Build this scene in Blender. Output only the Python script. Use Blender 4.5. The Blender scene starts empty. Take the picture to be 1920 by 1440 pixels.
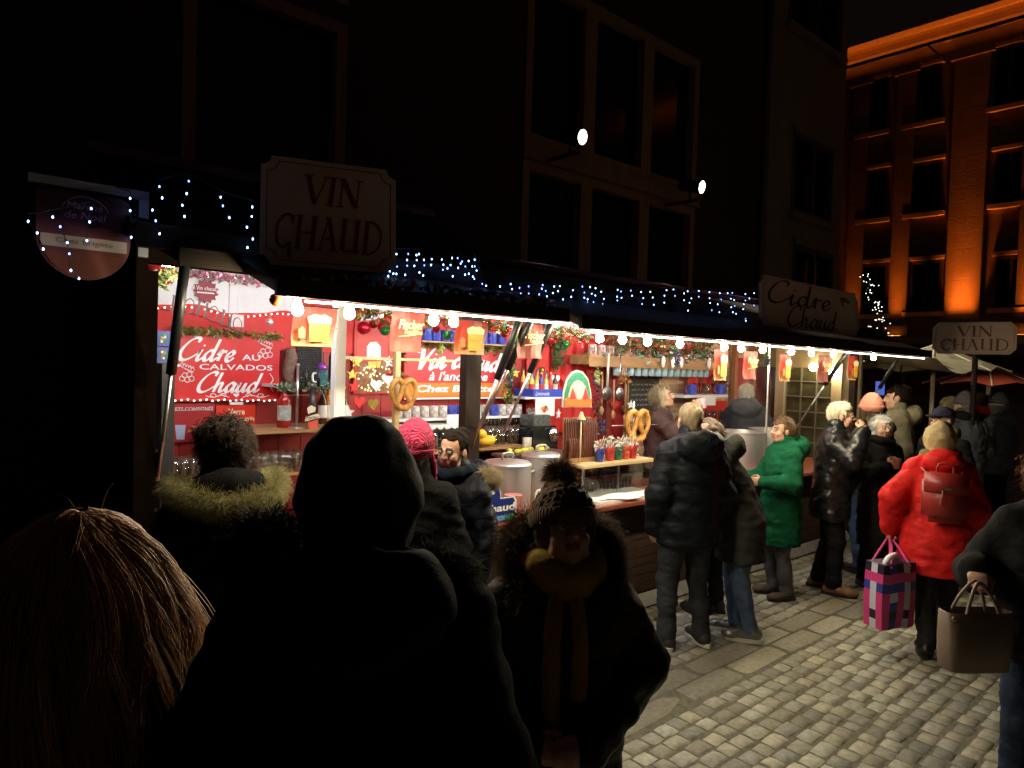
import bpy, bmesh, math, random
import numpy as np
from mathutils import Vector, Matrix
random.seed(7); RNG=np.random.default_rng(7)
S=bpy.context.scene; COL=S.collection
# ------------------------------------------------------------------ camera
F=1328.; CH=1.95
YAW=math.atan2(1490,1328); PIT=-math.atan(36.5/F); ROLL=0.030
fw=np.array([math.cos(YAW)*math.cos(PIT),math.sin(YAW)*math.cos(PIT),math.sin(PIT)])
r0=np.array([math.sin(YAW),-math.cos(YAW),0.]); u0=np.cross(r0,fw)
rt=math.cos(ROLL)*r0+math.sin(ROLL)*u0; up=-math.sin(ROLL)*r0+math.cos(ROLL)*u0
CP=np.array([0,0,CH])
cd=bpy.data.cameras.new('camera'); cam=bpy.data.objects.new('camera',cd); COL.objects.link(cam)
cd.sensor_width=36; cd.lens=F/1920*36; cd.clip_end=500; cd.clip_start=0.05
cam.matrix_world=Matrix(((rt[0],up[0],-fw[0],0),(rt[1],up[1],-fw[1],0),(rt[2],up[2],-fw[2],CH),(0,0,0,1)))
S.camera=cam
# ------------------------------------------------------------------ night sky and exposure
W=bpy.data.worlds.new('World'); S.world=W; W.use_nodes=True
wn=W.node_tree.nodes; wl=W.node_tree.links
bgn=wn['Background']; sk=wn.new('ShaderNodeTexSky'); sk.sky_type='NISHITA'; sk.sun_disc=False
sk.sun_elevation=math.radians(-3.85); sk.sun_rotation=math.radians(200)
tn=wn.new('ShaderNodeMix'); tn.data_type='RGBA'; tn.blend_type='MULTIPLY'; tn.inputs[0].default_value=1; tn.inputs[7].default_value=(1,.62,.42,1)
wl.new(sk.outputs[0],tn.inputs[6]); wl.new(tn.outputs[2],bgn.inputs[0]); bgn.inputs[1].default_value=0.15
S.view_settings.view_transform='Standard'; S.view_settings.look='None'
S.view_settings.exposure=0.0; S.view_settings.gamma=1
S.cycles.use_denoising=True; S.cycles.sample_clamp_indirect=3.0; S.cycles.sample_clamp_direct=0
S.cycles.max_bounces=6; S.cycles.transparent_max_bounces=16; S.cycles.caustics_reflective=False; S.cycles.caustics_refractive=False
BULB=620.; LED=11.
# ------------------------------------------------------------------ pixel of the 1920x1440 photo -> point on a real plane
def ray(x,y): return fw+rt*(x-960)/F+up*(720-y)/F
def atY(x,y,Y): r=ray(x,y); return CP+r*(Y/r[1])
def atX(x,y,X): r=ray(x,y); return CP+r*(X/r[0])
def atZ(x,y,z=0.): r=ray(x,y); return CP+r*((z-CH)/r[2])
def atD(x,y,D): return CP+ray(x,y)*D
def rect(Y,x0,y0,x1,y1):
    a=atY(x0,y0,Y); b=atY(x1,y0,Y); c=atY(x0,y1,Y); d=atY(x1,y1,Y)
    return ((a[0]+c[0])/2,(b[0]+d[0])/2,(c[2]+d[2])/2,(a[2]+b[2])/2)   # X0 X1 Z0 Z1
# ------------------------------------------------------------------ materials
MATS={}
def M(name,col,rough=.6,metal=0.,var=.18,scale=9.,bump=0.,bscale=60.,emit=0.,ecol=None,stretch=(1,1,1),spec=.5,sheen=0.,alpha=1.,trans=0.,coat=0.,attr=False,sample=True,wave=None,wr=0.,wsc=7.):
    if name in MATS: return MATS[name]
    m=bpy.data.materials.new(name); m.use_nodes=True; n=m.node_tree.nodes; l=m.node_tree.links
    p=n['Principled BSDF']; p.inputs['Roughness'].default_value=rough; p.inputs['Metallic'].default_value=metal
    p.inputs['Specular IOR Level'].default_value=spec; p.inputs['Sheen Weight'].default_value=sheen
    p.inputs['Alpha'].default_value=alpha; p.inputs['Transmission Weight'].default_value=trans; p.inputs['Coat Weight'].default_value=coat
    c4=(col[0],col[1],col[2],1)
    tc=n.new('ShaderNodeTexCoord'); mp=n.new('ShaderNodeMapping'); mp.inputs['Scale'].default_value=stretch
    l.new(tc.outputs['Object'],mp.inputs[0])
    base=None
    if attr:
        at=n.new('ShaderNodeAttribute'); at.attribute_name='Col'; base=at.outputs['Color']
    if var>0:
        no=n.new('ShaderNodeTexNoise'); no.inputs['Scale'].default_value=scale; no.inputs['Detail'].default_value=5
        l.new(mp.outputs[0],no.inputs['Vector'])
        mr=n.new('ShaderNodeMapRange'); mr.inputs[1].default_value=.25; mr.inputs[2].default_value=.75
        mr.inputs[3].default_value=1-var; mr.inputs[4].default_value=1+var; l.new(no.outputs[0],mr.inputs[0])
        mx=n.new('ShaderNodeMix'); mx.data_type='RGBA'; mx.blend_type='MULTIPLY'; mx.inputs[0].default_value=1
        if base: l.new(base,mx.inputs[6])
        else: mx.inputs[6].default_value=c4
        cb=n.new('ShaderNodeCombineColor')
        for i in range(3): l.new(mr.outputs[0],cb.inputs[i])
        l.new(cb.outputs[0],mx.inputs[7]); l.new(mx.outputs[2],p.inputs['Base Color'])
        mr2=n.new('ShaderNodeMapRange'); mr2.inputs[3].default_value=max(0,rough-.1); mr2.inputs[4].default_value=min(1,rough+.1)
        l.new(no.outputs[0],mr2.inputs[0]); l.new(mr2.outputs[0],p.inputs['Roughness'])
    elif base: l.new(base,p.inputs['Base Color'])
    else: p.inputs['Base Color'].default_value=c4
    if bump>0:
        b=n.new('ShaderNodeBump'); b.inputs['Strength'].default_value=bump; b.inputs['Distance'].default_value=.01
        if wave:
            wv=n.new('ShaderNodeTexWave'); wv.bands_direction=wave; wv.inputs['Scale'].default_value=bscale; wv.inputs['Distortion'].default_value=2.5
            wv.inputs['Detail'].default_value=3; l.new(mp.outputs[0],wv.inputs[0]); l.new(wv.outputs['Fac'],b.inputs['Height'])
        else:
            n2=n.new('ShaderNodeTexNoise'); n2.inputs['Scale'].default_value=bscale; n2.inputs['Detail'].default_value=6
            l.new(mp.outputs[0],n2.inputs['Vector']); l.new(n2.outputs[0],b.inputs['Height'])
        l.new(b.outputs[0],p.inputs['Normal'])
    if wr>0:
        n3=n.new('ShaderNodeTexNoise'); n3.inputs['Scale'].default_value=wsc; n3.inputs['Detail'].default_value=3; n3.inputs['Distortion'].default_value=1.6
        mp3=n.new('ShaderNodeMapping'); mp3.inputs['Scale'].default_value=(1,1,1.8); l.new(tc.outputs['Object'],mp3.inputs[0]); l.new(mp3.outputs[0],n3.inputs['Vector'])
        b3=n.new('ShaderNodeBump'); b3.inputs['Strength'].default_value=wr; b3.inputs['Distance'].default_value=.05; l.new(n3.outputs[0],b3.inputs['Height'])
        if bump>0: l.new(b.outputs[0],b3.inputs['Normal'])
        l.new(b3.outputs[0],p.inputs['Normal'])
    if emit>0:
        p.inputs['Emission Color'].default_value=(*(ecol or col),1); p.inputs['Emission Strength'].default_value=emit
        if not sample: m.cycles.emission_sampling='NONE'
    MATS[name]=m; return m
def glassy(name,tint=(.9,.92,.93),mixv=.42):
    if name in MATS: return MATS[name]
    m=bpy.data.materials.new(name); m.use_nodes=True; n=m.node_tree.nodes; l=m.node_tree.links
    n.remove(n['Principled BSDF']); o=n['Material Output']
    t=n.new('ShaderNodeBsdfTransparent'); t.inputs[0].default_value=(*tint,1); g=n.new('ShaderNodeBsdfGlossy'); g.inputs['Roughness'].default_value=.05
    fr=n.new('ShaderNodeLayerWeight'); fr.inputs[0].default_value=mixv; x=n.new('ShaderNodeMixShader')
    l.new(fr.outputs['Facing'],x.inputs[0]); l.new(t.outputs[0],x.inputs[1]); l.new(g.outputs[0],x.inputs[2]); l.new(x.outputs[0],o.inputs[0])
    MATS[name]=m; return m
# ------------------------------------------------------------------ mesh builder
class MB:
    def __init__(s): s.v=[]; s.f=[]; s.m=[]; s.c=[]; s.col=(1,1,1)
    def add(s,v,f,mi=0,col=None):
        o=len(s.v); s.v+= [tuple(map(float,q)) for q in v]; s.f+=[tuple(i+o for i in q) for q in f]; s.m+=[mi]*len(f); s.c+=[col or s.col]*len(f); return s
    def box(s,x0,x1,y0,y1,z0,z1,mi=0,col=None,bev=0.):
        if bev>0:
            bm=bmesh.new(); bmesh.ops.create_cube(bm,size=1)
            for q in bm.verts: q.co=Vector(((x0+x1)/2+q.co.x*(x1-x0),(y0+y1)/2+q.co.y*(y1-y0),(z0+z1)/2+q.co.z*(z1-z0)))
            bmesh.ops.bevel(bm,geom=bm.edges[:],offset=bev,segments=2,affect='EDGES'); bm.verts.index_update()
            s.add([q.co for q in bm.verts],[[q.index for q in f.verts] for f in bm.faces],mi,col); bm.free(); return s
        v=[(x,y,z) for x in (x0,x1) for y in (y0,y1) for z in (z0,z1)]
        return s.add(v,[(0,1,3,2),(4,6,7,5),(0,4,5,1),(2,3,7,6),(0,2,6,4),(1,5,7,3)],mi,col)
    def tube(s,pts,r,n=8,mi=0,col=None,cap=True):
        P=np.array(pts,float); k=len(P); R=[r]*k if np.isscalar(r) else list(r)
        T=np.gradient(P,axis=0) if k>2 else np.array([P[1]-P[0]]*2)
        T/=np.linalg.norm(T,axis=1)[:,None]+1e-9
        a=np.array([0,0,1.]) if abs(T[0][2])<.9 else np.array([1.,0,0]); u=np.cross(T[0],a); u/=np.linalg.norm(u)
        V=[]
        for i in range(k):
            u=u-T[i]*(u@T[i]); u/=np.linalg.norm(u)+1e-9; w=np.cross(T[i],u)
            for j in range(n):
                t=2*math.pi*j/n; V.append(P[i]+R[i]*(math.cos(t)*u+math.sin(t)*w))
        Fc=[(i*n+j,i*n+(j+1)%n,(i+1)*n+(j+1)%n,(i+1)*n+j) for i in range(k-1) for j in range(n)]
        if cap: Fc+=[tuple(range(n))[::-1],tuple(range((k-1)*n,k*n))]
        return s.add(V,Fc,mi,col)
    def lathe(s,prof,n=20,c=(0,0,0),mi=0,col=None,axis='z'):
        V=[]
        for r,z in prof:
            for j in range(n):
                t=2*math.pi*j/n; q=(r*math.cos(t),r*math.sin(t),z)
                if axis=='y': q=(q[0],q[2],q[1])
                if axis=='x': q=(q[2],q[0],q[1])
                V.append((c[0]+q[0],c[1]+q[1],c[2]+q[2]))
        k=len(prof)
        return s.add(V,[(i*n+j,i*n+(j+1)%n,(i+1)*n+(j+1)%n,(i+1)*n+j) for i in range(k-1) for j in range(n)],mi,col)
    def ell(s,c,r,n=14,mi=0,col=None):
        m=n//2; return s.lathe2(c,r,n,m,mi,col)
    def lathe2(s,c,r,n,m,mi,col):
        V=[];
        for i in range(m+1):
            a=math.pi*i/m
            for j in range(n):
                t=2*math.pi*j/n; V.append((c[0]+r[0]*math.sin(a)*math.cos(t),c[1]+r[1]*math.sin(a)*math.sin(t),c[2]-r[2]*math.cos(a)))
        return s.add(V,[(i*n+j,i*n+(j+1)%n,(i+1)*n+(j+1)%n,(i+1)*n+j) for i in range(m) for j in range(n)],mi,col)
    def prism(s,pts,y0,y1,mi=0,col=None,side=None):
        n=len(pts); V=[(x,y0,z) for x,z in pts]+[(x,y1,z) for x,z in pts]
        s.add(V,[tuple(range(n)),tuple(range(2*n-1,n-1,-1))]+[(i,n+i,n+(i+1)%n,(i+1)%n) for i in range(n)],mi,col); return s
def pxy(o): return Vector(o.location)
def obj(name,mb,mats,parent=None,smooth=False,world=True,usecol=False,auto=None):
    me=bpy.data.meshes.new(name); off=Vector((0,0,0))
    if parent is not None and world:
        q=parent
        while q is not None: off+=Vector(q.location); q=q.parent
    if isinstance(mb,MB):
        me.from_pydata([(a-off.x,b-off.y,c-off.z) for a,b,c in mb.v],[],mb.f)
        me.polygons.foreach_set('material_index',mb.m)
        if usecol:
            at=me.color_attributes.new('Col','FLOAT_COLOR','CORNER'); d=[]
            for f,c in zip(mb.f,mb.c): d+=[c[0],c[1],c[2],1.]*len(f)
            at.data.foreach_set('color',d)
    else:
        v,f=mb; v=np.asarray(v)-np.array(off); me.from_pydata(v.tolist(),[],np.asarray(f).tolist() if not isinstance(f,list) else f)
    if not isinstance(mats,(list,tuple)): mats=[mats]
    for m in mats: me.materials.append(m)
    if smooth: me.polygons.foreach_set('use_smooth',[True]*len(me.polygons))
    me.validate(); me.update()
    if auto: me.set_sharp_from_angle(angle=math.radians(auto))
    o=bpy.data.objects.new(name,me); COL.objects.link(o)
    if parent is not None: o.parent=parent
    return o
def tag(o,label,cat,group=None):
    o['label']=label; o['category']=cat
    if group: o['group']=group
    return o
def thing(name,label,cat,loc=(0,0,0),rz=0.,group=None):
    o=bpy.data.objects.new(name,None); o.empty_display_size=.1; COL.objects.link(o); o.location=tuple(map(float,loc)); o.rotation_euler=(0,0,rz)
    return tag(o,label,cat,group)
def struct(o): o['kind']='structure'; return o
def dup(o,loc=None,rz=None,label=None,parent=None,scale=None):
    c=o.copy(); COL.objects.link(c)
    if parent is not None: c.parent=parent
    if loc is not None: c.location=tuple(map(float,loc))
    if rz is not None: c.rotation_euler=(0,0,rz)
    if scale is not None: c.scale=scale
    if label: c['label']=label
    for ch in [q for q in o.children]: dup(ch,parent=c)
    return c
# ------------------------------------------------------------------ lettering
def text(mb,s,x0,x1,zc,h,y,mi=0,shear=0.,bold=0.,depth=.002,fit=True,align=None):
    cu=bpy.data.curves.new('t','FONT'); cu.body=s; cu.shear=0; cu.offset=bold; cu.resolution_u=3
    ob=bpy.data.objects.new('t',cu); COL.objects.link(ob)
    me=bpy.data.meshes.new_from_object(ob); COL.objects.unlink(ob); bpy.data.objects.remove(ob)
    V=np.array([v.co[:] for v in me.vertices]) if len(me.vertices) else np.zeros((0,3))
    if len(V)==0: return
    lo=V.min(0); hi=V.max(0); sx=(x1-x0)/(hi[0]-lo[0]); sz=h/(hi[1]-lo[1])
    X=x0+(V[:,0]-lo[0])*sx; Zr=(V[:,1]-lo[1])*sz; X=X+shear*(Zr-h/2); Z=zc-h/2+Zr
    mb.add(np.stack([X,np.full(len(X),y),Z],1),[tuple(p.vertices)[::1] for p in me.polygons],mi)
    bpy.data.meshes.remove(me)
def catmull(P,n=6):
    P=np.array(P,float)
    if len(P)<3: return P
    Q=np.vstack([2*P[0]-P[1],P,2*P[-1]-P[-2]]); out=[]
    for i in range(1,len(Q)-2):
        for t in np.linspace(0,1,n,endpoint=False):
            a,b,c,d=Q[i-1:i+3]; out.append(.5*((2*b)+(c-a)*t+(2*a-5*b+4*c-d)*t*t+(3*b-a-3*c+d)*t**3))
    out.append(P[-1]); return np.array(out)
SCRIPT={
'C':(.72,[[(.60,.80),(.63,.95),(.48,1.0),(.25,.82),(.08,.45),(.10,.12),(.28,.0),(.50,.10),(.72,.30)]]),
'V':(.62,[[(-.02,.80),(.05,.98),(.15,.95),(.20,.5),(.22,.02)],[(.22,.02),(.42,.55),(.66,1.0)]]),
'i':(.26,[[(.0,.25),(.1,.47),(.05,.12),(.12,.0),(.27,.16)],[(.13,.64),(.17,.70)]]),
'd':(.54,[[(.36,.40),(.2,.46),(.05,.25),(.09,.02),(.22,.04),(.37,.32)],[(.42,.98),(.37,.5),(.34,.1),(.42,.0),(.56,.16)]]),
'r':(.34,[[(.0,.25),(.1,.48),(.12,.40),(.08,.0)],[(.09,.25),(.2,.42),(.33,.42)]]),
'e':(.34,[[(.03,.16),(.2,.22),(.29,.36),(.19,.46),(.05,.27),(.08,.03),(.2,.0),(.35,.16)]]),
'h':(.48,[[(.12,.98),(.07,.5),(.03,.0)],[(.05,.2),(.17,.43),(.28,.42),(.27,.12),(.34,.0),(.48,.16)]]),
'a':(.50,[[(.36,.40),(.2,.46),(.05,.25),(.09,.02),(.22,.04),(.36,.32)],[(.38,.46),(.34,.12),(.40,.0),(.52,.16)]]),
'u':(.48,[[(.0,.3),(.07,.46),(.04,.12),(.12,.0),(.24,.1),(.33,.42)],[(.34,.46),(.31,.1),(.38,.0),(.50,.16)]]),
'n':(.46,[[(.0,.3),(.08,.46),(.04,.0)],[(.05,.2),(.17,.44),(.28,.42),(.27,.12),(.34,.0),(.46,.16)]]),
'c':(.34,[[(.29,.36),(.22,.46),(.08,.32),(.05,.1),(.14,.0),(.34,.16)]]),
' ':(.3,[])}
T_=.13; H_=.045
SERIF={  # stroke = points, width
'V':(.66,[([(.06,1),(.33,.0)],T_),([(.33,.0),(.58,1)],H_),([(-.06,1),(.2,1)],H_),([(.48,1),(.7,1)],H_)]),
'I':(.30,[([(.12,1),(.12,0)],T_),([(0,1),(.24,1)],H_),([(0,0),(.24,0)],H_)]),
'N':(.78,[([(.1,1),(.1,0)],H_),([(.1,1),(.58,.0)],T_),([(.58,1),(.58,0)],H_),([(-.02,1),(.18,1)],H_),([(.48,1),(.7,1)],H_),([(0,0),(.2,0)],H_)]),
'C':(.66,[([(.54,.8),(.45,.97),(.28,.98),(.1,.75),(.06,.45),(.14,.12),(.32,.01),(.54,.16)],.09),([(.55,.72),(.55,1)],H_)]),
'H':(.72,[([(.1,1),(.1,0)],T_),([(.56,1),(.56,0)],T_),([(.1,.5),(.56,.5)],H_),([(0,1),(.2,1)],H_),([(.46,1),(.66,1)],H_),([(0,0),(.2,0)],H_),([(.46,0),(.66,0)],H_)]),
'A':(.72,[([(.3,1),(.08,0)],H_),([(.3,1),(.56,0)],T_),([(.16,.36),(.46,.36)],H_),([(-.02,0),(.18,0)],H_),([(.44,0),(.68,0)],H_),([(.2,1),(.36,1)],H_)]),
'U':(.74,[([(.1,1),(.1,.06)],T_),([(.1,.03),(.54,.03)],H_),([(.54,1),(.54,0)],T_),([(0,1),(.2,1)],H_),([(.44,1),(.64,1)],H_),([(.54,0),(.66,0)],H_)]),
'D':(.74,[([(.12,1),(.12,0)],T_),([(.02,.99),(.3,.99),(.55,.8),(.62,.5),(.54,.18),(.3,.01),(.02,.01)],.075)]),
'O':(.74,[([(.3,1),(.1,.8),(.06,.5),(.12,.18),(.3,0),(.5,.18),(.56,.5),(.5,.82),(.3,1)],.06)]),
' ':(.4,[])}
def strokes(mb,font,s,x0,x1,z0,h,y,mi=0,shear=.0,w=None,nib=None,base=None):
    adv=[]; x=0
    for ch in s: adv.append(x); x+=font[ch][0]
    sx=(x1-x0)/x; k=0
    for ch,a in zip(s,adv):
        for st in font[ch][1]:
            pts,wd=(st if isinstance(st,tuple) else (st,w))
            P=catmull(pts); T=np.gradient(P,axis=0); T/=np.linalg.norm(T,axis=1)[:,None]+1e-9
            N=np.stack([-T[:,1],T[:,0]],1); ww=np.full(len(P),wd/2)
            if nib is not None: ww=wd/2*(.38+.62*np.abs(T[:,0]*math.sin(nib)-T[:,1]*math.cos(nib)))
            A=P+N*ww[:,None]; B=P-N*ww[:,None]; yy=y-.0003*(k%9); k+=1; V=[]
            for q in (A,B):
                for px_,pz in q:
                    zz=z0+pz*h; xx=x0+(a+px_)*sx+shear*(pz*h)
                    if base: zz+=base((xx-x0)/(x1-x0))
                    V.append((xx,yy,zz))
            n=len(P); mb.add(V,[(n+i,n+i+1,i+1,i) for i in range(n-1)],mi)
# ------------------------------------------------------------------ little decorative scatter helpers
def leaves(mb,pts,n,spread,size,mi=(0,),seed=1):
    g=random.Random(seed); P=np.array(pts,float)
    for _ in range(n):
        t=g.random()*(len(P)-1); i=int(t); q=P[i]+(P[min(i+1,len(P)-1)]-P[i])*(t-i)
        c=q+np.array([g.gauss(0,spread) for _ in range(3)]); d=np.array([g.gauss(0,1) for _ in range(3)]); d/=np.linalg.norm(d)
        e=np.cross(d,[g.gauss(0,1) for _ in range(3)]); e/=np.linalg.norm(e)+1e-6; L=size*g.uniform(.6,1.3); wd=L*.35
        mb.add([c-d*L*.5,c+e*wd*.5,c+d*L*.5,c-e*wd*.5],[(0,1,2,3)],g.choice(mi))
def spikes(mb,base,dirs,L,r,mi=0,seed=1,droop=.0):
    g=np.random.default_rng(seed); n=len(base)
    D=dirs+g.normal(0,.35,(n,3)); D/=np.linalg.norm(D,axis=1)[:,None]; Ls=L*g.uniform(.6,1.25,n)
    A=np.cross(D,g.normal(0,1,(n,3))); A/=np.linalg.norm(A,axis=1)[:,None]+1e-9; B=np.cross(D,A)
    tip=base+D*Ls[:,None]+np.array([0,0,-droop])*Ls[:,None]
    V=np.concatenate([base+A*r,base-.5*A*r+.87*B*r,base-.5*A*r-.87*B*r,tip]); 
    Fc=np.concatenate([np.stack([np.arange(n)+n*a,np.arange(n)+n*b,np.arange(n)+3*n],1) for a,b in ((0,1),(1,2),(2,0))])
    mb.add(V,Fc.tolist(),mi)
# ================================================================== GROUND
def ground():
    g=M('joint sand',(.15,.14,.10),.95,var=.4,scale=30,bump=.4,bscale=200)
    mb=MB(); mb.add([(-60,-60,-.0075),(120,-60,-.0075),(120,120,-.0075),(-60,120,-.0075)],[(0,1,2,3)])
    struct(obj('ground',mb,g))
    st=M('cobble stone',(1,1,1),.62,attr=True,var=.28,scale=28,bump=.55,bscale=130)
    V=[];Fc=[];C=[]; rg=random.Random(3); us=(0,.08,.5,.92,1)
    def stone(cx,cy,lx,ly,base,hz,tilt,skew):
        o=len(V); k=rg.uniform(.62,1.25)*(1+.2*math.sin(.9*cx+1.3*cy)*math.sin(1.7*cx-.8*cy+1)); hue=rg.uniform(-.03,.05)
        col=(base[0]*k*(1+hue),base[1]*k,base[2]*k*(1-hue*1.6))
        a=[rg.uniform(-.012,.012) for _ in range(8)]
        for i,u in enumerate(us):
            for j,w in enumerate(us):
                e=(i in(0,4)) or (j in(0,4)); x=(u-.5)*lx; y=(w-.5)*ly
                if e: x+=a[(i+j)%8]*.5; y+=a[(i*3+j)%8]*.5
                corner=(i in(0,4)) and (j in(0,4))
                if corner: x*=.9; y*=.9
                z=-.010 if e else -.003+(.003 if (i==2 or j==2) else 0)+(.002 if (i==2 and j==2) else 0)
                V.append((cx+x+skew*y,cy+y,z+hz*(0 if e else 1)+(0 if e else tilt[0]*x+tilt[1]*y)))
        for i in range(4):
            for j in range(4): Fc.append((o+i*5+j,o+(i+1)*5+j,o+(i+1)*5+j+1,o+i*5+j+1)); C.append(col)
    def field(y0,y1,lx,ly,base,wob,x0=1.6,x1=17.):
        y=y0; r=0
        while y<y1:
            x=x0+rg.uniform(-.1,0)
            while x<x1:
                L=lx*rg.uniform(.78,1.3); wf=wob*min(1,abs(y-2.5)/.9); cy=y+wf*math.sin(x*1.15+y*.6)+wf*.5*math.sin(x*2.7+1.3*y)
                if abs(cy-2.5)>.19:
                    if cy>-3.2: stone(x+L/2,cy+rg.uniform(-.012,.012),L-.012,ly*rg.uniform(.92,1.0)-.007,base,rg.uniform(-.003,.003),(rg.uniform(-.02,.02),rg.uniform(-.025,.025)),.35*wob*math.cos(x*1.15+y*.6)*0+rg.uniform(-.06,.06))
                x+=L
            y+=ly; r+=1
    field(-3.19,2.3,.128,.1045,(.37,.36,.29),.022)
    field(2.738,3.75,.125,.105,(.32,.305,.245),.022)
    def setc(name,lbl=None):
        me=bpy.data.meshes.new(name); me.from_pydata(V,[],Fc); at=me.color_attributes.new('Col','FLOAT_COLOR','CORNER')
        at.data.foreach_set('color',np.repeat(np.c_[np.array(C),np.ones(len(C))],4,axis=0).ravel()); me.materials.append(st)
        me.polygons.foreach_set('use_smooth',[True]*len(me.polygons)); o=bpy.data.objects.new(name,me); COL.objects.link(o); struct(o)
    setc('cobbles'); V.clear();Fc.clear();C.clear()
    for yy in (2.41,2.59):
        x=1.6+rg.random()*.3
        while x<17:
            L=rg.uniform(.42,.75); stone(x+L/2,yy,L-.012,.172,(.34,.325,.255),rg.uniform(-.004,.003),(rg.uniform(-.01,.01),rg.uniform(-.02,.02)),0); x+=L
    setc('paving_strip')
ground()
# ================================================================== BUILDINGS
def holed_wall(mb,U0,U1,Z0,Z1,holes,P,depth=.22,mi=0):
    """wall on plane; P(u,d,z)->point, d = depth into the wall; holes = (u0,u1,z0,z1)"""
    us=sorted({U0,U1,*[h[0] for h in holes],*[h[1] for h in holes]}); zs=sorted({Z0,Z1,*[h[2] for h in holes],*[h[3] for h in holes]})
    for a,b in zip(us,us[1:]):
        for c,d in zip(zs,zs[1:]):
            if any(h[0]<=a and b<=h[1] and h[2]<=c and d<=h[3] for h in holes): continue
            mb.add([P(a,0,c),P(b,0,c),P(b,0,d),P(a,0,d)],[(0,1,2,3)],mi)
    for a,b,c,d in holes:
        mb.add([P(a,0,c),P(b,0,c),P(b,0,d),P(a,0,d),P(a,depth,c),P(b,depth,c),P(b,depth,d),P(a,depth,d)],[(0,1,5,4),(1,2,6,5),(2,3,7,6),(3,0,4,7)],mi)
def bars(mb,P,a,b,c,d,t,dep0,dep1,nx=1,nz=()):
    def bx(u0,u1,z0,z1):
        q=[P(u,dd,z) for u in (u0,u1) for dd in (dep0,dep1) for z in (z0,z1)]
        mb.add(q,[(0,1,3,2),(4,6,7,5),(0,4,5,1),(2,3,7,6),(0,2,6,4),(1,5,7,3)])
    bx(a,a+t,c,d); bx(b-t,b,c,d); bx(a+t,b-t,c,c+t); bx(a+t,b-t,d-t,d)
    for i in range(1,nx): u=a+(b-a)*i/nx; bx(u-t*.4,u+t*.4,c+t,d-t)
    for f in nz:
        z=c+(d-c)*f
        for i in range(nx):
            u0=a+(b-a)*i/nx+(t if i==0 else t*.4); u1=a+(b-a)*(i+1)/nx-(t if i==nx-1 else t*.4); bx(u0,u1,z-t*.4,z+t*.4)
pane=M('dark window glass',(.012,.013,.016),.12,var=0,spec=.5)
def building(name,label,U0,U1,Z1,wins,P,wallm,framem,frame_t=.1,back=8.,loc=(0,0,0),sill=None,sillm=None):
    t=thing(name,label,'building',loc)
    mb=MB(); holed_wall(mb,U0,U1,0,Z1,[w[:4] for w in wins],P)
    for (a,b) in ((U0,U0),(U1,U1)):
        mb.add([P(a,0,0),P(a,back,0),P(a,back,Z1),P(a,0,Z1)],[(0,1,2,3)])
    mb.add([P(U0,0,Z1),P(U1,0,Z1),P(U1,back,Z1),P(U0,back,Z1)],[(0,1,2,3)])
    obj('wall',mb,wallm,t)
    for w in wins:
        a,b,c,d=w[:4]; nx=w[4] if len(w)>4 else 1; nz=w[5] if len(w)>5 else ()
        f=MB(); bars(f,P,a,b,c,d,frame_t,-.03,.12,nx,nz); wo=obj('window',f,framem,t)
        g=MB(); g.add([P(a,.16,c),P(b,.16,c),P(b,.16,d),P(a,.16,d)],[(0,1,2,3)]); obj('pane',g,pane,wo)
        if sill:
            s=MB(); q=[P(u,dd,z) for u in (a-.12,b+.12) for dd in (-sill,.0) for z in (c-.14,c-.02)]
            s.add(q,[(0,1,3,2),(4,6,7,5),(0,4,5,1),(2,3,7,6),(0,2,6,4),(1,5,7,3)]); obj('sill',s,sillm or framem,wo)
            s=MB(); q=[P(u,dd,z) for u in (a-.08,b+.08) for dd in (-sill*.8,.0) for z in (d+.02,d+.12)]
            s.add(q,[(0,1,3,2),(4,6,7,5),(0,4,5,1),(2,3,7,6),(0,2,6,4),(1,5,7,3)]); obj('lintel',s,sillm or framem,wo)
    return t
YD=7.5
PD=lambda u,d,z:(u,YD+d,z)
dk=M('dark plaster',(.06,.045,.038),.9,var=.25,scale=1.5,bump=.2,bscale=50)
fr=M('brown window frame',(.36,.22,.12),.6,var=.2,scale=6,stretch=(1,1,.2))
dwin=[(2.2,3.98,2.5,5.78),(2.2,3.98,6.0,9.5),(6.75,8.08,2.9,4.86,1),(8.08,9.5,2.9,4.86,1),(9.5,10.95,2.9,4.86,1),(6.75,8.08,5.12,7.5,1),(8.08,9.5,5.12,7.5,1),(9.5,10.95,5.12,7.5,1)]
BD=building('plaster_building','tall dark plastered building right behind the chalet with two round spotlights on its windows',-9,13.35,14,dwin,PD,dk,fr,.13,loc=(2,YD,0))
bm_=MB(); bm_.box(6.7,11.0,YD-.10,YD-.005,4.87,5.11); obj('window_transom',bm_,fr,BD)
bm_=MB(); bm_.box(6.5,11.2,YD-.14,YD-.005,2.66,2.88); obj('window_ledge',bm_,fr,BD)
bm_=MB()
for i in range(16): bm_.box(6.75+i*.085,6.79+i*.085,YD-.04,YD-.004,2.4,2.62)
obj('vent_grille',bm_,fr,BD)
bm_=MB(); bm_.tube([(13.2,YD-.1,0),(13.2,YD-.1,14)],.055,10)
for z in (2.5,5,7.5,10): bm_.box(13.12,13.28,YD-.16,YD-.004,z,z+.04)
obj('downpipe',bm_,M('zinc pipe',(.16,.15,.14),.5,.6,var=.2),BD)
YE=7.42; PE=lambda u,d,z:(u,YE+d,z)
bg_=M('beige render',(.30,.26,.22),.9,var=.15,scale=2,bump=.2,bscale=40)
ew=[]
for (a,b,c,d) in ((1484,268,1560,410),(1480,-60,1580,78),(1484,470,1560,600)):
    q=rect(YE,a,b,c,d); ew.append((q[0],q[1],q[2],q[3],2))
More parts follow.
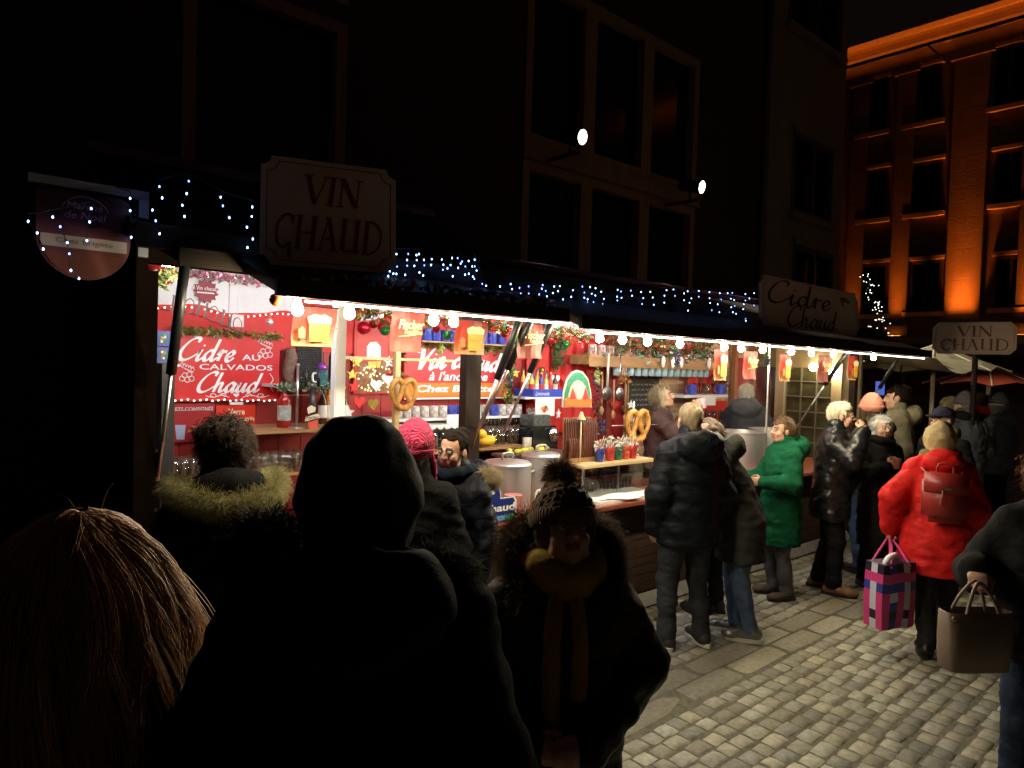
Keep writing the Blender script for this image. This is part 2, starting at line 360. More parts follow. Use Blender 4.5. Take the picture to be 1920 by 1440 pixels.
BE=building('rendered_building','narrow pale rendered building between the dark building and the orange lit facade',13.37,16.75,14,ew,PE,bg_,M('grey frame',(.09,.085,.08),.6),.08,loc=(15,YE,0),sill=.12,sillm=bg_)
# orange lit facade across the end of the street
XO=22.; PO=lambda u,d,z:(XO+d,u,z)
def rX(x0,y0,x1,y1):
    a=atX(x0,y0,XO); b=atX(x1,y0,XO); c=atX(x0,y1,XO); d=atX(x1,y1,XO); return (min(a[1],b[1]),max(a[1],b[1]),(c[2]+d[2])/2,(a[2]+b[2])/2)
ow=[]
for cols in ((1618,1666),(1708,1768),(1868,1928),(1968,2040)):
    for j in range(3):
        cx=(cols[0]+cols[1])/2
        ys=((140,238),(312,404),(492,586))[j]; sl=(-.26,-.15,-.06)[j]
        ow.append(rX(cols[0],ys[0]+sl*(cx-1690),cols[1],ys[1]+sl*.8*(cx-1690))+(2,()))
ow=sorted(ow)
om=M('sandstone facade',(.24,.15,.10),.85,var=.3,scale=1.2,bump=.5,bscale=14)
nt=om.node_tree; bt=nt.nodes.new('ShaderNodeTexBrick'); bt.inputs['Scale'].default_value=1.; bt.inputs['Brick Width'].default_value=.9; bt.inputs['Row Height'].default_value=.42; bt.inputs['Mortar Size'].default_value=.018
tcn=nt.nodes.new('ShaderNodeTexCoord'); mpn=nt.nodes.new('ShaderNodeMapping'); mpn.inputs['Rotation'].default_value=(math.pi/2,0,math.pi/2); mpn.vector_type='TEXTURE'; bp=nt.nodes.new('ShaderNodeBump'); bp.inputs['Strength'].default_value=.8; bp.inputs['Distance'].default_value=.03; bp.invert=True
nt.links.new(tcn.outputs['Object'],mpn.inputs[0]); nt.links.new(mpn.outputs[0],bt.inputs['Vector']); nt.links.new(bt.outputs['Fac'],bp.inputs['Height']); pb=nt.nodes['Principled BSDF']; ol=pb.inputs['Normal'].links[0].from_socket; nt.links.new(ol,bp.inputs['Normal']); nt.links.new(bp.outputs[0],pb.inputs['Normal'])
osm=M('sandstone trim',(.5,.34,.22),.8,var=.15)
BO=building('stone_building','large stone facade closing the street washed in orange light with a double cornice',-6,16,11.75,ow,PO,om,M('dark sash',(.06,.05,.045),.5),.07,back=10,loc=(XO,5,0),sill=.16,sillm=osm)
q0=atX(1780,70,XO)[2]
for z0,z1,dp in ((11.22,11.36,.24),(11.62,11.76,.34)):
    c_=MB(); c_.box(XO-dp,XO-.003,-6,16,z0,z1); obj('cornice',c_,osm,BO)
    c_=MB(); c_.box(XO-dp*.55,XO-.003,-6,16,z1+.002,z1+.05); obj('cornice_moulding',c_,osm,BO)
for px_,hw in ((1688,.24),(1808,.42),(1935,.3),(1604,.24)):
    yy=atX(px_,520,XO)[1]; c_=MB()
    c_.box(XO-.14,XO-.003,yy-hw,yy+hw,3.4,10.6); c_.box(XO-.2,XO-.003,yy-hw-.1,yy+hw+.1,10.602,10.85); c_.box(XO-.22,XO-.003,yy-hw-.08,yy+hw+.08,3.1,3.398); obj('pilaster',c_,om,BO)
c_=MB(); c_.box(XO-.42,XO-.003,-6,16,2.86,3.05); obj('ledge',c_,osm,BO)
def spot(name,loc,to,w,ang,col,blend=.5,size=.05,parent=None):
    L=bpy.data.lights.new(name,'SPOT'); L.energy=w; L.spot_size=math.radians(ang); L.spot_blend=blend; L.color=col; L.shadow_soft_size=size
    o=bpy.data.objects.new(name,L); COL.objects.link(o); d=Vector(to)-Vector(loc); o.rotation_euler=d.to_track_quat('-Z','Y').to_euler()
    o.location=loc
    if parent is not None: o.parent=parent; o.location=Vector(loc)-Vector(parent.location)
    return o
lampm=M('black lamp housing',(.02,.02,.02),.4,var=0)
ORG=(1.,.21,.018); R_=math.radians
for i,(px_,w,hw,lb) in enumerate(((1688,4,.2,'left of the wide glowing pilaster'),(1808,16,.36,'under the wide brightest pilaster'),(1935,5,.26,'at the right edge of the picture'),(1604,2,.2,'hidden behind the stall garland at the left'))):
    yy=atX(px_,520,XO)[1]; t=thing('uplight','orange uplighter on the stone ledge '+lb,'floodlight',(XO-.35,yy,3.05),group='uplighters on the stone facade')
    b=MB(); b.box(XO-.40,XO-.30,yy-hw,yy+hw,3.052,3.1,bev=.008); obj('housing',b,lampm,t)
    b=MB(); b.box(XO-.39,XO-.31,yy-hw*.9,yy+hw*.9,3.102,3.106); obj('lens',b,M('orange lens',(1,.4,.05),.3,var=0,emit=5,ecol=(1,.3,.04)),t)
    L=bpy.data.lights.new('uplight_beam','AREA'); L.shape='RECTANGLE'; L.size=hw*1.7; L.size_y=.05; L.spread=R_(30); L.energy=w; L.color=ORG
    o=bpy.data.objects.new('uplight_beam',L); COL.objects.link(o); o.parent=t; o.location=(-.03,0,.065); d=Vector((.13,0,1.)).normalized(); xx=Vector((0,1,0)); zz=-d; yv=zz.cross(xx); o.rotation_euler=Matrix((xx,yv,zz)).transposed().to_euler()
t=thing('cornice_light','long slim orange strip floodlight under the stone cornice','floodlight',(XO-1.5,5.5,10.66))
b=MB(); b.box(XO-1.55,XO-1.45,-3,14,10.66,10.72,bev=.01)
for yy in range(-2,15,3): b.box(XO-1.45,XO-.003,yy-.02,yy+.02,10.67,10.70)
obj('housing',b,lampm,t)
L=bpy.data.lights.new('cornice_beam','AREA'); L.shape='RECTANGLE'; L.size=17; L.size_y=.06; L.spread=R_(64); L.energy=50; L.color=ORG
o=bpy.data.objects.new('cornice_beam',L); COL.objects.link(o); o.parent=t; o.location=(0,0,.075); d=Vector((1.3,0,1.02)).normalized(); xx=Vector((0,1,0)); zz=-d; yv=zz.cross(xx); o.rotation_euler=Matrix((xx,yv,zz)).transposed().to_euler()
# two round spotlights on the dark building
def facade_spot(px_,py_,lb,aim,w):
    p=atY(px_,py_,YD-.75); t=thing('spotlight',lb,'spotlight',(p[0],p[1],p[2]),group='round spotlights on the dark facade')
    d=np.array([.12,-.97,-.22]); d/=np.linalg.norm(d); b=MB()
    b.tube([p-d*.42,p-d*.38,p-d*.05,p+d*.0],[.06,.095,.1,.105],16,cap=False); b.tube([p-d*.42,p-d*.421],[.07,.07],16); obj('housing',b,lampm,t,smooth=True)
    b=MB(); b.tube([p-d*.012,p-d*.008],[.098,.098],20); obj('lens',b,M('spot lens',(1,.93,.75),.3,var=0,emit=14,ecol=(1,.9,.68)),t)
    b=MB(); b.box(p[0]-d[0]*.22-.03,p[0]-d[0]*.22+.03,p[1]+.05,YD-.005,p[2]-.22,p[2]-.18); b.tube([(p[0]-d[0]*.22,p[1]-d[1]*.22,p[2]-.19),(p[0]-d[0]*.22,p[1]-d[1]*.22,p[2]-.05)],.02); obj('bracket',b,lampm,t)
    spot('spotlight_beam',tuple(p+d*.06),aim,w,42,(1,.92,.72),.6,.1,t)
facade_spot(1093,257,'round spotlight on the window transom, nearer and larger of the two',(8.1,-.8,0),900)
facade_spot(1317,351,'round spotlight at the right end of the window transom, farther and smaller of the two',(11.2,-.4,0),900)
# ================================================================== THE STALL
YB=4.9; X0S,X1S=.9,8.62
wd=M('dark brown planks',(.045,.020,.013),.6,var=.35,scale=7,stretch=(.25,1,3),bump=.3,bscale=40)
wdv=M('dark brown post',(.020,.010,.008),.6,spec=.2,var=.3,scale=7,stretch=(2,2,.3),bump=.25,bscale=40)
wdl=M('warm wood',(.36,.2,.09),.5,var=.3,scale=10,stretch=(.3,2,2),bump=.15,bscale=40)
redw=M('red panelling',(.30,.018,.022),.45,var=.15,scale=4,stretch=(3,3,.3),bump=.12,bscale=16)
red=M('bright red cloth',(.62,.022,.02),.6,var=.1,scale=5)
white=M('white board',(.78,.78,.80),.45,var=.04)
cream=M('cream paint',(.72,.66,.52),.6,var=.08)
black=M('black metal',(.012,.012,.013),.4,var=0)
chrome=M('brushed metal',(.72,.72,.72),.3,1.,var=.06,scale=20,stretch=(1,1,.05))
roofm=M('brown roof felt',(.028,.016,.012),.85,var=.3,scale=6,bump=.4,bscale=60)
ST=thing('market_stall','long open wooden market chalet with red and white lined inside and tilted flap awnings','market stall',(4.7,4.2,0))
def sp(name,mb,m,**k): return obj(name,mb,m,ST,**k)
b=MB()
for i in range(30):
    xa=X0S+.06+i*(6.0-X0S-.06)/30; xb=xa+(6.0-X0S-.06)/30-.006; b.box(xa,xb,YB,YB+.03,.15,2.55)
b.box(X0S,X1S,YB+.032,YB+.07,0,2.56); sp('back_wall',b,redw)
b=MB()   # brick-look panel in the right part
b.box(6.0,X1S,YB-.004,YB+.03,.15,2.42)
bk=M('brick panel',(.5,.3,.2),.7,var=.15)
nt=bk.node_tree; bt=nt.nodes.new('ShaderNodeTexBrick'); bt.inputs['Color1'].default_value=(.50,.27,.17,1); bt.inputs['Color2'].default_value=(.62,.40,.27,1); bt.inputs['Mortar'].default_value=(.55,.48,.40,1)
bt.inputs['Scale'].default_value=4.2; bt.inputs['Mortar Size'].default_value=.03; tcn=nt.nodes.new('ShaderNodeTexCoord'); mpn=nt.nodes.new('ShaderNodeMapping'); mpn.inputs['Rotation'].default_value=(math.pi/2,0,0)
nt.links.new(tcn.outputs['Object'],mpn.inputs[0]); nt.links.new(mpn.outputs[0],bt.inputs['Vector']); nt.links.new(bt.outputs['Color'],nt.nodes['Principled BSDF'].inputs['Base Color'])
sp('brick_panel',b,bk)
b=MB(); b.box(X0S-.05,X0S,3.5,YB+.07,0,2.45); b.box(X0S-.06,X0S-.052,3.5,YB,1.1,1.16); sp('left_end_wall',b,M('shaded end wall',(.007,.004,.003),.8,var=.3,scale=7,stretch=(.25,1,3),spec=0.))  # plank brown darkened, shade at this end put into the colour
# right end wall with leaded window
b=MB(); zs=(0,.9,2.02,2.45); b.box(X1S,X1S+.05,3.5,YB+.07,0,.9); b.box(X1S,X1S+.05,3.5,YB+.07,2.02,2.45)
b.box(X1S,X1S+.05,3.5,3.82,.9,2.02); b.box(X1S,X1S+.05,4.42,4.5,.9,2.02); sp('right_end_wall',b,M('olive oak',(.20,.15,.08),.55,var=.3,scale=6,stretch=(1,1,.2)))
b=MB(); 
for k in range(4): b.box(X1S-.01,X1S+.012,3.82+k*.2-.008,3.82+k*.2+.008,.9,2.02)
for k in range(1,6): b.box(X1S-.008,X1S+.010,3.82,4.42,.9+k*.19-.007,.9+k*.19+.007)
wo=sp('leaded_window',b,M('lead came',(.25,.23,.17),.4,.5,var=0))
b=MB(); b.box(X1S+.014,X1S+.02,3.82,4.42,.9,2.02); obj('pane',b,M('olive glass',(.06,.055,.025),.15,var=.5,scale=6),wo)
b=MB(); b.box(X1S-.05,X1S-.002,3.70,3.82,.15,2.3); b.box(X1S-.05,X1S-.002,4.42,4.54,.15,2.3); sp('window_post',b,M('pale oak',(.42,.33,.19),.5,var=.25,scale=8,stretch=(1,1,.2)))
b=MB(); b.box(X0S,X1S,3.6,YB,.0,.15); sp('stall_floor',b,wd)
b=MB(); b.add([(X0S-.1,3.3,2.46),(3.0,3.3,2.46),(3.0,4.3,3.0),(X0S-.1,4.3,3.0),(X0S-.1,5.2,2.5),(3.0,5.2,2.5)],[(0,1,2,3),(3,2,5,4),(0,3,4),(1,5,2)])
b.box(X0S-.1,3.0,3.26,3.32,2.40,2.5); sp('roof',b,roofm)
b=MB(); b.add([(3.0,3.3,2.44),(X1S+.1,3.3,2.44),(X1S+.1,4.3,2.74),(3.0,4.3,2.74),(3.0,5.2,2.48),(X1S+.1,5.2,2.48)],[(0,1,2,3),(3,2,5,4),(0,3,4),(1,5,2)]); b.box(3.0,X1S+.1,3.26,3.32,2.38,2.47); sp('roof',b,roofm)
b=MB(); b.tube([(X0S-.1,4.3,3.03),(3.0,4.3,3.03)],.035); b.tube([(3.0,4.3,2.77),(X1S,4.3,2.77)],.03); sp('ridge_tube',b,M('violet tube',(.25,.12,.3),.25,var=.1))
bkw=M('shaded timber',(.006,.0035,.003),.7,var=.3,scale=7,stretch=(2,2,.3),spec=0.)  # darker copy of the post timber, flap shade put into its colour
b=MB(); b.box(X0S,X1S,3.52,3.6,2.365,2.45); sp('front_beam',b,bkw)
b=MB(); b.add([(X0S,3.6,2.45),(X1S,3.6,2.45),(X1S,YB,2.552),(X0S,YB,2.552)],[(0,1,2,3)]); sp('ceiling',b,M('ceiling board',(.6,.42,.3),.6,var=.2,scale=3,stretch=(.2,2,1)))
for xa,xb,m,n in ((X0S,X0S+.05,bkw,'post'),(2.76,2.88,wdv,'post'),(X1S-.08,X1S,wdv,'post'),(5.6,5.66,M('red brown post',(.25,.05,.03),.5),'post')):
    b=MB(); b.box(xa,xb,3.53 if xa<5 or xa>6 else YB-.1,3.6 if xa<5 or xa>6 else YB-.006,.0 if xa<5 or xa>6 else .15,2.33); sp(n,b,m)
b=MB(); b.box(1.90,1.965,3.62,3.68,.92,2.42,bev=.006); sp('support_post',b,M('white lacquer',(.85,.82,.85),.3,var=.03))['label']='white slim inner post'
# counter
b=MB()
for i in range(10):
    z=.12+i*.074; b.box(X0S,X1S,3.56+.004*(i%2),3.6,z,z+.07)
sp('counter_front',b,wd)
ctop=M('red brown counter',(.30,.085,.05),.35,var=.25,scale=6,stretch=(.3,2,1))
b=MB(); b.box(X0S,X1S,3.42,4.12,.88,.915,bev=.006); sp('counter_top',b,ctop)
b=MB(); b.add([(X0S,3.50,.015),(X1S,3.50,.015),(X1S,3.555,.11),(X0S,3.555,.11)],[(0,1,2,3)]); sp('kick_plate',b,M('zinc plate',(.42,.42,.40),.5,.3,var=.2))
# flap awnings
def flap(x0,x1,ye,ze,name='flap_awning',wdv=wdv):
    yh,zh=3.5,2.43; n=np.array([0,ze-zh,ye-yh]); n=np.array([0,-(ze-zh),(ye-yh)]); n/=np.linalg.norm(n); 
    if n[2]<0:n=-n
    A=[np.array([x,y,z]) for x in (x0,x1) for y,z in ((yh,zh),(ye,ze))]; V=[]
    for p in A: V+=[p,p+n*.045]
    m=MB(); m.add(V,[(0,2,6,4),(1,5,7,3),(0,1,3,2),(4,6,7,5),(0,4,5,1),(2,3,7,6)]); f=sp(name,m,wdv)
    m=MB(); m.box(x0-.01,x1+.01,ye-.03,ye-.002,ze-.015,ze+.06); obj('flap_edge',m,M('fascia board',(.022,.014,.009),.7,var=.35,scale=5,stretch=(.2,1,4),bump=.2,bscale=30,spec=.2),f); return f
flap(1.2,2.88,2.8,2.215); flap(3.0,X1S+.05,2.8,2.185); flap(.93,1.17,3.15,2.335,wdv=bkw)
# gas struts
def strut(x,y0,z0,y1,z1,label=None):
    m=MB(); a=np.array([x,y0,z0]); c=np.array([x,y1,z1]); mid=a+(c-a)*.52
    m.tube([mid,c],.022,10); s_=sp('gas_strut',m,black,smooth=True); 
    m=MB(); m.tube([a,mid],.009,8); obj('strut_rod',m,chrome,s_,smooth=True)
strut(2.79,3.50,1.42,3.05,2.27); strut(2.86,3.50,1.55,3.02,2.27); strut(.965,3.55,1.36,3.2,2.33); strut(3.06,3.5,1.5,3.05,2.28); strut(7.3,3.62,1.35,3.05,2.28); strut(8.5,3.5,1.3,3.0,2.27)
# tinsel strip on the flap's upper edge
b=MB(); leaves(b,[(1.3,2.84,2.30),(2.85,2.84,2.30)],260,.012,.05,(0,1,2),5)
tag(obj('tinsel',b,[M('gold tinsel',(.7,.5,.12),.25,.9,var=.1),M('red tinsel',(.5,.05,.03),.3,.8,var=.1),black]),'red and gold tinsel along the upper edge of the short flap','garland')
# ------------------------------------------------------------------ lamps
ledm=M('white led strip',(1,.86,.82),.3,var=0,emit=LED,ecol=(1,.82,.74))
bulbm=M('bulb glass',(1,.86,.55),.3,var=0,emit=BULB,ecol=(1,.86,.56))
b=MB(); b.tube([(1.32,2.79,2.188),(2.88,2.79,2.188)],.0055,6); tag(obj('led_strip',b,ledm),'thin bright white light strip under the edge of the short left flap','light strip')
b=MB(); b.tube([(3.08,2.79,2.155),(8.5,2.79,2.150)],.0055,6); tag(obj('led_strip',b,ledm),'long thin bright white light strip under the edge of the right flap','light strip')
b=MB(); b.tube([(1.0,3.66,2.38),(1.3,3.66,2.39),(2.8,3.66,2.38)],.011,6); tag(obj('light_rope',b,M('warm rope light',(1,.85,.6),.3,var=0,emit=130,ecol=(.93,.95,1.))),'warm light rope looped behind the front beam at the left opening','light rope')
b=MB(); b.tube([(2.95,3.66,2.37),(5.6,3.66,2.37)],.011,6); tag(obj('light_rope',b,MATS['warm rope light']),'warm light rope hidden behind the beam over the sausage counter','light rope')
b=MB(); b.tube([(5.7,3.66,2.37),(8.4,3.66,2.37)],.009,6); tag(obj('light_rope',b,M('dim rope light',(1,.85,.6),.3,var=0,emit=34,ecol=(1,.92,.85))),'dimmer light rope behind the beam over the steaming pots','light rope')
def bulbs(name,label,xs,y,z,sag=.02):
    t=thing(name,label,'string lights',((xs[0]+xs[-1])/2,y,z))
    c=MB(); P=[]
    for a,b2 in zip(xs,xs[1:]):
        for k in range(6): u=k/6; P.append((a+(b2-a)*u,y+.02,z+.085-sag*4*u*(1-u)))
    P.append((xs[-1],y+.02,z+.085)); c.tube(P,.005,5); obj('cable',c,black,t)
    prof=[(.0,-.025),(.012,-.022),(.021,-.013),(.024,0),(.021,.015),(.014,.031),(.011,.044)]
    first=None
    for x in xs:
        if first is None:
            m=MB(); m.lathe(prof,14,(x,y,z)); o=obj('bulb',m,bulbm,t,smooth=True); m=MB(); m.lathe([(.014,.042),(.018,.045),(.018,.085),(.0,.09)],10,(x,y,z)); s_=obj('socket',m,black,o); first=o; fx=x
        else:
            o=first.copy(); COL.objects.link(o); o.parent=t; o.location=(x-fx,0,0)
            for ch in first.children: k=ch.copy(); COL.objects.link(k); k.parent=o
bulbs('string_light','string of four glowing warm bulbs hanging under the short left flap',[1.29,1.53,1.98,2.10],2.80,2.15)
bulbs('string_light','string of eleven glowing warm bulbs hanging under the long right flap',[3.18,3.39,3.64,3.99,4.53,4.76,5.07,5.53,5.88,6.3,7.17],2.80,2.12)
def wall_lamp(px_,py_,lb):
    p=atX(px_,py_,X1S-.12); t=thing('wall_lamp',lb,'wall lamp',tuple(p),group='globe lamps on the chalet end wall')
    m=MB(); m.ell(p,(.05,.05,.05)); obj('globe',m,M('globe lamp',(1,.9,.65),.3,var=0,emit=70,ecol=(1,.82,.5)),t,smooth=True); m=MB(); m.box(p[0]+.03,X1S-.052,p[1]-.015,p[1]+.015,p[2]-.015,p[2]+.015); obj('arm',m,black,t)
wall_lamp(1525,688,'glowing globe lamp left of its pair above the leaded window'); wall_lamp(1562,698,'glowing globe lamp right of its pair above the leaded window')
# icicle LEDs
ice=M('cold led',(.7,.85,1),.3,var=0,emit=11,ecol=(.30,.52,1.),sample=False); ice2=M('blue led',(.3,.45,1),.3,var=0,emit=8,ecol=(.14,.24,1.),sample=False)
wire=M('dark wire',(.02,.025,.03),.5,var=0)
LEDM={}
def icicles(label,strands,Y,r=.0038,mats=(ice,ice2),loc=None):
    """strands: lists of photo pixels of the lamps, all on the real plane Y"""
    pts=[[atY(x,y,Y+random.uniform(-.02,.02)) for x,y in s] for s in strands]; c=pts[0][0]
    t=thing('icicle_lights',label,'fairy lights',tuple(c))
    top=[p[0]+np.array([0,0,.03]) for p in pts]; top=top if len(top)>1 else top+[top[0]+np.array([-.06,0,.01])]; m=MB(); m.tube(catmull(top,4) if len(top)>2 else top,.003,4); obj('cable',m,wire,t)
    for p,tp in zip(pts,top):
        m=MB(); m.tube([tp]+p if len(p)>0 else [tp,tp-[0,0,.05]],.0022,4); s_=obj('light_strand',m,wire,t)
        for q in p:
            m=MB(); m.ell((0,0,0),(r,r,r*1.5),8); e=LEDM.get((r,0)) 
            k=0 if random.random()<.72 else 1
            if (r,k) not in LEDM: LEDM[(r,k)]=obj('led',m,mats[k],s_,world=False); e=LEDM[(r,k)]
            else: e=LEDM[(r,k)].copy(); COL.objects.link(e); e.parent=s_
            e.location=Vector(q)-Vector(c)
icicles('icicle fairy lights with cold white points hanging over the left end of the chalet roof',
 [[(299,350),(304,371),(286,394),(292,414),(299,438)],[(354,340),(350,363),(342,385),(346,406)],[(414,370),(418,386),(430,408)],[(473,388),(472,406),(463,426),(474,448),(464,464)]],3.22)
icicles('short fairy light strand wound round the end of the sign bracket',[[(244,372),(244,395),(250,420),(246,445)]],3.45)
icicles('fairy light strands draped in front of the round hanging sign',[[(53,415),(70,437),(81,467)],[(99,407),(113,425),(126,455),(130,476),(133,507),(148,522)],[(171,391),(168,416),(163,451)]],3.38)
rg=random.Random(11); strands=[]; x=731
while x<1428:
    yb=468+(x-731)*.103+rg.uniform(-4,6) if x<900 else 528+(x-900)*.035+rg.uniform(-4,6); n=rg.choice((2,3,4,4,5,6)); s=[]; xx=x
    for k in range(n): s.append((xx+rg.uniform(-5,5),yb+6+k*rg.uniform(9,13)*(1 if x<1100 else 1.05)))
    strands.append(s); x+=rg.uniform(9,23)
icicles('long row of blue and white icicle fairy lights along the chalet eaves behind the signs',strands,3.22,.0036)
# ------------------------------------------------------------------ roof signs
def ornate(x0,x1,z0,z1,notch,deep):
    n=notch; P=[]
    def arc(cx,cz,a0,a1): 
        for k in range(7): a=math.radians(a0+(a1-a0)*k/6); P.append((cx+n*math.cos(a),cz+n*math.sin(a)))
    arc(x0,z0,90,0); arc(x1,z0,180,90); arc(x1,z1,270,180); arc(x0,z1,360,270)
    return P
signw=M('sign white paint',(.82,.66,.60),.6,var=.12,scale=3); sred=M('sign red letters',(.30,.03,.03),.6,var=.1); dline=M('sign dark line',(.10,.05,.04),.7,var=0)
def sign_board(label,build,loc,rz=0,lean=0.,lab='sign'):
    t=thing('sign_board',label,lab,loc,rz); t.rotation_euler=(lean,0,rz); build(t); return t
def outline_strip(mb,P,y,w):
    P=[np.array(p) for p in P]; c=sum(P)/len(P); n=len(P)
    Q=[p+(c-p)/np.linalg.norm(c-p)*w for p in P]
    V=[(p[0],y,p[1]) for p in P]+[(q[0],y,q[1]) for q in Q]; mb.add(V,[(i,(i+1)%n,n+(i+1)%n,n+i) for i in range(n)])
def vin1(t):
    m=MB(); m.prism(ornate(-.31,.31,0,.51,.045,0),0,.025); obj('board',m,signw,t,world=False)
    m=MB(); outline_strip(m,ornate(-.285,.285,.022,.488,.05,0),-.003,.005); obj('border_line',m,dline,t,world=False)
    m=MB(); strokes(m,SERIF,'VIN',-.125,.15,.30,.135,-.004,shear=.12); strokes(m,SERIF,'CHAUD',-.255,.245,.085,.155,-.004,shear=.1); m.box(-.19,-.175,-.005,-.004,.04,.1); obj('lettering',m,sred,t,world=False)
sign_board('large pale VIN CHAUD sign with scooped corners standing on the chalet roof at the left',vin1,(1.56,3.05,2.37),-.36,-.12)
def cidre(t):
    m=MB(); m.prism(ornate(-.95,.95,0,.42,.06,0),0,.025); obj('board',m,signw,t,world=False)
    m=MB(); outline_strip(m,ornate(-.92,.92,.02,.40,.065,0),-.003,.005); obj('border_line',m,dline,t,world=False)
    m=MB(); strokes(m,SCRIPT,'Cidre',-.88,.30,.20,.20,-.004,shear=.3,w=.1,nib=.7); strokes(m,SCRIPT,'Chaud',-.55,.42,.015,.19,-.004,shear=.3,w=.1,nib=.7); obj('lettering',m,dline,t,world=False)
    m=MB()
    for k in range(5): a=.5+k*.5; m.tube(catmull([(.55,-.006,.34),(.62+.08*math.cos(a),-.006,.27+.08*math.sin(a)),(.7+.1*math.cos(a+.6),-.006,.26+.08*math.sin(a+.5))]),.006,4)
    obj('sprig_drawing',m,dline,t,world=False)
sign_board('wide dim Cidre Chaud sign on the chalet roof edge near the right end',cidre,(6.36,3.0,2.34),0,-.08)
def vin3(t):
    signw=M('dimmed sign paint',(.20,.13,.095),.7,var=.15,scale=3)  # sign paint darkened to brown, dim lighting put into its colour
    P=[(-.40,.06),(-.34,0),(.34,0),(.40,.06),(.40,.30),(.34,.36),(-.34,.36),(-.40,.30)]
    m=MB(); m.prism(P,0,.05); obj('board',m,signw,t,world=False); m=MB(); outline_strip(m,[(x*.95,.18+(z-.18)*.92) for x,z in P],-.003,.006); obj('border_line',m,dline,t,world=False)
    m=MB(); strokes(m,SERIF,'VIN',-.16,.2,.2,.115,-.004); strokes(m,SERIF,'CHAUD',-.32,.34,.045,.125,-.004); obj('lettering',m,M('sign dark red letters',(.04,.006,.005),.7),t,world=False)
sign_board('angled VIN CHAUD sign with cut corners beyond the chalet end',vin3,tuple(atX(1824,664,9.2)),-math.pi/2+.26,0)
p3=atX(1824,664,9.2); b=MB(); b.tube([(p3[0]+.09,p3[1],0),(p3[0]+.09,p3[1],p3[2]+.1)],.03,8); tag(obj('sign_post',b,wdv),'dark wooden post carrying the angled VIN CHAUD sign','post')
# round hanging sign with bracket
t=thing('hanging_sign','round dark red hanging sign with pale name band on a bracket at the chalet corner','sign',(.63,3.48,2.26))
b=MB(); b.box(.44,.89,3.47,3.51,2.635,2.67); b.box(.85,.89,3.47,3.51,2.38,2.634); obj('bracket',b,M('grey blue steel',(.35,.38,.45),.35,.7,var=.1),t)
P=[(.645+.175*math.cos(a),2.43+.175*math.sin(a)) for a in np.linspace(math.pi,2*math.pi,24)]+[(.82,2.60),(.78,2.62),(.51,2.62),(.47,2.60)]
b=MB(); b.prism(P,3.48,3.50); obj('board',b,M('maroon board',(.07,.008,.014),.5,var=.1),t)
b=MB(); b.prism([(.485,2.385),(.805,2.385),(.805,2.435),(.485,2.435)],3.476,3.479); obj('name_band',b,M('pale band',(.24,.20,.19),.6,var=.05),t)
b=MB(); text(b,'Chez Brigitte',.54,.75,2.41,.028,3.4745); obj('lettering',b,dline,t)
b=MB(); text(b,'Marché',.58,.71,2.565,.028,3.4765,shear=.2); text(b,'de Noël',.57,.72,2.525,.03,3.4765,shear=.2); 
b.tube([(.645+.09*math.cos(a),3.4775,2.53+.075*math.sin(a)) for a in np.linspace(.3,2.8,12)],.002,4); obj('lettering',b,M('violet letters',(.45,.3,.45),.5,var=0),t)
b=MB(); P=[(.645+.165*math.cos(a),2.43+.165*math.sin(a)) for a in np.linspace(math.pi*1.13,math.pi*1.87,16)]; b.prism(P,3.4765,3.4795); obj('lower_field',b,M('orange red field',(.09,.014,.007),.5,var=.1),t)
# ================================================================== STALL CONTENTS
YW=YB-.012
def panel(mb,Y,x0,y0,x1,y1,th=.012,mi=0):
    q=rect(Y,x0,y0,x1,y1); mb.box(q[0],q[1],Y,Y+th,q[2],q[3],mi); return q
def board(name,label,cat,Y,px,mat,th=.012,group=None):
    q=rect(Y,*px); t=thing(name,label,cat,((q[0]+q[1])/2,Y,q[2]),group=group); m=MB(); m.box(q[0],q[1],Y,Y+th,q[2],q[3]); obj('board',m,mat,t); return t,q
def tx(mb,s,x0,y0,x1,y1,Y,**k):
    q=rect(Y,x0,y0,x1,y1); text(mb,s,q[0],q[1],(q[2]+q[3])/2,q[3]-q[2],Y,**k)
def stx(mb,font,s,x0,y0,x1,y1,Y,**k):
    q=rect(Y,x0,y0,x1,y1); strokes(mb,font,s,q[0],q[1],q[2],q[3]-q[2],Y,**k)
def pz(x,y,Y): p=atY(x,y,Y); return (p[0],p[2])
def poly(mb,pix,Y,th=.0,mi=0):
    P=[pz(x,y,Y) for x,y in pix]; mb.prism(P,Y,Y+max(th,.001),mi)
lw=M('white vinyl letters',(.88,.88,.90),.4,var=0); lcream=M('cream letters',(.80,.70,.48),.5,var=0)
# white wavy upper board on the back wall
for xa_,xb_ in ((X0S+.02,atY(560,590,YW)[0]),(atY(985,600,YW)[0],5.55)):
    b=MB(); xs=np.linspace(xa_,xb_,50); lo=[2.262+.020*math.sin(x*9.5)+.006*math.sin(x*21) for x in xs]
    for i in range(len(xs)-1): b.add([(xs[i],YW-.01,lo[i]),(xs[i+1],YW-.01,lo[i+1]),(xs[i+1],YW-.01,2.545),(xs[i],YW-.01,2.545)],[(0,1,2,3)])
    sp('wavy_valance',b,white)
b=MB(); xs=np.linspace(X0S+.02,5.55,90)
for i in range(len(xs)-1): b.add([(xs[i],YW-.004,2.0),(xs[i+1],YW-.004,2.0),(xs[i+1],YW-.004,2.54),(xs[i],YW-.004,2.54)],[(0,1,2,3)])
sp('red_valance',b,red)
t=thing('fairy_light_chain','tiny warm dots of light following the wavy white edge on the back wall','fairy lights',(2,YW,2.2)); b=MB()
dots=M('tiny warm led',(1,.8,.6),.3,var=0,emit=9,ecol=(1,.75,.6),sample=False)
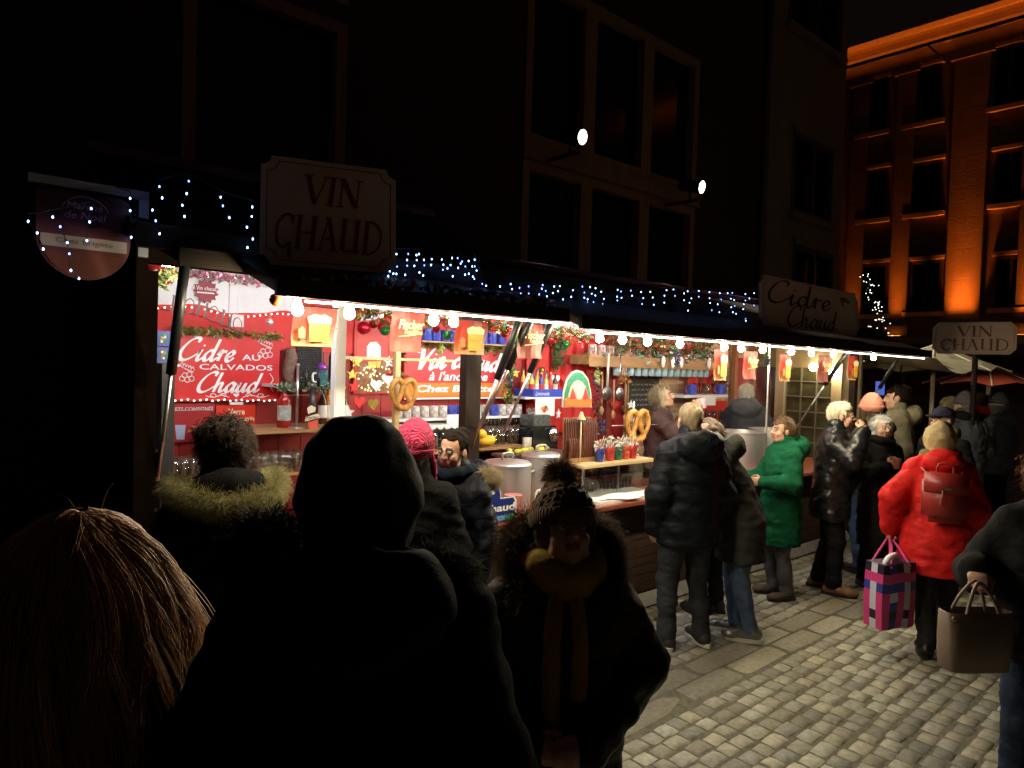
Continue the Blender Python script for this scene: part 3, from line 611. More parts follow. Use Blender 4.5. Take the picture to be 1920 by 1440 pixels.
b.tube([(x,YW-.016,2.242+.020*math.sin(x*9.5)) for x in np.linspace(1.,2.35,60)],.0015,4); obj('cable',b,wire,t)
e0=None
for x in np.linspace(1.02,2.3,32):
    if e0 is None: m=MB(); m.ell((0,0,0),(.0055,.0055,.0055),6); e0=e=obj('led',m,dots,t,world=False)
    else: e=e0.copy(); COL.objects.link(e); e.parent=t
    e.location=Vector((x,YW-.02,2.242+.020*math.sin(x*9.5)))-t.location
b=MB(); leaves(b,[(.95,4.80,2.475),(3.4,4.80,2.475)],1500,.018,.04,(0,1),3); tag(obj('tinsel_garland',b,[M('pink tinsel',(.75,.25,.42),.3,.6,var=.2),M('silver tinsel',(.8,.75,.75),.25,.8,var=.1)]),'pink and silver glitter garland under the chalet ceiling at the left','garland')
# HOHOHO
b=MB(); q0=atY(318,600,4.55); q1=atY(456,600,4.55)
strokes(b,SERIF,'HOHOHO',q0[0],q1[0],q0[2]-.0,.095,4.55,shear=.15,base=lambda u:.055-.115*u*u-.01*u)
b.tube(catmull([(q0[0]-.05,4.56,q0[2]+.06),(q0[0]+.1,4.56,q0[2]+.05),((q0[0]+q1[0])/2,4.56,q0[2]+.02),(q1[0]+.03,4.56,q0[2]-.07)]),.003,5)
for u in (.2,.8): b.tube([(q0[0]+(q1[0]-q0[0])*u,4.56,q0[2]+.05-.10*u*u),(q0[0]+(q1[0]-q0[0])*u,4.56,2.43)],.0015,4)
tag(obj('letter_sign',b,black),'thin black metal HOHOHO letters hung across the white wavy board','sign')
# starburst
c=pz(386,546,YW-.02); t=thing('starburst_sign','dark red starburst sign reading Vin chaud on the white board','sign',(c[0],YW-.03,c[1])); b=MB()
b.prism([(c[0]+(.083 if k%2 else .064)*math.cos(math.pi*k/13),c[1]+(.083 if k%2 else .064)*math.sin(math.pi*k/13)) for k in range(26)],YW-.03,YW-.022); obj('board',b,M('maroon card',(.25,.012,.03),.5,var=0),t)
b=MB(); text(b,'Vin chaud',c[0]-.066,c[0]+.062,c[1]+.018,.026,YW-.0325); b.box(c[0]-.06,c[0]+.05,YW-.0325,YW-.0315,c[1]-.016,c[1]-.008); obj('lettering',b,lw,t)
# Cidre panel
t,q=board('wall_sign','big red Cidre au Calvados Chaud panel with white script on the back wall','sign',YW-.035,(327,625,524,752),M('red sign panel',(.60,.018,.022),.4,var=.06),.02)
Y=YW-.038; b=MB()
stx(b,SCRIPT,'Cidre',330,634,436,676,Y,shear=.35,w=.16,nib=.75); stx(b,SCRIPT,'Chaud',366,698,484,735,Y,shear=.35,w=.16,nib=.75)
tx(b,'AU',454,665,488,676,Y,bold=.01); tx(b,'CALVADOS',374,683.5,511,694,Y,bold=.01); obj('lettering',b,lw,t)
b=MB(); X=lambda x,y:(pz(x,y,Y)[0],Y,pz(x,y,Y)[1])
def curl(mb,x,y,s,f=1): mb.tube([X(x+f*s*(a/6)*math.cos(a),y+s*.7*(a/6)*math.sin(a)) for a in np.linspace(.6,6.5,14)],.003,4)
for cx,cy,f in ((338,630,1),(365,630,-1),(405,633,1),(398,742,1),(420,742,-1),(465,742,1),(490,742,-1)): curl(b,cx,cy,7,f)
for cx,cy in ((497,645),(350,690)):
    b.tube(catmull([X(cx-14,cy-6),X(cx-4,cy+1),X(cx+13,cy+8)],5),.004,4)
    for k in range(5): b.tube(catmull([X(cx-12+k*5,cy-6+k*2),X(cx-8+k*5,cy-10+k*2),X(cx-6+k*5,cy-4+k*2)],4),.003,4)
    for dx,dy in ((-4,14),(5,12),(1,22),(9,20),(-9,20)): b.tube([X(cx+dx+5*math.cos(a),cy+dy+5*math.sin(a)) for a in np.linspace(0,6.28,10)],.003,4)
b.tube(catmull([X(385,742),X(400,745),X(415,741),X(430,745)],5),.003,4); b.tube(catmull([X(455,745),X(470,741),X(490,745),X(505,741)],5),.003,4)
poly(b,[(443,745),(437,740),(439,737),(443,739),(447,737),(449,740)],Y); 
b.tube(catmull([X(506,700),X(512,712),X(506,722),X(512,734)],5),.003,4); obj('scrollwork',b,lw,t)
def garland(label,pix,Y,n,spread=.018,size=.045,mats=None,seed=1,name='garland'):
    P=[atY(x,y,Y) for x,y in pix]; m=MB(); m.tube(catmull(P,5) if len(P)>2 else P,.004,5,0); leaves(m,catmull(P,5) if len(P)>2 else P,n,spread,size,tuple(range(len(mats or GM))),seed)
    return tag(obj(name,m,mats or GM),label,'garland')
GM=[M('fir green',(.06,.14,.03),.6,var=.3),M('pale green leaf',(.18,.26,.06),.6,var=.3),M('olive leaf',(.13,.15,.04),.6,var=.3),M('gold leaf',(.45,.30,.08),.5,var=.2)]
GD=[M('dark green leaf',(.03,.08,.025),.6,var=.3),M('mid green leaf',(.07,.15,.05),.6,var=.3)]
garland('leafy green and gold garland draped over the top of the red Cidre panel',[(327,618),(350,622),(400,622),(450,626),(500,630),(524,632)],YW-.06,420,.014,.04)
t=thing('fairy_light_chain','small warm lights along the lower edge of the red Cidre panel','fairy lights',(1.8,YW-.05,1.6)); b=MB(); A=np.array(atY(328,751,YW-.05)); B=np.array(atY(515,752,YW-.05)); b.tube([A,B],.002,4); obj('cable',b,wire,t)
for k in range(18):
    e=e0.copy(); COL.objects.link(e); e.parent=t; e.location=Vector(A+(B-A)*k/17+np.array([0,-.005,.004*(k%3)]))-t.location
# posters
t,q=board('poster','dark red poster with a pale cup drawing','poster',YW-.02,(322,757,402,828),M('wine red poster',(.33,.012,.02),.45,var=.05),.006); Y=YW-.024
b=MB(); tx(b,'GOBELETS CONSIGNÉS',296,762,400,770,Y,bold=.02); b.box(*[v for v in (pz(330,775,Y)[0],pz(392,775,Y)[0],Y,Y+.001)],pz(0,777,Y)[1],pz(0,775.4,Y)[1])
obj('lettering',b,M('pink white letters',(.75,.6,.62),.5,var=0),t)
b=MB(); poly(b,[(328,797),(348,797),(346,824),(331,824)],Y); obj('cup_drawing',b,M('pale blue print',(.35,.42,.62),.5,var=.1),t)
b=MB(); b.prism([(pz(376,809,Y)[0]+.021*math.cos(a),pz(376,809,Y)[1]+.021*math.sin(a)) for a in np.linspace(0,6.28,18)[:-1]],Y,Y+.001); obj('coin_drawing',b,M('cream print',(.7,.6,.45),.5,var=.1),t)
b=MB(); poly(b,[(352,806),(364,804),(364,809),(352,811)],Y); obj('arrow_drawing',b,M('orange print',(.6,.25,.05),.5,var=.1),t)
t,q=board('poster','bright red Verre de pinot gris poster under the Cidre panel','poster',YW-.03,(405,760,479,812),M('orange red poster',(.66,.03,.012),.45,var=.04),.006); Y=YW-.034
b=MB(); tx(b,'Verre',428,766,459,778,Y,bold=.03); tx(b,'de pinot gris',408,781,477,792,Y,bold=.025); tx(b,'4 €',455,797,470,806,Y); obj('lettering',b,lcream,t)
b=MB(); poly(b,[(432,799),(443,795),(454,799),(443,804)],Y); obj('leaf_drawing',b,GD[1],t)
b=MB(); panel(b,YW-.04,431,754,456,759); tag(obj('paper_tag',b,white),'small white paper tag pinned above the Verre de pinot gris poster','note')
for (x0,y0,x1,y1,lb) in ((433,590,457,613,'white square gift tag hanging below the HOHOHO letters'),(284,577,292,603,'white square gift tag at the far left edge of the stall opening')):
    b=MB(); panel(b,4.62,x0,y0,x1,y1,.004); p=atY((x0+x1)/2,y0,4.62); b.tube([p,p+np.array([0,0,.12])],.001,4); tag(obj('gift_tag',b,M('pale pink card',(.7,.55,.55),.5,var=.2,scale=30)),lb,'gift tag')
# drinks fridge at the left end
q=rect(4.05,302,690,326,960); t=thing('drinks_fridge','narrow black drinks fridge with a blue lit pane at the left end of the stall','fridge',(1.02,4.1,.15))
fx0,fx1=q[0],q[1]; b=MB(); b.box(fx0,fx1,4.05,4.5,.15,1.9); b.box(.952,fx0,4.45,4.5,.15,1.9); obj('cabinet',b,M('charcoal steel',(.025,.026,.028),.4,var=.05),t)
b=MB(); panel(b,4.44,270,714,302,762,.008); obj('lit_pane',b,M('blue lit pane',(.25,.5,.9),.3,var=.2,emit=.8,ecol=(.16,.38,.85)),t)
b=MB(); b.box(.952,fx0,4.1,4.44,1.1,1.115); b.box(.952,fx0,4.1,4.44,1.42,1.435); obj('shelf',b,chrome,t)
def bottle(name,label,p,h,r,cols,cat='bottle',group=None,lab=None):
    t=thing(name,label,cat,p,group=group); m=MB()
    m.lathe([(0,0),(r*.92,0),(r,.02*h),(r,.58*h),(r*.75,.68*h),(r*.34,.78*h),(r*.32,.93*h),(r*.38,.935*h),(r*.38,.95*h)],14); obj('glass',m,cols[0],t,smooth=True,world=False)
    m=MB(); m.lathe([(r*.39,.93*h),(r*.42,.95*h),(r*.42,h),(0,h)],12); obj('cap',m,cols[1],t,world=False)
    if len(cols)>2: m=MB(); m.lathe([(r*1.01,.16*h),(r*1.015,.5*h)],14); obj('label',m,cols[2],t,world=False,smooth=True)
    return t
bg1=M('dark bottle glass',(.015,.03,.018),.12,var=0,coat=.3); bg2=M('clear pale glass',(.35,.38,.36),.12,var=.1); bgr=M('red glass',(.4,.02,.015),.15,var=.1)
lam=M('amber drink',(.8,.33,.03),.3,var=.1); lred=M('red label',(.55,.04,.03),.4,var=.2,scale=30); lwh=M('white label',(.75,.72,.66),.4,var=.2,scale=30); lgold=M('gold cap',(.6,.42,.12),.3,.8,var=0)
bottle('bottle','orange juice bottle low in the black drinks fridge',(.985,4.2,1.115),.27,.035,[lam,lwh,M('glowing orange label',(.9,.38,.03),.4,emit=.25,ecol=(1,.4,.03))])  # juice label glows by itself, its lit look put into the material
bottle('bottle','red labelled bottle above the orange juice in the drinks fridge',(.985,4.2,1.435),.28,.035,[bgr,lgold,lwh])
# blue mug boxes
for k,(y0,y1,lb) in enumerate(((620,648,'upper blue boxed mug print at the left edge of the opening'),(651,679,'lower blue boxed mug print at the left edge of the opening'))):
    q=rect(4.6,268,y0,319,y1); t=thing('mug_box',lb,'box',((q[0]+q[1])/2,4.6,q[2]),group='boxed mugs at the left edge'); b=MB(); b.box(q[0],q[1],4.6,4.7,q[2],q[3]); obj('carton',b,M('blue print carton',(.04,.09,.42),.45,var=.5,scale=35),t)
    m=MB(); w=(q[1]-q[0])/2
    for j in range(2):
        xa=q[0]+j*w; m.box(xa+.012,xa+w-.012,4.596,4.599,q[2]+.012,q[3]-.012,0)
        for s_ in range(9): cx=xa+.02+random.random()*(w-.05); cz=q[2]+.018+random.random()*(q[3]-q[2]-.045); m.box(cx,cx+.012,4.594-.0002*s_,4.5955,cz,cz+.014,1+s_%3)
    obj('window_print',m,[M('dark green print',(.03,.12,.12),.4),M('red print',(.6,.06,.04),.4),M('white print',(.8,.8,.75),.4),M('green print',(.1,.35,.1),.4)],t)
sh=MB(); sh.box(.955,1.34,4.5,4.86,*[atY(290,682,4.5)[2]-.014,atY(290,682,4.5)[2]]); sp('shelf',sh,white)
# brown knitted strip, bead picture, white scalloped shelf, etc
b=MB(); A=atY(543,652,YW-.06); B=atY(543,714,YW-.06); b.tube(catmull([A,(A*.7+B*.3)+[.012,0,0],(A*.3+B*.7)+[-.01,0,0],B],5),[.03,.036,.04,.04,.045,.045,.045,.045,.045,.045,.04,.04,.04,.035,.03,.03][:len(catmull([A,B,A,B],5))],10); tag(obj('plush_strip',b,M('brown plush',(.20,.12,.09),.9,var=.35,scale=40,bump=.8,bscale=120),smooth=True),'brown plush figure hanging between the Cidre panel and the dark bead picture','plush toy')
t,q=board('bead_picture','square picture of dark glossy beads behind the first beer flag','picture',YW-.03,(556,648,604,716),M('black backing',(.02,.02,.022),.5),.01); b=MB()
for i in range(15):
    for j in range(20): b.ell((q[0]+(i+.5+.3*(j%2))*(q[1]-q[0])/15.5,YW-.034,q[2]+(j+.5)*(q[3]-q[2])/20),(.007,.007,.0075),6)
obj('beads',b,M('black beads',(.05,.05,.055),.15,var=.5,scale=60),t,smooth=True)
def shelf(label,Y0,Y1,px0,px1,py,th=.018,mat=white,scallop=False):
    a=atY(px0,py,Y0); c=atY(px1,py,Y0); m=MB(); m.box(a[0],c[0],Y0,Y1,a[2]-th,a[2]); o=sp('shelf',m,mat); o['label']=label
    if scallop:
        m=MB(); n=max(3,int((c[0]-a[0])/.07)); w=(c[0]-a[0])/n
        for i in range(n): m.prism([(a[0]+w*i,a[2]-th)]+[(a[0]+w*i+w*u,a[2]-th-.028*math.sin(math.pi*u)) for u in np.linspace(.1,.9,7)]+[(a[0]+w*(i+1),a[2]-th)],Y0,Y0+.006)
        obj('scalloped_edge',m,mat,o)
    return a[2]
z1=shelf('white scalloped shelf',4.6,4.87,519,640,722,.018,white,True)
garland('green leafy garland trailing along the white scalloped shelf',[(522,722),(545,728),(570,722),(600,728),(630,726),(640,745)],4.57,300,.014,.045,[GD[0],GD[1],M('sage leaf',(.25,.33,.22),.6,var=.2)],9)
p=atY(603,720,4.66)
def lathe_thing(name,label,cat,p,prof,mat,n=18,group=None,extra=None):
    t=thing(name,label,cat,tuple(p),group=group); m=MB(); m.lathe(prof,n); obj('body',m,mat,t,smooth=True,world=False,auto=40)
    if extra: extra(t)
    return t
def handle(t,r,h,m=None,w=.008,z0=.2,z1=.82):
    b=MB(); b.tube(catmull([(r*.95,0,h*z1),(r*1.45,0,h*z1*.98),(r*1.6,0,h*.5),(r*1.4,0,h*z0*1.05),(r*.95,0,h*z0)],4),w,7); obj('handle',b,m,t,smooth=True,world=False)
MUG=[(0,0),(.036,0),(.040,.006),(.040,.092),(.036,.092),(.035,.01),(0,.008)]
tmug=lathe_thing('mug','teal mug with a pale handle under the purple bauble on the scalloped shelf','mug',(p[0],4.66,z1),[(a*1.1,b*1.15) for a,b in MUG],M('teal glaze',(.05,.16,.17),.25,var=.5,scale=25),extra=lambda t:handle(t,.044,.1,white))
tmug.rotation_euler=(0,0,math.pi)
b=MB(); b.ell((p[0],4.66,z1+.125),(.035,.035,.035),14); tag(obj('bauble',b,M('purple bauble',(.25,.06,.4),.15,.3,var=0),smooth=True),'shiny purple bauble sitting on the teal mug','bauble')
pb=atY(626,720,4.68); bottle('bottle','dark tall wine bottle at the right end of the white scalloped shelf',(pb[0],4.68,z1),.34,.04,[bg1,bg1])
# low back shelf with drinks
z2=shelf('wooden drinks shelf',4.4,4.87,405,655,812,.02,wdl)
pb=atY(532,808,4.6); bottle('bottle','squat red bottle with a silver patch left of the tap',(pb[0],4.6,z2),.30,.045,[bgr,M('crimson cap',(.4,.01,.03),.4),M('silver patch',(.5,.55,.5),.35,var=.6,scale=20)])
pb=atY(556,806,4.5); t=thing('wine_stand','slim chrome glass stand with a round foot beside the red bottle','stand',(pb[0],4.5,z2)); b=MB(); b.tube([(pb[0],4.5,z2),(pb[0],4.5,z2+.42)],.009,8); b.lathe([(0,0),(.06,0),(.055,.01),(0,.014)],16,(pb[0],4.5,z2)); b.ell((pb[0],4.5,z2+.425),(.014,.014,.014),8); obj('stem',b,chrome,t,smooth=True); b=MB(); b.box(pb[0]-.07,pb[0]+.1,4.495,4.505,z2+.22,z2+.226); obj('crossbar',b,chrome,t)
pb=atY(585,812,4.45); t=thing('beer_tap','beer tap with a red and cream clip sign behind the black beanie','beer tap',(pb[0],4.45,z2)); b=MB(); b.tube([(pb[0],4.45,z2),(pb[0],4.45,z2+.28)],.02,12); b.tube([(pb[0]-.05,4.45,z2+.28),(pb[0]-.05,4.45,z2+.4)],.012,8); b.tube([(pb[0]+.04,4.45,z2+.28),(pb[0]+.04,4.45,z2+.4)],.012,8); obj('column',b,black,t,smooth=True)
b=MB(); Y=4.41; poly(b,[(572,790),(574,782),(598,775),(600,784)],Y,.006); obj('name_plate',b,lcream,t); b=MB(); poly(b,[(577,792),(597,787),(594,812),(580,812)],Y+.002,.006); obj('clip_sign',b,M('coral clip',(.7,.12,.07),.4,var=.1),t)
b=MB(); poly(b,[(578,776),(576,766),(584,760),(592,764),(591,772)],Y,.006); obj('figure_print',b,lcream,t); b=MB(); tx(b,'Fischer',575,779,598,786,Y-.003,shear=.2); obj('lettering',b,dline,t)
# glassware, shared meshes
gl=glassy('glass ware'); 
def glass_proto(label,p,group,h=.11,r=.032):
    t=thing('drinking_glass',label,'glass',p,group=group); m=MB(); m.lathe([(0,0),(r*.75,0),(r*.78,.004),(r,h),(r*.94,h),(r*.7,.008),(0,.008)],12); obj('bowl',m,gl,t,smooth=True,world=False); return t
gp=None
for i in range(26):
    u=i%13; row=i//13; p=atY(332+u*5.6,905-row*14,3.95); p=(p[0]+random.uniform(-.01,.01),3.95+row*.1,.915)
    lb='upturned drinking glass in the crowded glass rows on the counter at the left end'
    gp=glass_proto(lb,p,'glasses on the counter at the left end',.12,.03) if i==0 else gp; 
    if i>0: dup(gp,p)
zg=shelf('glass rack shelf',4.2,4.87,326,640,905,.016,wdl)
for i in range(34):
    p=atY(331+(i%17)*15,903,4.24+.13*(i//17)); dup(gp,(p[0]+random.uniform(-.012,.012),4.24+.13*(i//17),zg+.001),label='upturned drinking glass on the low rack shelf behind the curly haired woman')
z3=shelf('white glass shelf',4.6,4.87,905,990,845,.015,white)
gq=None
for i in range(18):
    p=atY(912+(i%9)*7.6,842,4.66+.1*(i//9)); p=(p[0],4.66+.1*(i//9),z3+.001)
    if gq is None: gq=glass_proto('tall drinking glass in the rows left of the coffee machine',p,'glasses left of the coffee machine',.16,.03)
    else: dup(gq,p)
z3b=shelf('white upper glass shelf',4.62,4.87,905,990,806,.012,white)
for i in range(9):
    p=atY(912+i*7.6,804,4.7); dup(gq,(p[0],4.7,z3b+.001))
# beer flags along both flaps
def flag(label,px,kind,tilt=0):
    q=rect(3.12,*px); w=q[1]-q[0]; h=q[3]-q[2]; cx=(q[0]+q[1])/2; t=thing('beer_flag',label,'flag',(cx,3.12,q[2]),group='beer flags hanging under the flaps')
    b=MB(); nx,nz=6,12
    for i in range(nx):
        for j in range(nz):
            def P(a,c): u=a/nx; v=c/nz; return (-w/2+w*u+tilt*w*(1-v),.012*math.sin(u*7+v*2)+.006*math.sin(v*6),h*v)
            v=(j+.5)/nz; u=(i+.5)/nx
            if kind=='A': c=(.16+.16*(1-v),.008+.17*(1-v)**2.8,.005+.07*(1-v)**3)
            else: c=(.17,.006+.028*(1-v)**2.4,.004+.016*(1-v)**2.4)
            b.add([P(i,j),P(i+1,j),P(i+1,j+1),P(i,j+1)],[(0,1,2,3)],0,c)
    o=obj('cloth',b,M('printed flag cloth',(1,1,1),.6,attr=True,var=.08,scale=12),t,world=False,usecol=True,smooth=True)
    b=MB(); b.tube([(-w/2,0,h+.004),(w/2,0,h+.004)],.004,5); b.tube([(0,0,h),(0,0,h+.05)],.002,4); obj('hanging_rod',b,black,t,world=False)
    y=-.024
    if kind=='A':
        b=MB(); b.prism([(-w*.2,h*.12),(w*.22,h*.12),(w*.27,h*.62),(-w*.22,h*.62)],y,y+.001); obj('beer_print',b,M('amber beer print',(.50,.24,.02),.5,var=.15),t,world=False)
        b=MB(); b.prism([(-w*.24,h*.6),(w*.28,h*.6)]+[(w*(.02+.28*math.cos(a)),h*(.72+.10*math.sin(a*1)+.015*math.sin(7*a))) for a in np.linspace(-.2,3.3,14)],y-.002,y-.001); obj('foam_print',b,M('foam print',(.55,.42,.24),.6,var=.1),t,world=False)
        b=MB(); text(b,'Fischer',-w*.17,w*.2,h*.42,h*.09,y-.002); text(b,'Bière',w*.24,w*.46,h*.5,h*.06,y-.002,shear=.3); b.prism([(-w*.46,h*.2),(-w*.3,h*.2),(-w*.3,h*.42),(-w*.38,h*.5),(-w*.46,h*.42)],y-.001,y); obj('lettering',b,M('brown print',(.28,.10,.04),.5,var=0),t,world=False)
    else:
        b=MB(); text(b,'Fischer',-w*.36,w*.40,h*.68,h*.22,y,shear=.25,bold=.01); text(b,'Tradition',-w*.22,w*.34,h*.5,h*.12,y,shear=.25); b.prism([(-w*.38,h*.36),(w*.36,h*.46),(w*.36,h*.475),(-w*.38,h*.375)],y,y+.001); obj('lettering',b,M('straw yellow print',(.75,.52,.16),.5,var=0),t,world=False)
    return t
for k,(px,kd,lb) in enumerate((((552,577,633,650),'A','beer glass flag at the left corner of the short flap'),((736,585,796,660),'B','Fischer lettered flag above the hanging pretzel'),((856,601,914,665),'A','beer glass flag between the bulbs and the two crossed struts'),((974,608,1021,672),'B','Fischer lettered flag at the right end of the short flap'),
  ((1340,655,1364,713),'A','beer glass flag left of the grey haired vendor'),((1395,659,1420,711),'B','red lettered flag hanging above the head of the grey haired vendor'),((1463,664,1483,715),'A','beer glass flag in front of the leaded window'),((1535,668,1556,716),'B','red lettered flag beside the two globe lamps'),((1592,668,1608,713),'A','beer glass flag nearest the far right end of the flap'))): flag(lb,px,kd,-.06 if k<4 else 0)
# poster with lights and white jar, vin chaud banner
t,q=board('poster','tall red drink poster with a white jar right of the white inner post','poster',YW-.02,(664,598,738,738),M('warm red poster',(.55,.03,.03),.45,var=.12),.01); Y=YW-.024
b=MB(); poly(b,[(688,650),(694,642),(706,641),(714,650),(714,668),(708,674),(694,674),(688,668)],Y); obj('jar_print',b,lw,t); b=MB(); poly(b,[(672,591),(735,588),(735,596),(716,594),(700,600),(672,601)],Y-.001); obj('wave_print',b,lw,t)
b=MB(); poly(b,[(672,680),(734,676),(734,735),(668,735)],Y+.001); obj('dark_print',b,M('bronze print',(.20,.10,.05),.5,var=.5,scale=30),t)
b=MB(); poly(b,[(690,678),(714,677),(712,690),(692,690)],Y-.002); obj('yellow_print',b,M('yellow print',(.8,.6,.1),.5),t)
t=thing('fairy_light_chain','cluster of golden fairy lights over the tall red drink poster','fairy lights',(q[0],Y-.02,q[2])); g=M('golden led',(1,.75,.35),.3,var=0,emit=7,ecol=(1,.66,.28),sample=False); P=[atY(random.uniform(672,734),random.uniform(686,735),Y-.02) for _ in range(46)]
b=MB(); b.tube([P[0],P[8],P[16],P[24],P[40]],.0015,4); obj('cable',b,wire,t); g0=None
for p in P:
    if g0 is None: m=MB(); m.ell((0,0,0),(.006,.006,.006),6); g0=e=obj('led',m,g,t,world=False)
    else: e=g0.copy(); COL.objects.link(e); e.parent=t
    e.location=Vector(p)-t.location
t,q=board('wall_sign','red and orange Vin chaud Chez Brigitte banner in the middle of the back wall','sign',YW-.05,(758,640,950,748),M('banner red',(.52,.016,.035),.4,var=.05),.02); Y=YW-.053
b=MB(); panel(b,Y,759,718,949,744,.001); obj('orange_band',b,M('banner orange',(.78,.20,.02),.4,var=.05),t); b=MB(); panel(b,Y-.001,759,745,949,748,.002); obj('white_rule',b,lw,t)
b=MB(); stx(b,SCRIPT,'Vin chaud',778,658,937,696,Y-.002,shear=.3,w=.22,nib=.75,base=lambda u:.03*math.sin(u*3.1)); tx(b,"à l'ancienne",806,697,915,714,Y-.002,shear=.35,bold=.02); tx(b,'Chez Brigitte',780,722,926,739,Y-.002,shear=.3,bold=.035); obj('lettering',b,lw,t)
def grapes(label,cx,cy,Y,n,mat,s=.05):
    p=atY(cx,cy,Y); t=thing('grape_bunch',label,'grapes',tuple(p)); m=MB(); g=random.Random(int(cx))
    for i in range(n): f=g.random()**.7; m.ell((p[0]+g.gauss(0,s*.45)*(1-f*.7),p[1]+g.gauss(0,s*.3)*(1-f*.6),p[2]-f*s*2.6+.03),(.011,.011,.011),8)
    obj('berries',m,mat,t,smooth=True); m=MB(); leaves(m,[p+[0,0,.03],p+[0,0,.05]],8,.02,.06,(0,),int(cx)); m.tube([p+[0,0,.02],p+[0,0,.09]],.003,5); obj('leaves',m,GD[1],t)
gg=M('green grapes',(.28,.50,.10),.25,var=.25); bgp=M('black grapes',(.03,.035,.07),.3,var=.3)
grapes('bright green grape bunch hanging over the Vin chaud banner',828,640,YW-.12,34,gg); grapes('bright green grape bunch beside the right pair of struts',965,632,4.6,40,gg); grapes('dark grape bunch on the vine right of the Vin chaud banner',957,707,4.7,34,bgp); grapes('pale green grape bunch under the wooden ladle rack',1121,702,4.5,34,M('pale grapes',(.35,.42,.15),.3,var=.25)); grapes('black grape bunch hanging from the beam of mugs',1270,665,3.9,44,bgp); grapes('small dark grape bunch hanging near the leaded window',1439,676,3.6,26,bgp,.04)
garland('thick green garland with brown flowers above the Vin chaud banner',[(795,640),(830,645),(860,648),(905,652),(950,655)],YW-.08,480,.022,.05,None,21)
garland('vine garland hanging down right of the Vin chaud banner',[(953,650),(958,690),(952,730),(958,770)],4.72,340,.022,.05,None,22)
garland('red and green garland on the wooden post above the pretzel',[(750,655),(742,690),(752,715)],4.2,150,.022,.05,[GD[1],M('red berry leaf',(.45,.04,.03),.5)],23)
garland('dark fir garland hanging between the red curtains',[(1046,632),(1048,655),(1044,690)],4.75,340,.028,.055,GD,24)
garland('gold and green wreath sprays over the ladle rack',[(1100,676),(1115,668),(1140,672),(1160,662)],4.6,300,.035,.06,[M('copper leaf',(.5,.22,.08),.4,.3),GM[1],GM[0]],25)
garland('dark garland running down the post left of the brick panel',[(1118,700),(1124,740),(1122,780),(1128,810)],4.7,260,.03,.05,[GD[0],M('blue berry',(.04,.1,.4),.4),M('brown leaf',(.12,.06,.03),.6)],26)
garland('olive and gold garland with a red lantern cap at the top left corner',[(285,528),(305,520),(328,505)],3.9,220,.02,.05,None,27)
# mugs
def mug_proto(label,p,group,mat,hm,rz=0,s=1.):
    t=thing('mug',label,'mug',p,rz,group); m=MB(); m.lathe([(a*s,c*s) for a,c in MUG],14); obj('body',m,mat,t,smooth=True,world=False,auto=40); handle(t,.04*s,.09*s,hm,.006*s); return t
mphoto=M('photo print mug',(.62,.58,.58),.3,var=.75,scale=28); mblue=M('blue print mug',(.06,.09,.48),.3,var=.5,scale=22)
zr=shelf('long white mug shelf',4.62,4.87,668,985,789,.02,white,False); m1=m2=None
b=MB(); a=atY(668,800,4.7); c=atY(985,800,4.7); b.box(a[0],c[0],4.7,4.86,a[2]-.02,a[2]+.02); sp('shelf',b,wdl)
for i,x in enumerate((745,761,778,795,812,829,847,862,878,893,908,925,940,955,970)):
    p=atY(x,786,4.68); p=(p[0],4.68,zr+.001); bl=i in (6,7,8,11)
    if bl: 
        if m2 is None: m2=mug_proto('blue printed mug in the row under the Vin chaud banner',p,'blue mugs under the banner',mblue,mblue,.5)
        else: dup(m2,p)
    else:
        if m1 is None: m1=mug_proto('white mug with a brown photo print in the row under the Vin chaud banner',p,'photo mugs under the banner',mphoto,white,.5)
        else: dup(m1,p)
zt=shelf('narrow top mug shelf',4.66,4.87,792,950,638,.012,wdl); m3=None
for x in (800,817,835,850,905,922,940):
    p=atY(x,636,4.72); p=(p[0],4.72,zt+.001)
    if m3 is None: m3=mug_proto('blue mug on the narrow shelf above the Vin chaud banner',p,'blue mugs above the banner',mblue,mblue,-2.4,1.05)
    else: dup(m3,p)
b=MB(); panel(b,4.55,838,777,874,803,.003); tag(obj('notice',b,M('printed paper',(.75,.70,.72),.6,var=.15,scale=60,stretch=(.1,1,3))),'white printed price notice leaning in front of the mug row','notice')
# scalloped white lower shelf with plates, ducks
zl=shelf('white scalloped lower shelf',4.5,4.87,760,900,800,.012,white,True); zp=shelf('lower plate shelf',4.4,4.87,770,985,850,.02,wdl)
for k,(x,col,lb) in enumerate(((812,(.08,.2,.65),'round blue and red painted plate standing behind the woman with glasses'),(800,(.75,.78,.8),'round white plate standing left of the blue painted plate'))):
    p=atY(x,824,4.72-.04*k); t=thing('plate',lb,'plate',tuple(p)); m=MB(); m.lathe([(0,0),(.06,0),(.115,-.015),(.118,-.012),(.06,.008),(0,.008)],24,tuple(p),axis='y'); obj('dish',m,M('plate glaze %d'%k,col,.25,var=.6,scale=14),t,smooth=True)
    m=MB(); 
    for j in range(7): a=j*.9; m.ell((p[0]+.05*math.cos(a),p[1]-.018,p[2]+.05*math.sin(a)),(.022,.004,.015),8)
    obj('painted_flowers',m,red if k==0 else mblue,t)
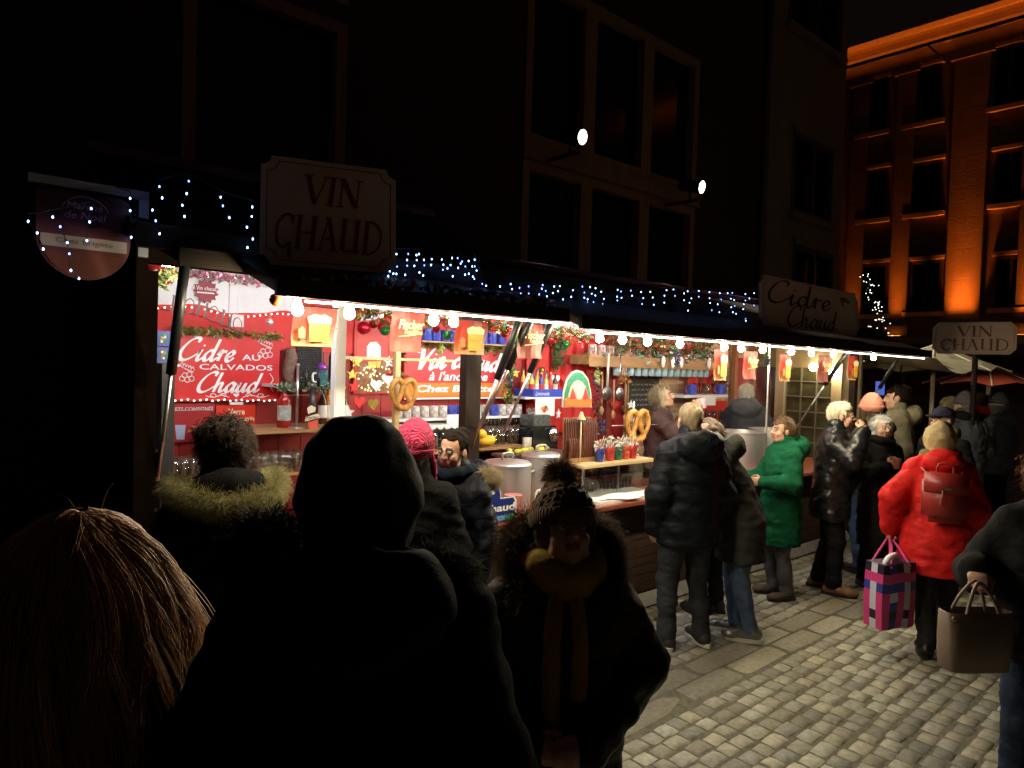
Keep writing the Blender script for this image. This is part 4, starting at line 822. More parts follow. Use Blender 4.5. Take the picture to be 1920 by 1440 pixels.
for x,lb in ((868,'yellow toy duck left of the dark front post'),(913,'yellow toy duck right of the dark front post')):
    p=atY(x,826,4.4); t=thing('toy_duck',lb,'toy duck',tuple(p)); m=MB(); m.ell((p[0],p[1],p[2]),(.085,.05,.045),14); m.ell((p[0]-.055,p[1],p[2]+.055),(.042,.04,.04),12); m.add([(p[0]+.06,p[1]-.02,p[2]+.01),(p[0]+.06,p[1]+.02,p[2]+.01),(p[0]+.115,p[1],p[2]+.05)],[(0,1,2)]); obj('body',m,M('duck yellow',(.85,.50,.03),.35,var=.05),t,smooth=True)
    m=MB(); m.ell((p[0]-.1,p[1],p[2]+.05),(.022,.018,.009),8); obj('beak',m,M('beak orange',(.8,.25,.03),.4),t,smooth=True)
# pretzels
def pretzel(name,label,p,s,group=None,rz=0):
    t=thing(name,label,'pretzel',tuple(p),rz); k=[(-.08,-.42),(-.30,-.25),(-.46,.05),(-.40,.36),(-.15,.45),(.02,.22),(.12,-.05),(.30,-.32),(.18,-.45)]
    P1=catmull(k,6); m=MB(); r=.088*s
    P2=P1*np.array([-1,1]); n=len(P1); yy=np.linspace(0,1,n)
    loop=catmull([(-.28,-.34),(-.42,-.1),(-.47,.15),(-.36,.38),(-.15,.42),(.0,.26),(.08,.02),(.2,-.22),(.32,-.36)],6)
    for sg in (1,-1): m.tube([(sg*a*s,(.02*sg*math.sin(i*.3))*s,c*s) for i,(a,c) in enumerate(loop)],[r*(.75+.35*math.sin(math.pi*i/len(loop))) for i in range(len(loop))],10)
    m.tube(catmull([(-.28*s,0,-.34*s),(-.14*s,0,-.45*s),(0,0,-.47*s),(.14*s,0,-.45*s),(.28*s,0,-.34*s)],5),r*1.2,10); obj('dough',m,M('baked crust',(.55,.27,.06),.4,var=.4,scale=22,coat=.3),t,smooth=True,world=False); return t
p=atY(748,737,4.1); pretzel('pretzel','round glossy pretzel hanging on the pale wooden post',p-[0,.06,0],.21)
a=atY(748,655,4.1); c=atY(746,815,4.1); b=MB(); b.box(a[0]-.02,a[0]+.02,4.1,4.14,.915,a[2]+.2,bev=.004); b.box(a[0]-.42,a[0]+.5,4.145,4.165,atY(748,676,4.1)[2],atY(748,676,4.1)[2]+.018); tag(obj('display_post',b,M('pale pine',(.62,.45,.22),.5,var=.2,stretch=(1,1,.2))),'pale pine post with a cross rail carrying the round pretzel','post')
p=atY(1196,797,3.8); pretzel('pretzel','large golden display pretzel beside the brown coated vendor',p,.27,rz=-.1)
b=MB(); b.tube([p+[0,.05,-.34],p+[0,.05,.2]],.008,8); b.tube([p+[-.28,.05,.0],p+[.35,.05,-.01]],.004,6); b.lathe([(0,0),(.07,0),(.06,.015),(0,.02)],16,(p[0],3.85,1.2)); tag(obj('pretzel_stand',b,chrome,smooth=True),'thin metal stand holding the large golden display pretzel','stand')
# pots on the counter
alum=M('dull aluminium',(.78,.78,.79),.42,.9,var=.1,scale=12,stretch=(1,1,.1),bump=.02)
def pot(label,x,y,r,h,lid,group='big cooking pots on the counter'):
    t=thing('cooking_pot',label,'cooking pot',(x,y,.916),group=group); m=MB(); m.lathe([(0,0),(r*.97,0),(r,.02),(r,h-.012),(r*1.035,h-.01),(r*1.035,h),(r*.97,h),(r*.96,h-.05),(r*.95,.02),(0,.015)],36); obj('vessel',m,alum,t,smooth=True,world=False,auto=35)
    for sg in (1,-1):
        m=MB(); m.tube(catmull([(sg*r*.99,-.05,h*.8),(sg*(r+.045),-.045,h*.82),(sg*(r+.045),.045,h*.82),(sg*r*.99,.05,h*.8)],4),.009,7); obj('handle',m,alum,t,smooth=True,world=False)
    if lid:
        m=MB(); m.lathe([(r*1.03,h+.003),(r*1.03,h+.012),(r*.9,h+.03),(0,h+.045)],36); l=obj('lid',m,alum,t,smooth=True,world=False,auto=35)
        m=MB(); m.tube(catmull([(-.05,0,h+.04),(-.045,0,h+.085),(.045,0,h+.085),(.05,0,h+.04)],4),.008,7); obj('lid_handle',m,alum,l,smooth=True,world=False)
    return t
pot('wide lidded aluminium pot directly behind the blue sign',3.42,3.86,.175,.30,True); pot('lidded aluminium pot right of the wide one, in front of the coffee machine',3.78,3.88,.15,.335,True)
pot('open steaming pot left of the pair on the far counter',6.62,3.86,.24,.42,False); pot('open steaming pot right of the pair on the far counter',7.22,3.86,.22,.42,False)
for x,r,z in ((6.62,.228,1.27),(7.22,.208,1.27)):
    b=MB(); b.lathe([(0,0),(r,0),(r,.004),(0,.006)],28,(x,3.86,z)); tag(obj('mulled_wine',b,M('mulled wine',(.12,.01,.02),.08,var=.1),smooth=False),'dark mulled wine surface inside the %s open pot'%('left' if x<7 else 'right'),'mulled wine')
# price signs on the counter edge
def cloud_sign(label,px0,px1,ytop,ymid,ybot,Y,mat):
    a=pz(px0,ybot,Y); c=pz(px1,ybot,Y); zt_=pz((px0+px1)/2,ytop,Y)[1]; zm=pz(px1,ymid,Y)[1]; x0,x1=a[0],c[0]; z0=.917; w=x1-x0; cx=(x0+x1)/2
    R=[(x0,z0),(x1,z0),(x1,zm-.03),(x1-.02,zm)]; bump=[(cx+w*.26*math.cos(t_),zm+(zt_-zm)*math.sin(t_)) for t_ in np.linspace(0,math.pi,16)]
    P=R+[(x1-w*.16,zm)]+bump+[(x0+w*.16,zm),(x0+.02,zm),(x0,zm-.03)]
    t=thing('price_sign',label,'price sign',(cx,Y,z0),group='cloud shaped price signs'); b=MB(); b.prism(P,Y,Y+.006); obj('white_edge',b,white,t)
    ctr=np.array([cx,(z0+zm)/2]); Q=[tuple(ctr+(np.array(p)-ctr)*np.array([.94,.93])) for p in P]; b=MB(); b.prism(Q,Y-.003,Y-.001); obj('face',b,mat,t); return t,x0,x1,z0,zm,zt_,cx
t,x0,x1,z0,zm,zt_,cx=cloud_sign('navy blue cloud shaped price sign for raisin chaud on the counter edge',838,968,893,930,972,3.47,M('navy sign',(.015,.03,.22),.35,var=.05)); w=x1-x0
b=MB(); text(b,'Jus',cx-.02,cx+.09,zm+.045,.05,3.466,shear=.1,bold=.02); text(b,'de',cx+.0,cx+.06,zm-.005,.035,3.466,shear=.1,bold=.02); text(b,'raisin chaud',x0+.03,x1-.02,zm-.062,.05,3.466,shear=.1,bold=.03); text(b,'2 €',x1-.075,x1-.03,z0+.027,.027,3.464,bold=.02); obj('lettering',b,lw,t)
b=MB(); b.box(x0+w*.38,x1-.105,3.4655,3.4665,z0+.012,z0+.045); obj('pale_strip',b,M('sky blue strip',(.15,.35,.7),.4),t); b=MB(); b.box(x1-.10,x1-.014,3.4655,3.4665,z0+.01,z0+.047); obj('green_strip',b,M('green strip',(.04,.35,.12),.4),t)
t,x0,x1,z0,zm,zt_,cx=cloud_sign('green cloud shaped price sign behind the fur pompom',1003,1085,880,908,945,3.50,M('grass green sign',(.05,.42,.06),.35,var=.05))
b=MB(); text(b,'Vin',cx-.1,cx+.0,zm+.04,.04,3.496,bold=.02); text(b,'1',x0+.03,x0+.045,zm-.03,.045,3.496,bold=.02); obj('lettering',b,lw,t)
p=atY(965,920,3.62); lathe_thing('paper_cup_stack','short stack of white and red cups between the pots and the blue sign','cups',(3.27,3.62,.916),[(0,0),(.05,0),(.058,.10),(.062,.102),(.064,.135),(.058,.135),(0,.13)],M('red white cup',(.55,.2,.18),.4,var=.6,scale=8,stretch=(.1,.1,3)))
# coffee machine and neighbours
zc=shelf('dark back counter',4.25,4.87,985,1175,868,.03,wd)
q=rect(4.4,994,800,1050,862); t=thing('coffee_machine','black coffee machine with a chrome dome behind the second pot','coffee machine',((q[0]+q[1])/2,4.4,zc)); b=MB(); b.box(q[0],q[1],4.4,4.75,zc,q[3],bev=.03); obj('housing',b,M('gloss black',(.012,.012,.014),.12,var=0),t,smooth=True,auto=40)
b=MB(); b.ell((q[1]-.085,4.40,q[3]-.075),(.062,.035,.065),16); obj('dome',b,M('chrome dome',(.8,.8,.82),.08,1.,var=0),t,smooth=True); b=MB(); b.box(q[0]+.05,q[1]-.1,4.42,4.6,q[3]+.001,q[3]+.10,bev=.008); obj('hopper',b,M('smoked plastic',(.10,.11,.10),.2,var=.5,scale=40),t)
c=None
for i in range(4):
    p=atY(985+i*5,853,4.3); p=(p[0],4.3,zc+.001)
    if c is None: c=lathe_thing('cup_stack','tall sleeve of white paper cups left of the coffee machine','cups',p,[(0,0),(.024,0),(.028,.2),(.0,.2)],white,12,'cup sleeves by the coffee machine')
    elif i<2: dup(c,p)
b=MB()
for i in range(14): p=atY(960+i*5,853,4.1); b.ell((p[0],4.1+random.uniform(-.04,.04),1.275),(.028,.02,.02),8)
tag(obj('lemon_slices',b,M('lemon',(.75,.72,.08),.45,var=.2),smooth=True),'yellow lemon pieces lying on the tray behind the pots','lemons')
b=MB(); p=atY(995,853,4.1); b.box(3.55,4.22,4.02,4.2,1.235,1.256); b.box(3.6,3.63,4.05,4.17,.916,1.235); b.box(4.15,4.18,4.05,4.17,.916,1.235); tag(obj('tray_stand',b,chrome),'low metal tray stand holding the lemons','stand')
zb=shelf('white bottle shelf',4.55,4.87,985,1055,745,.016,white)
b=MB(); panel(b,4.54,1000,735,1056,746,.004); 
q=rect(4.56,1000,733,1056,744); t=thing('blue_crate','blue crate of small bottles on the shelf beside the plaque','crate',((q[0]+q[1])/2,4.6,zb)); b=MB(); b.box(q[0],q[1],4.56,4.575,zb,zb+.07); b.box(q[0],q[1],4.80,4.815,zb,zb+.07); b.box(q[0],q[0]+.012,4.576,4.80,zb,zb+.07); b.box(q[1]-.012,q[1],4.576,4.80,zb,zb+.07); b.box(q[0]+.012,q[1]-.012,4.576,4.80,zb+.001,zb+.01); obj('crate_walls',b,M('crate blue',(.02,.06,.45),.4,var=.1),t)
b=MB(); text(b,'Limonade',q[0]+.03,q[0]+.2,zb+.032,.035,4.558,shear=.2); obj('lettering',b,lw,t)
cols=[((.75,.5,.1),(.1,.1,.1)),((.02,.02,.03),(.6,.05,.05)),((.6,.08,.05),(.8,.6,.1)),((.7,.45,.15),(.05,.1,.5)),((.03,.05,.35),(.7,.6,.2)),((.55,.35,.05),(.5,.05,.05))]
for i in range(12):
    r_=i//6; cm=cols[(i*5+r_)%6]; x=q[0]+.04+(i%6)*(q[1]-q[0]-.08)/5; nm=('yellow','black','red','amber','blue','honey coloured')[(i*5+r_)%6]; od=('first','second','third','fourth','fifth','sixth')[i%6]
    bottle('bottle','%s small bottle, %s from the left in the %s row of the blue crate'%(nm,od,('front','back')[r_]),(x,4.63+.11*r_,zb+.011),.21+.03*r_,.024,[M('bottle %d'%(i%6),cm[0],.25,var=.2),M('bottlecap %d'%(i%6),cm[1],.4),lwh if i%2 else lred],group='small bottles in the blue crate')
b=MB(); panel(b,4.5,1004,747,1040,780,.004); t=tag(obj('menu_card',b,white),'white menu card with a small fruit drawing below the blue crate','card'); b=MB(); p=atY(1021,766,4.497)
for dx,dz,mi in ((-.02,0,0),(.015,.01,1),(.0,-.02,2),(.03,-.005,0)): b.ell((p[0]+dx,4.497,p[2]+dz),(.02,.002,.018),8,mi)
obj('fruit_drawing',b,[M('orange print',(.6,.25,.05)),GD[1],red],t,world=False)
# arched plaque
Y=3.98; pts=[(1056,762),(1058,735),(1064,712),(1073,700),(1082,696),(1092,699),(1102,712),(1107,735),(1108,762)]
A=pz(1082,765,Y); t=thing('plaque','arched painted plaque with a green wreath and an orange base hanging over the sausages','plaque',(A[0],Y,A[1]))
def ap(s,dz=0): return [(A[0]+(pz(x,y,Y)[0]-A[0])*s,A[1]+(pz(x,y,Y)[1]-A[1])*s+dz) for x,y in pts]
b=MB(); b.prism(ap(1.06,-.008),Y,Y+.012); obj('white_edge',b,white,t); b=MB(); b.prism(ap(.98),Y-.004,Y-.001); obj('wreath',b,M('wreath green',(.03,.25,.12),.5,var=.5,scale=40),t); b=MB(); b.prism(ap(.72,.01),Y-.008,Y-.005); obj('centre_field',b,M('plaque cream',(.7,.6,.45),.5,var=.25,scale=20),t)
b=MB(); b.prism([pz(*v,Y) for v in ((1057,762),(1057,748),(1070,744),(1085,750),(1098,745),(1107,748),(1107,762))],Y-.012,Y-.009); obj('orange_base',b,M('plaque orange',(.75,.18,.03),.5,var=.2,scale=20),t)
b=MB()
for x in (1072,1096): b.prism([pz(*v,Y) for v in ((x-6,748),(x+6,748),(x,726))],Y-.016,Y-.013)
obj('red_trees',b,M('plaque red',(.6,.04,.05),.5),t); b=MB(); p=pz(1083,728,Y); b.prism([pz(*v,Y) for v in ((1078,746),(1088,746),(1088,734),(1083,727),(1078,734))],Y-.016,Y-.013); obj('little_house',b,M('plaque grey',(.55,.55,.55),.5),t)
b=MB(); b.tube([atY(1082,697,Y+.006),atY(1082,650,Y+.006)],.0015,4); b.tube([atY(1082,765,Y+.006),atY(1082,786,3.9)],.0015,4); obj('cord',b,wire,t)
# sausages
t=thing('sausage_rack','rack of dried brown sausages with a little wooden bell knob on a stick','sausages',(4.27,3.8,1.2)); sa=M('dried sausage',(.11,.032,.02),.45,var=.3,scale=30,bump=.3,bscale=90); s0=None
q=rect(3.78,1066,786,1117,862)
for i in range(26):
    x=q[0]+.012+(i%13)*(q[1]-q[0]-.024)/12; y=3.78+.05*(i//13); L=(.34 if i>12 else (.19 if i%13<6 else .34))
    m=MB(); o=obj('sausage',(lambda m:(m.tube(catmull([(0,0,0),(random.uniform(-.006,.006),-.008,L*.5),(0,0,L)],4),[.004,.010,.0115,.0115,.0115,.0115,.0115,.010,.004],7),m)[1])(m),sa,t,smooth=True,world=False); o.location=(x-4.27,y-3.8,.003)
b=MB(); b.box(q[0],q[1],3.84,3.845,1.2,q[3]+.01); b.box(q[0],q[1],3.765,3.77,1.2,1.235); obj('rack_frame',b,wdl,t)
p=atY(1090,786,3.74); b=MB(); b.tube([(p[0],3.74,1.2),(p[0],3.74,p[2])],.006,8); b.lathe([(0,.06),(.012,.055),(.018,.03),(.036,.0),(.034,-.004),(0,-.004)],16,(p[0],3.74,p[2])); obj('bell_knob',b,M('pale turned wood',(.72,.6,.4),.5),t,smooth=True)
# display case, white paper, cups
t=thing('display_case','glass display case with a pale wooden top on the counter under the sausages','display case',(4.4,3.75,.916)); b=MB(); b.box(3.98,4.86,3.62,4.0,1.17,1.198,bev=.004); obj('top_board',b,M('pale beech',(.62,.47,.25),.5,var=.2,stretch=(.2,1,1)),t)
b=MB(); b.box(4.0,4.84,3.632,3.638,.93,1.168); obj('glass_front',b,gl,t); b=MB()
for x in (3.99,4.40,4.83): b.box(x,x+.016,3.63,3.646,.918,1.169)
b.box(3.99,4.846,3.647,3.66,.918,.935); b.box(3.99,4.846,3.7,3.95,1.08,1.086); obj('frame',b,chrome,t)
g=None
for i in range(8):
    p=(4.05+i*.095,3.78,.919)
    dup(gp,p,label='upturned drinking glass inside the glass display case'); 
for i in range(5):
    b=MB(); x=4.06+i*.16; b.lathe([(0,.0),(.045,.0),(.055,.02),(.04,.045),(0,.05)],14,(x,3.82,1.088)); tag(obj('bread_roll',b,M('baked crust',(.5,.3,.1)),smooth=True),'small bread roll on the upper shelf of the display case','bread roll','bread rolls in the display case')
P=[atZ(1090,905,.955),atZ(1174,903,.955),atZ(1202,930,.955),atZ(1104,938,.955)]; b=MB(); n=8
g_=[]; rr=random.Random(4)
for i in range(n+1):
    for j in range(n+1):
        u=i/n; v=j/n; p=(P[0]*(1-u)+P[1]*u)*(1-v)+(P[3]*(1-u)+P[2]*u)*v; g_.append((p[0],p[1],.942+.010*rr.random()+.008*math.sin(u*9+v*4)))
b.add(g_,[(i*(n+1)+j,i*(n+1)+j+1,(i+1)*(n+1)+j+1,(i+1)*(n+1)+j) for i in range(n) for j in range(n)]); b.box(min(p[0] for p in P)+.06,max(p[0] for p in P)-.1,min(p[1] for p in P)+.05,max(p[1] for p in P)-.05,.9155,.94); tag(obj('paper_sheets',b,M('white paper',(.82,.82,.8),.6,var=.03)),'crumpled white paper sheets spread on the counter under the display case','paper')
kinds=[((.5,.05,.04),(.05,.25,.1),'red'),((.03,.12,.08),(.6,.5,.3),'dark green'),((.6,.08,.05),(.7,.65,.5),'bright red'),((.45,.04,.04),(.1,.3,.1),'deep red'),((.04,.06,.3),(.6,.6,.6),'navy')]
for i,x in enumerate((1143,1158,1172,1186,1124)):
    p=atY(x,860,3.72); cm=kinds[i]; lathe_thing('printed_cup','%s printed cup filled with sweets, number %s from the sausages on the case'%(cm[2],('two','three','four','five','one')[i]),'cup',(p[0],3.72,1.199),[(0,0),(.032,0),(.042,.10),(.045,.102),(.044,.11),(0,.1)],M('cup print %d'%i,cm[0],.4,var=.8,scale=18),14,'printed cups on the display case',
      extra=lambda t:(lambda b:(leaves(b,[(0,0,.10),(0,0,.14)],70,.022,.05,(0,1,2),i+40),[b.tube([(0,0,.09),(random.uniform(-.06,.06),-.01,.17+random.random()*.05)],.003,4,3) for _ in range(4)],obj('sweets',b,[white,M('mint wrap',(.5,.7,.55),.3),M('pink wrap',(.75,.4,.4),.3),lcream],t,world=False)))(MB()))
# red curtains with scalloped top
b=MB(); xa=atY(985,640,YW)[0]; xb=5.56; n=60
for i in range(n):
    u0=xa+(xb-xa)*i/n; u1=xa+(xb-xa)*(i+1)/n; f=lambda x:YW-.05+.022*math.sin(x*38); b.add([(u0,f(u0),1.3),(u1,f(u1),1.3),(u1,f(u1),2.2),(u0,f(u0),2.2)],[(0,1,2,3)])
tag(obj('curtain',b,red,smooth=True),'bright red gathered curtain hanging on the back wall behind the plaque','curtain')
# right half: ladle rack, wooden beam shelf, hanging cups, chalkboard
Yb=4.5; q=rect(Yb,1150,672,1336,688); b=MB(); b.box(q[0]-.35,q[1],Yb,Yb+.25,q[2],q[3]); b.box(q[0]-.35,q[1],Yb-.01,Yb-.002,q[2]-.02,q[2]+.0); o=sp('beam_shelf',b,wdl); beamz=q[3]; bx0,bx1=q[0],q[1]
h0=None
for i in range(15):
    x=bx0+.12+(bx1-bx0-.16)*i/14; p=(x,Yb+.06,q[2]-.1)
    if h0 is None: h0=mug_proto('small pale blue mug hanging in a row under the wooden beam shelf',p,'mugs hanging under the beam shelf',M('pale blue mug',(.35,.5,.6),.3,var=.3,scale=20),white,1.2,.9)
    else: dup(h0,p)
h1=None
for i in range(9):
    x=bx0-.2+i*.13; p=(x,Yb+.1,beamz+.001)
    if h1 is None: h1=mug_proto('printed mug standing in the row on the left part of the beam shelf',p,'mugs on the beam shelf',M('rose print mug',(.6,.4,.4),.3,var=.7,scale=25),white,-1.9,1.1)
    else: dup(h1,p)
garland('silvery fir garland on top of the wooden beam shelf',[(1195,668),(1230,664),(1260,668),(1300,664),(1332,668)],Yb+.05,900,.04,.06,[M('frosted fir',(.4,.45,.42),.5,var=.3),GD[0],GD[1],M('silver leaf',(.7,.7,.72),.3,.5)],31)
garland('dense green fir garland hanging high under the ceiling over the beam shelf',[(1165,640),(1200,648),(1240,640),(1290,650),(1332,646)],Yb-.1,800,.05,.07,[GD[0],GD[1],M('cone brown',(.2,.1,.05),.6),M('red bow',(.5,.04,.04),.4)],32)
for k,(x,y,r,col,lb,Y) in enumerate(((517,562,.026,(.75,.16,.04),'glossy orange bauble at the left corner of the short flap',2.85),(506,604,.022,(.6,.55,.5),'clear glass bauble hanging right of the HOHOHO letters',4.2),(1240,650,.06,(.22,.12,.05),'brown nut bauble among the fir garland over the beam shelf',4.35),(682,615,.05,(.45,.01,.03),'dark red bauble left of its pair over the tall drink poster',4.7),(720,612,.05,(.5,.015,.04),'dark red bauble right of its pair over the tall drink poster',4.7),(1030,636,.055,(.5,.02,.03),'dark red bauble on the red curtain',4.7),(303,510,.07,(.5,.03,.03),'round red lantern ball at the top left corner of the opening',4.0))):
    p=atY(x,y,Y); t=thing('bauble',lb,'bauble',tuple(p)); m=MB(); m.ell(p,(r,r,r),20); obj('ball',m,M('bauble %d'%k,col,.12,.55,var=0),t,smooth=True); m=MB(); m.lathe([(.006,r*.97),(.008,r*1.2),(0,r*1.22)],8,tuple(p)); m.tube([p+[0,0,r*1.2],p+[0,0,r*1.2+.05]],.001,4); obj('cap',m,lgold,t)
for k,(x,y) in enumerate(((1244,678),(1262,680),(1278,679),(1330,681))):
    p=atY(x,y,Yb-.05); t=thing('bell_tag','small white oval tag hanging in front of the wooden beam shelf','tag',tuple(p),group='white oval tags on the beam shelf'); m=MB(); m.ell(p,(.033,.012,.062),14); obj('disc',m,lw,t,smooth=True); m=MB(); m.tube([p+[0,0,.06],p+[0,.0,.12]],.002,4); obj('string',m,wire,t)
for k,(x,lb) in enumerate(((1138,'steel skimmer with a long pale handle left of its pair on the brick panel'),(1161,'steel ladle right of its pair on the brick panel'))):
    p=atY(x,738,4.45); t=thing('skimmer' if k==0 else 'ladle',lb,'ladle',tuple(p),group='ladles on the brick panel'); m=MB(); m.ell(p,(.075,.022,.07) if k==0 else (.062,.035,.075),18); obj('bowl',m,M('dark steel',(.35,.33,.34),.3,1.),t,smooth=True); m=MB(); m.tube([p+[0,0,.06],p+[.005,0,.38]],.012 if k==0 else .007,8); m.tube([p+[.005,0,.38],p+[.005,.09,.40]],.005,6); obj('handle',m,M('pale handle',(.6,.55,.5),.4) if k==0 else chrome,t,smooth=True)
p=atY(1167,716,4.5); b=MB(); leaves(b,[p,p+[0,0,.08]],60,.03,.05,(0,),3); b.tube([p,p+[0,0,.3]],.002,4); tag(obj('copper_bunch',b,M('copper leaf',(.5,.22,.08))),'small bunch of copper leaves hanging beside the chalkboard','decoration')
t,q=board('chalkboard','dark chalkboard with faint chalk writing and a red top behind the brown coated vendor','chalkboard',YW-.05,(1178,702,1233,770),M('slate',(.02,.022,.02),.7,var=.3,scale=6),.015); b=MB(); w=q[1]-q[0]; h=q[3]-q[2]
b.box(q[0]-.02,q[0],YW-.06,YW-.034,q[2],q[3]); b.box(q[1],q[1]+.02,YW-.06,YW-.034,q[2],q[3]); b.box(q[0]-.02,q[1]+.02,YW-.06,YW-.034,q[3],q[3]+.02); b.box(q[0]-.02,q[1]+.02,YW-.06,YW-.034,q[2]-.02,q[2]); obj('frame',b,wdl,t)
b=MB(); rr=random.Random(8)
for j in range(5):
    z=q[3]-h*(.28+.14*j); x=q[0]+w*.1
    while x<q[1]-w*.2: L=rr.uniform(.03,.08); b.tube([(x+L*u,YW-.053,z+.008*math.sin(u*9+x*40)) for u in np.linspace(0,1,9)],.0022,4); x+=L+.02
obj('chalk_writing',b,M('chalk',(.45,.45,.42),.9),t)
b=MB(); b.tube([(q[0],YW-.09,q[3]+.01),(q[1],YW-.09,q[3]-.01)],.003,5); leaves(b,[(q[0],YW-.09,q[3]+.01),(q[1],YW-.09,q[3]-.01)],200,.025,.05,(0,1),6); tag(obj('red_garland',b,[M('red berry leaf',(.45,.04,.03)),GD[0]]),'red and green garland over the top of the chalkboard','garland')
# far shelf, red cloths, glasses
zf=shelf('white far shelf',4.55,4.87,1284,1365,741,.03,white); q=rect(4.54,1318,745,1342,752); b=MB(); b.box(q[0],q[1],4.54,4.545,q[2]-.05,q[3]); tag(obj('paper_notice',b,white),'white paper notice pinned to the edge of the far white shelf','notice')
hb=None
for x,lb in ((1298,'blue mug at the left end of the far white shelf'),(1352,'blue mug at the right end of the far white shelf')): p=atY(x,739,4.65); mug_proto(lb,(p[0],4.65,zf+.001),'blue mugs on the far shelf',mblue,mblue,2.5,1.25)
p=atY(1322,739,4.65); bb=glass_proto('clear glass jar between the blue mugs on the far white shelf',(p[0],4.65,zf+.001),'jar on the far shelf',.13,.045)
for x,lb in ((1301,'red cloth hanging left of its pair above the far shelf'),(1326,'red cloth hanging right of its pair above the far shelf')):
    a=atY(x-9,690,4.8); c=atY(x+9,735,4.8); b=MB(); n=10
    for i in range(n): u0=a[0]+(c[0]-a[0])*i/n; u1=a[0]+(c[0]-a[0])*(i+1)/n; f=lambda x:4.8+.012*math.sin(x*60); b.add([(u0,f(u0),c[2]),(u1,f(u1),c[2]),(u1,f(u1),a[2]),(u0,f(u0),a[2])],[(0,1,2,3)])
    b.tube([(a[0],4.8,a[2]),(c[0],4.8,a[2])],.006,6); tag(obj('hanging_cloth',b,red,smooth=True),lb,'cloth')
garland('dark red and brown garland hanging above the far glass jar',[(1336,700),(1345,720),(1352,712),(1360,725)],4.7,260,.035,.05,[M('wine leaf',(.2,.02,.03),.5),M('brown leaf',(.12,.06,.03))],33)
z5=shelf('far glass shelf',4.6,4.87,1284,1365,800,.02,white)
for i in range(12): p=atY(1290+(i%6)*12,798,4.66+.1*(i//6)); dup(gq,(p[0],4.66+.1*(i//6),z5+.001),label='tall drinking glass on the far shelf behind the grey haired vendor')
b=MB(); panel(b,YW-.02,1286,752,1362,798,.01); sp('red_panel',b,red)
q=rect(YW-.03,1372,672,1436,860); b=MB(); b.box(q[0],q[1],YW-.03,YW-.02,1.0,q[3]); sp('red_panel',b,M('dim red panel',(.3,.02,.02),.5,var=.2))
b=MB()
for x in (q[0]-.05,(q[0]+q[1])/2-.03,q[1]): b.box(x,x+.06,YW-.09,YW-.032,.15,2.42)
sp('wooden_frame',b,M('red brown frame',(.3,.12,.05),.5,var=.2,stretch=(1,1,.2)))
p0=atY(1441,690,3.75); b=MB(); b.tube([(p0[0],3.75,.92),(p0[0],3.75,2.4)],.011,8); sp('chrome_pole',b,chrome)
# fuller shelves
garland('fir and berry garland running along the underside of the front beam',[(640,570),(760,592),(900,606),(1010,618),(1100,630)],3.7,1500,.028,.05,[GD[0],GD[1],M('red berry leaf',(.45,.04,.03)),M('gold tinsel',(.7,.5,.12))],41)
hs=[(math.sin(a)**3*.05,(13*math.cos(a)-5*math.cos(2*a)-2*math.cos(3*a)-math.cos(4*a))/16*.05) for a in np.linspace(0,6.283,22)[:-1]]
stp=[((.052 if k%2==0 else .023)*math.sin(math.pi*k/5),(.052 if k%2==0 else .023)*math.cos(math.pi*k/5)) for k in range(10)]
op={}
rr=random.Random(77)
for i in range(30):
    x=(650+rr.random()*100) if i<10 else ((955+rr.random()*110) if i<22 else (1120+rr.random()*70)); y=(630+rr.random()*150) if i<22 else (690+rr.random()*100); kd='heart' if i%2 else 'star'; cc=i%3; p=atY(x,y,4.72+.04*(i%3)); nm=('white','red','gold')[cc]
    if (kd,cc) not in op:
        t=thing('ornament','small %s wooden %s hanging on a thread before the red back wall'%(nm,kd),'ornament',tuple(p),group='%s %s ornaments'%(nm,kd)); m=MB(); m.prism(hs if kd=='heart' else stp,0,.008); obj('figure',m,(lw,red,MATS['gold tinsel'])[cc],t,world=False); m=MB(); m.tube([(0,.004,.03),(0,.004,.3)],.0012,4); obj('thread',m,wire,t,world=False); op[(kd,cc)]=t
    else: dup(op[(kd,cc)],p,rz=rr.uniform(-.5,.5))

bk_=[M('brown bottle',(.06,.025,.01),.15),bg1,bgr,lam]
bn=['brown','dark green','red','amber']
bp_=[None]*4
for i,x in enumerate((604,614,624,634,643)):
    k=(i*3)%4; p=atY(x,810,4.74)
    if bp_[k] is None: bp_[k]=bottle('bottle','%s bottle in the back row on the wooden drinks shelf'%bn[k],(p[0],4.74,z2+.001),.27,.034,[bk_[k],lgold,lwh],group='%s bottles on the drinks shelf'%bn[k])
    else: dup(bp_[k],(p[0],4.74,z2+.001))
for i in range(16):
    p=atY(775+i*13,848,4.5); dup(gq,(p[0],4.5+.02*(i%2),zp+.001),label='tall drinking glass standing on the plate shelf beside the dark post')
hb_=None
for i,x in enumerate((672,700,722,802,818,838,925,946,968,1028,1044,1062,1078,1092)):
    p=atY(x,596+.075*(x-672)+10*(i%3),3.75); r=.02+.006*(i%3); c_=i%3
    t=thing('bauble',('small gold bauble','small red bauble','small green bauble')[c_]+' on a thread under the front beam','bauble',tuple(p),group=('gold','red','green')[c_]+' baubles under the front beam'); m=MB(); m.ell((0,0,0),(r,r,r),14); obj('ball',m,M('tiny bauble %d'%c_,((.6,.4,.08),(.5,.02,.03),(.05,.3,.08))[c_],.15,.6,var=0),t,smooth=True,world=False); m=MB(); m.tube([(0,0,r),(0,0,2.34-p[2])],.0012,4); obj('thread',m,wire,t,world=False)
jn=None
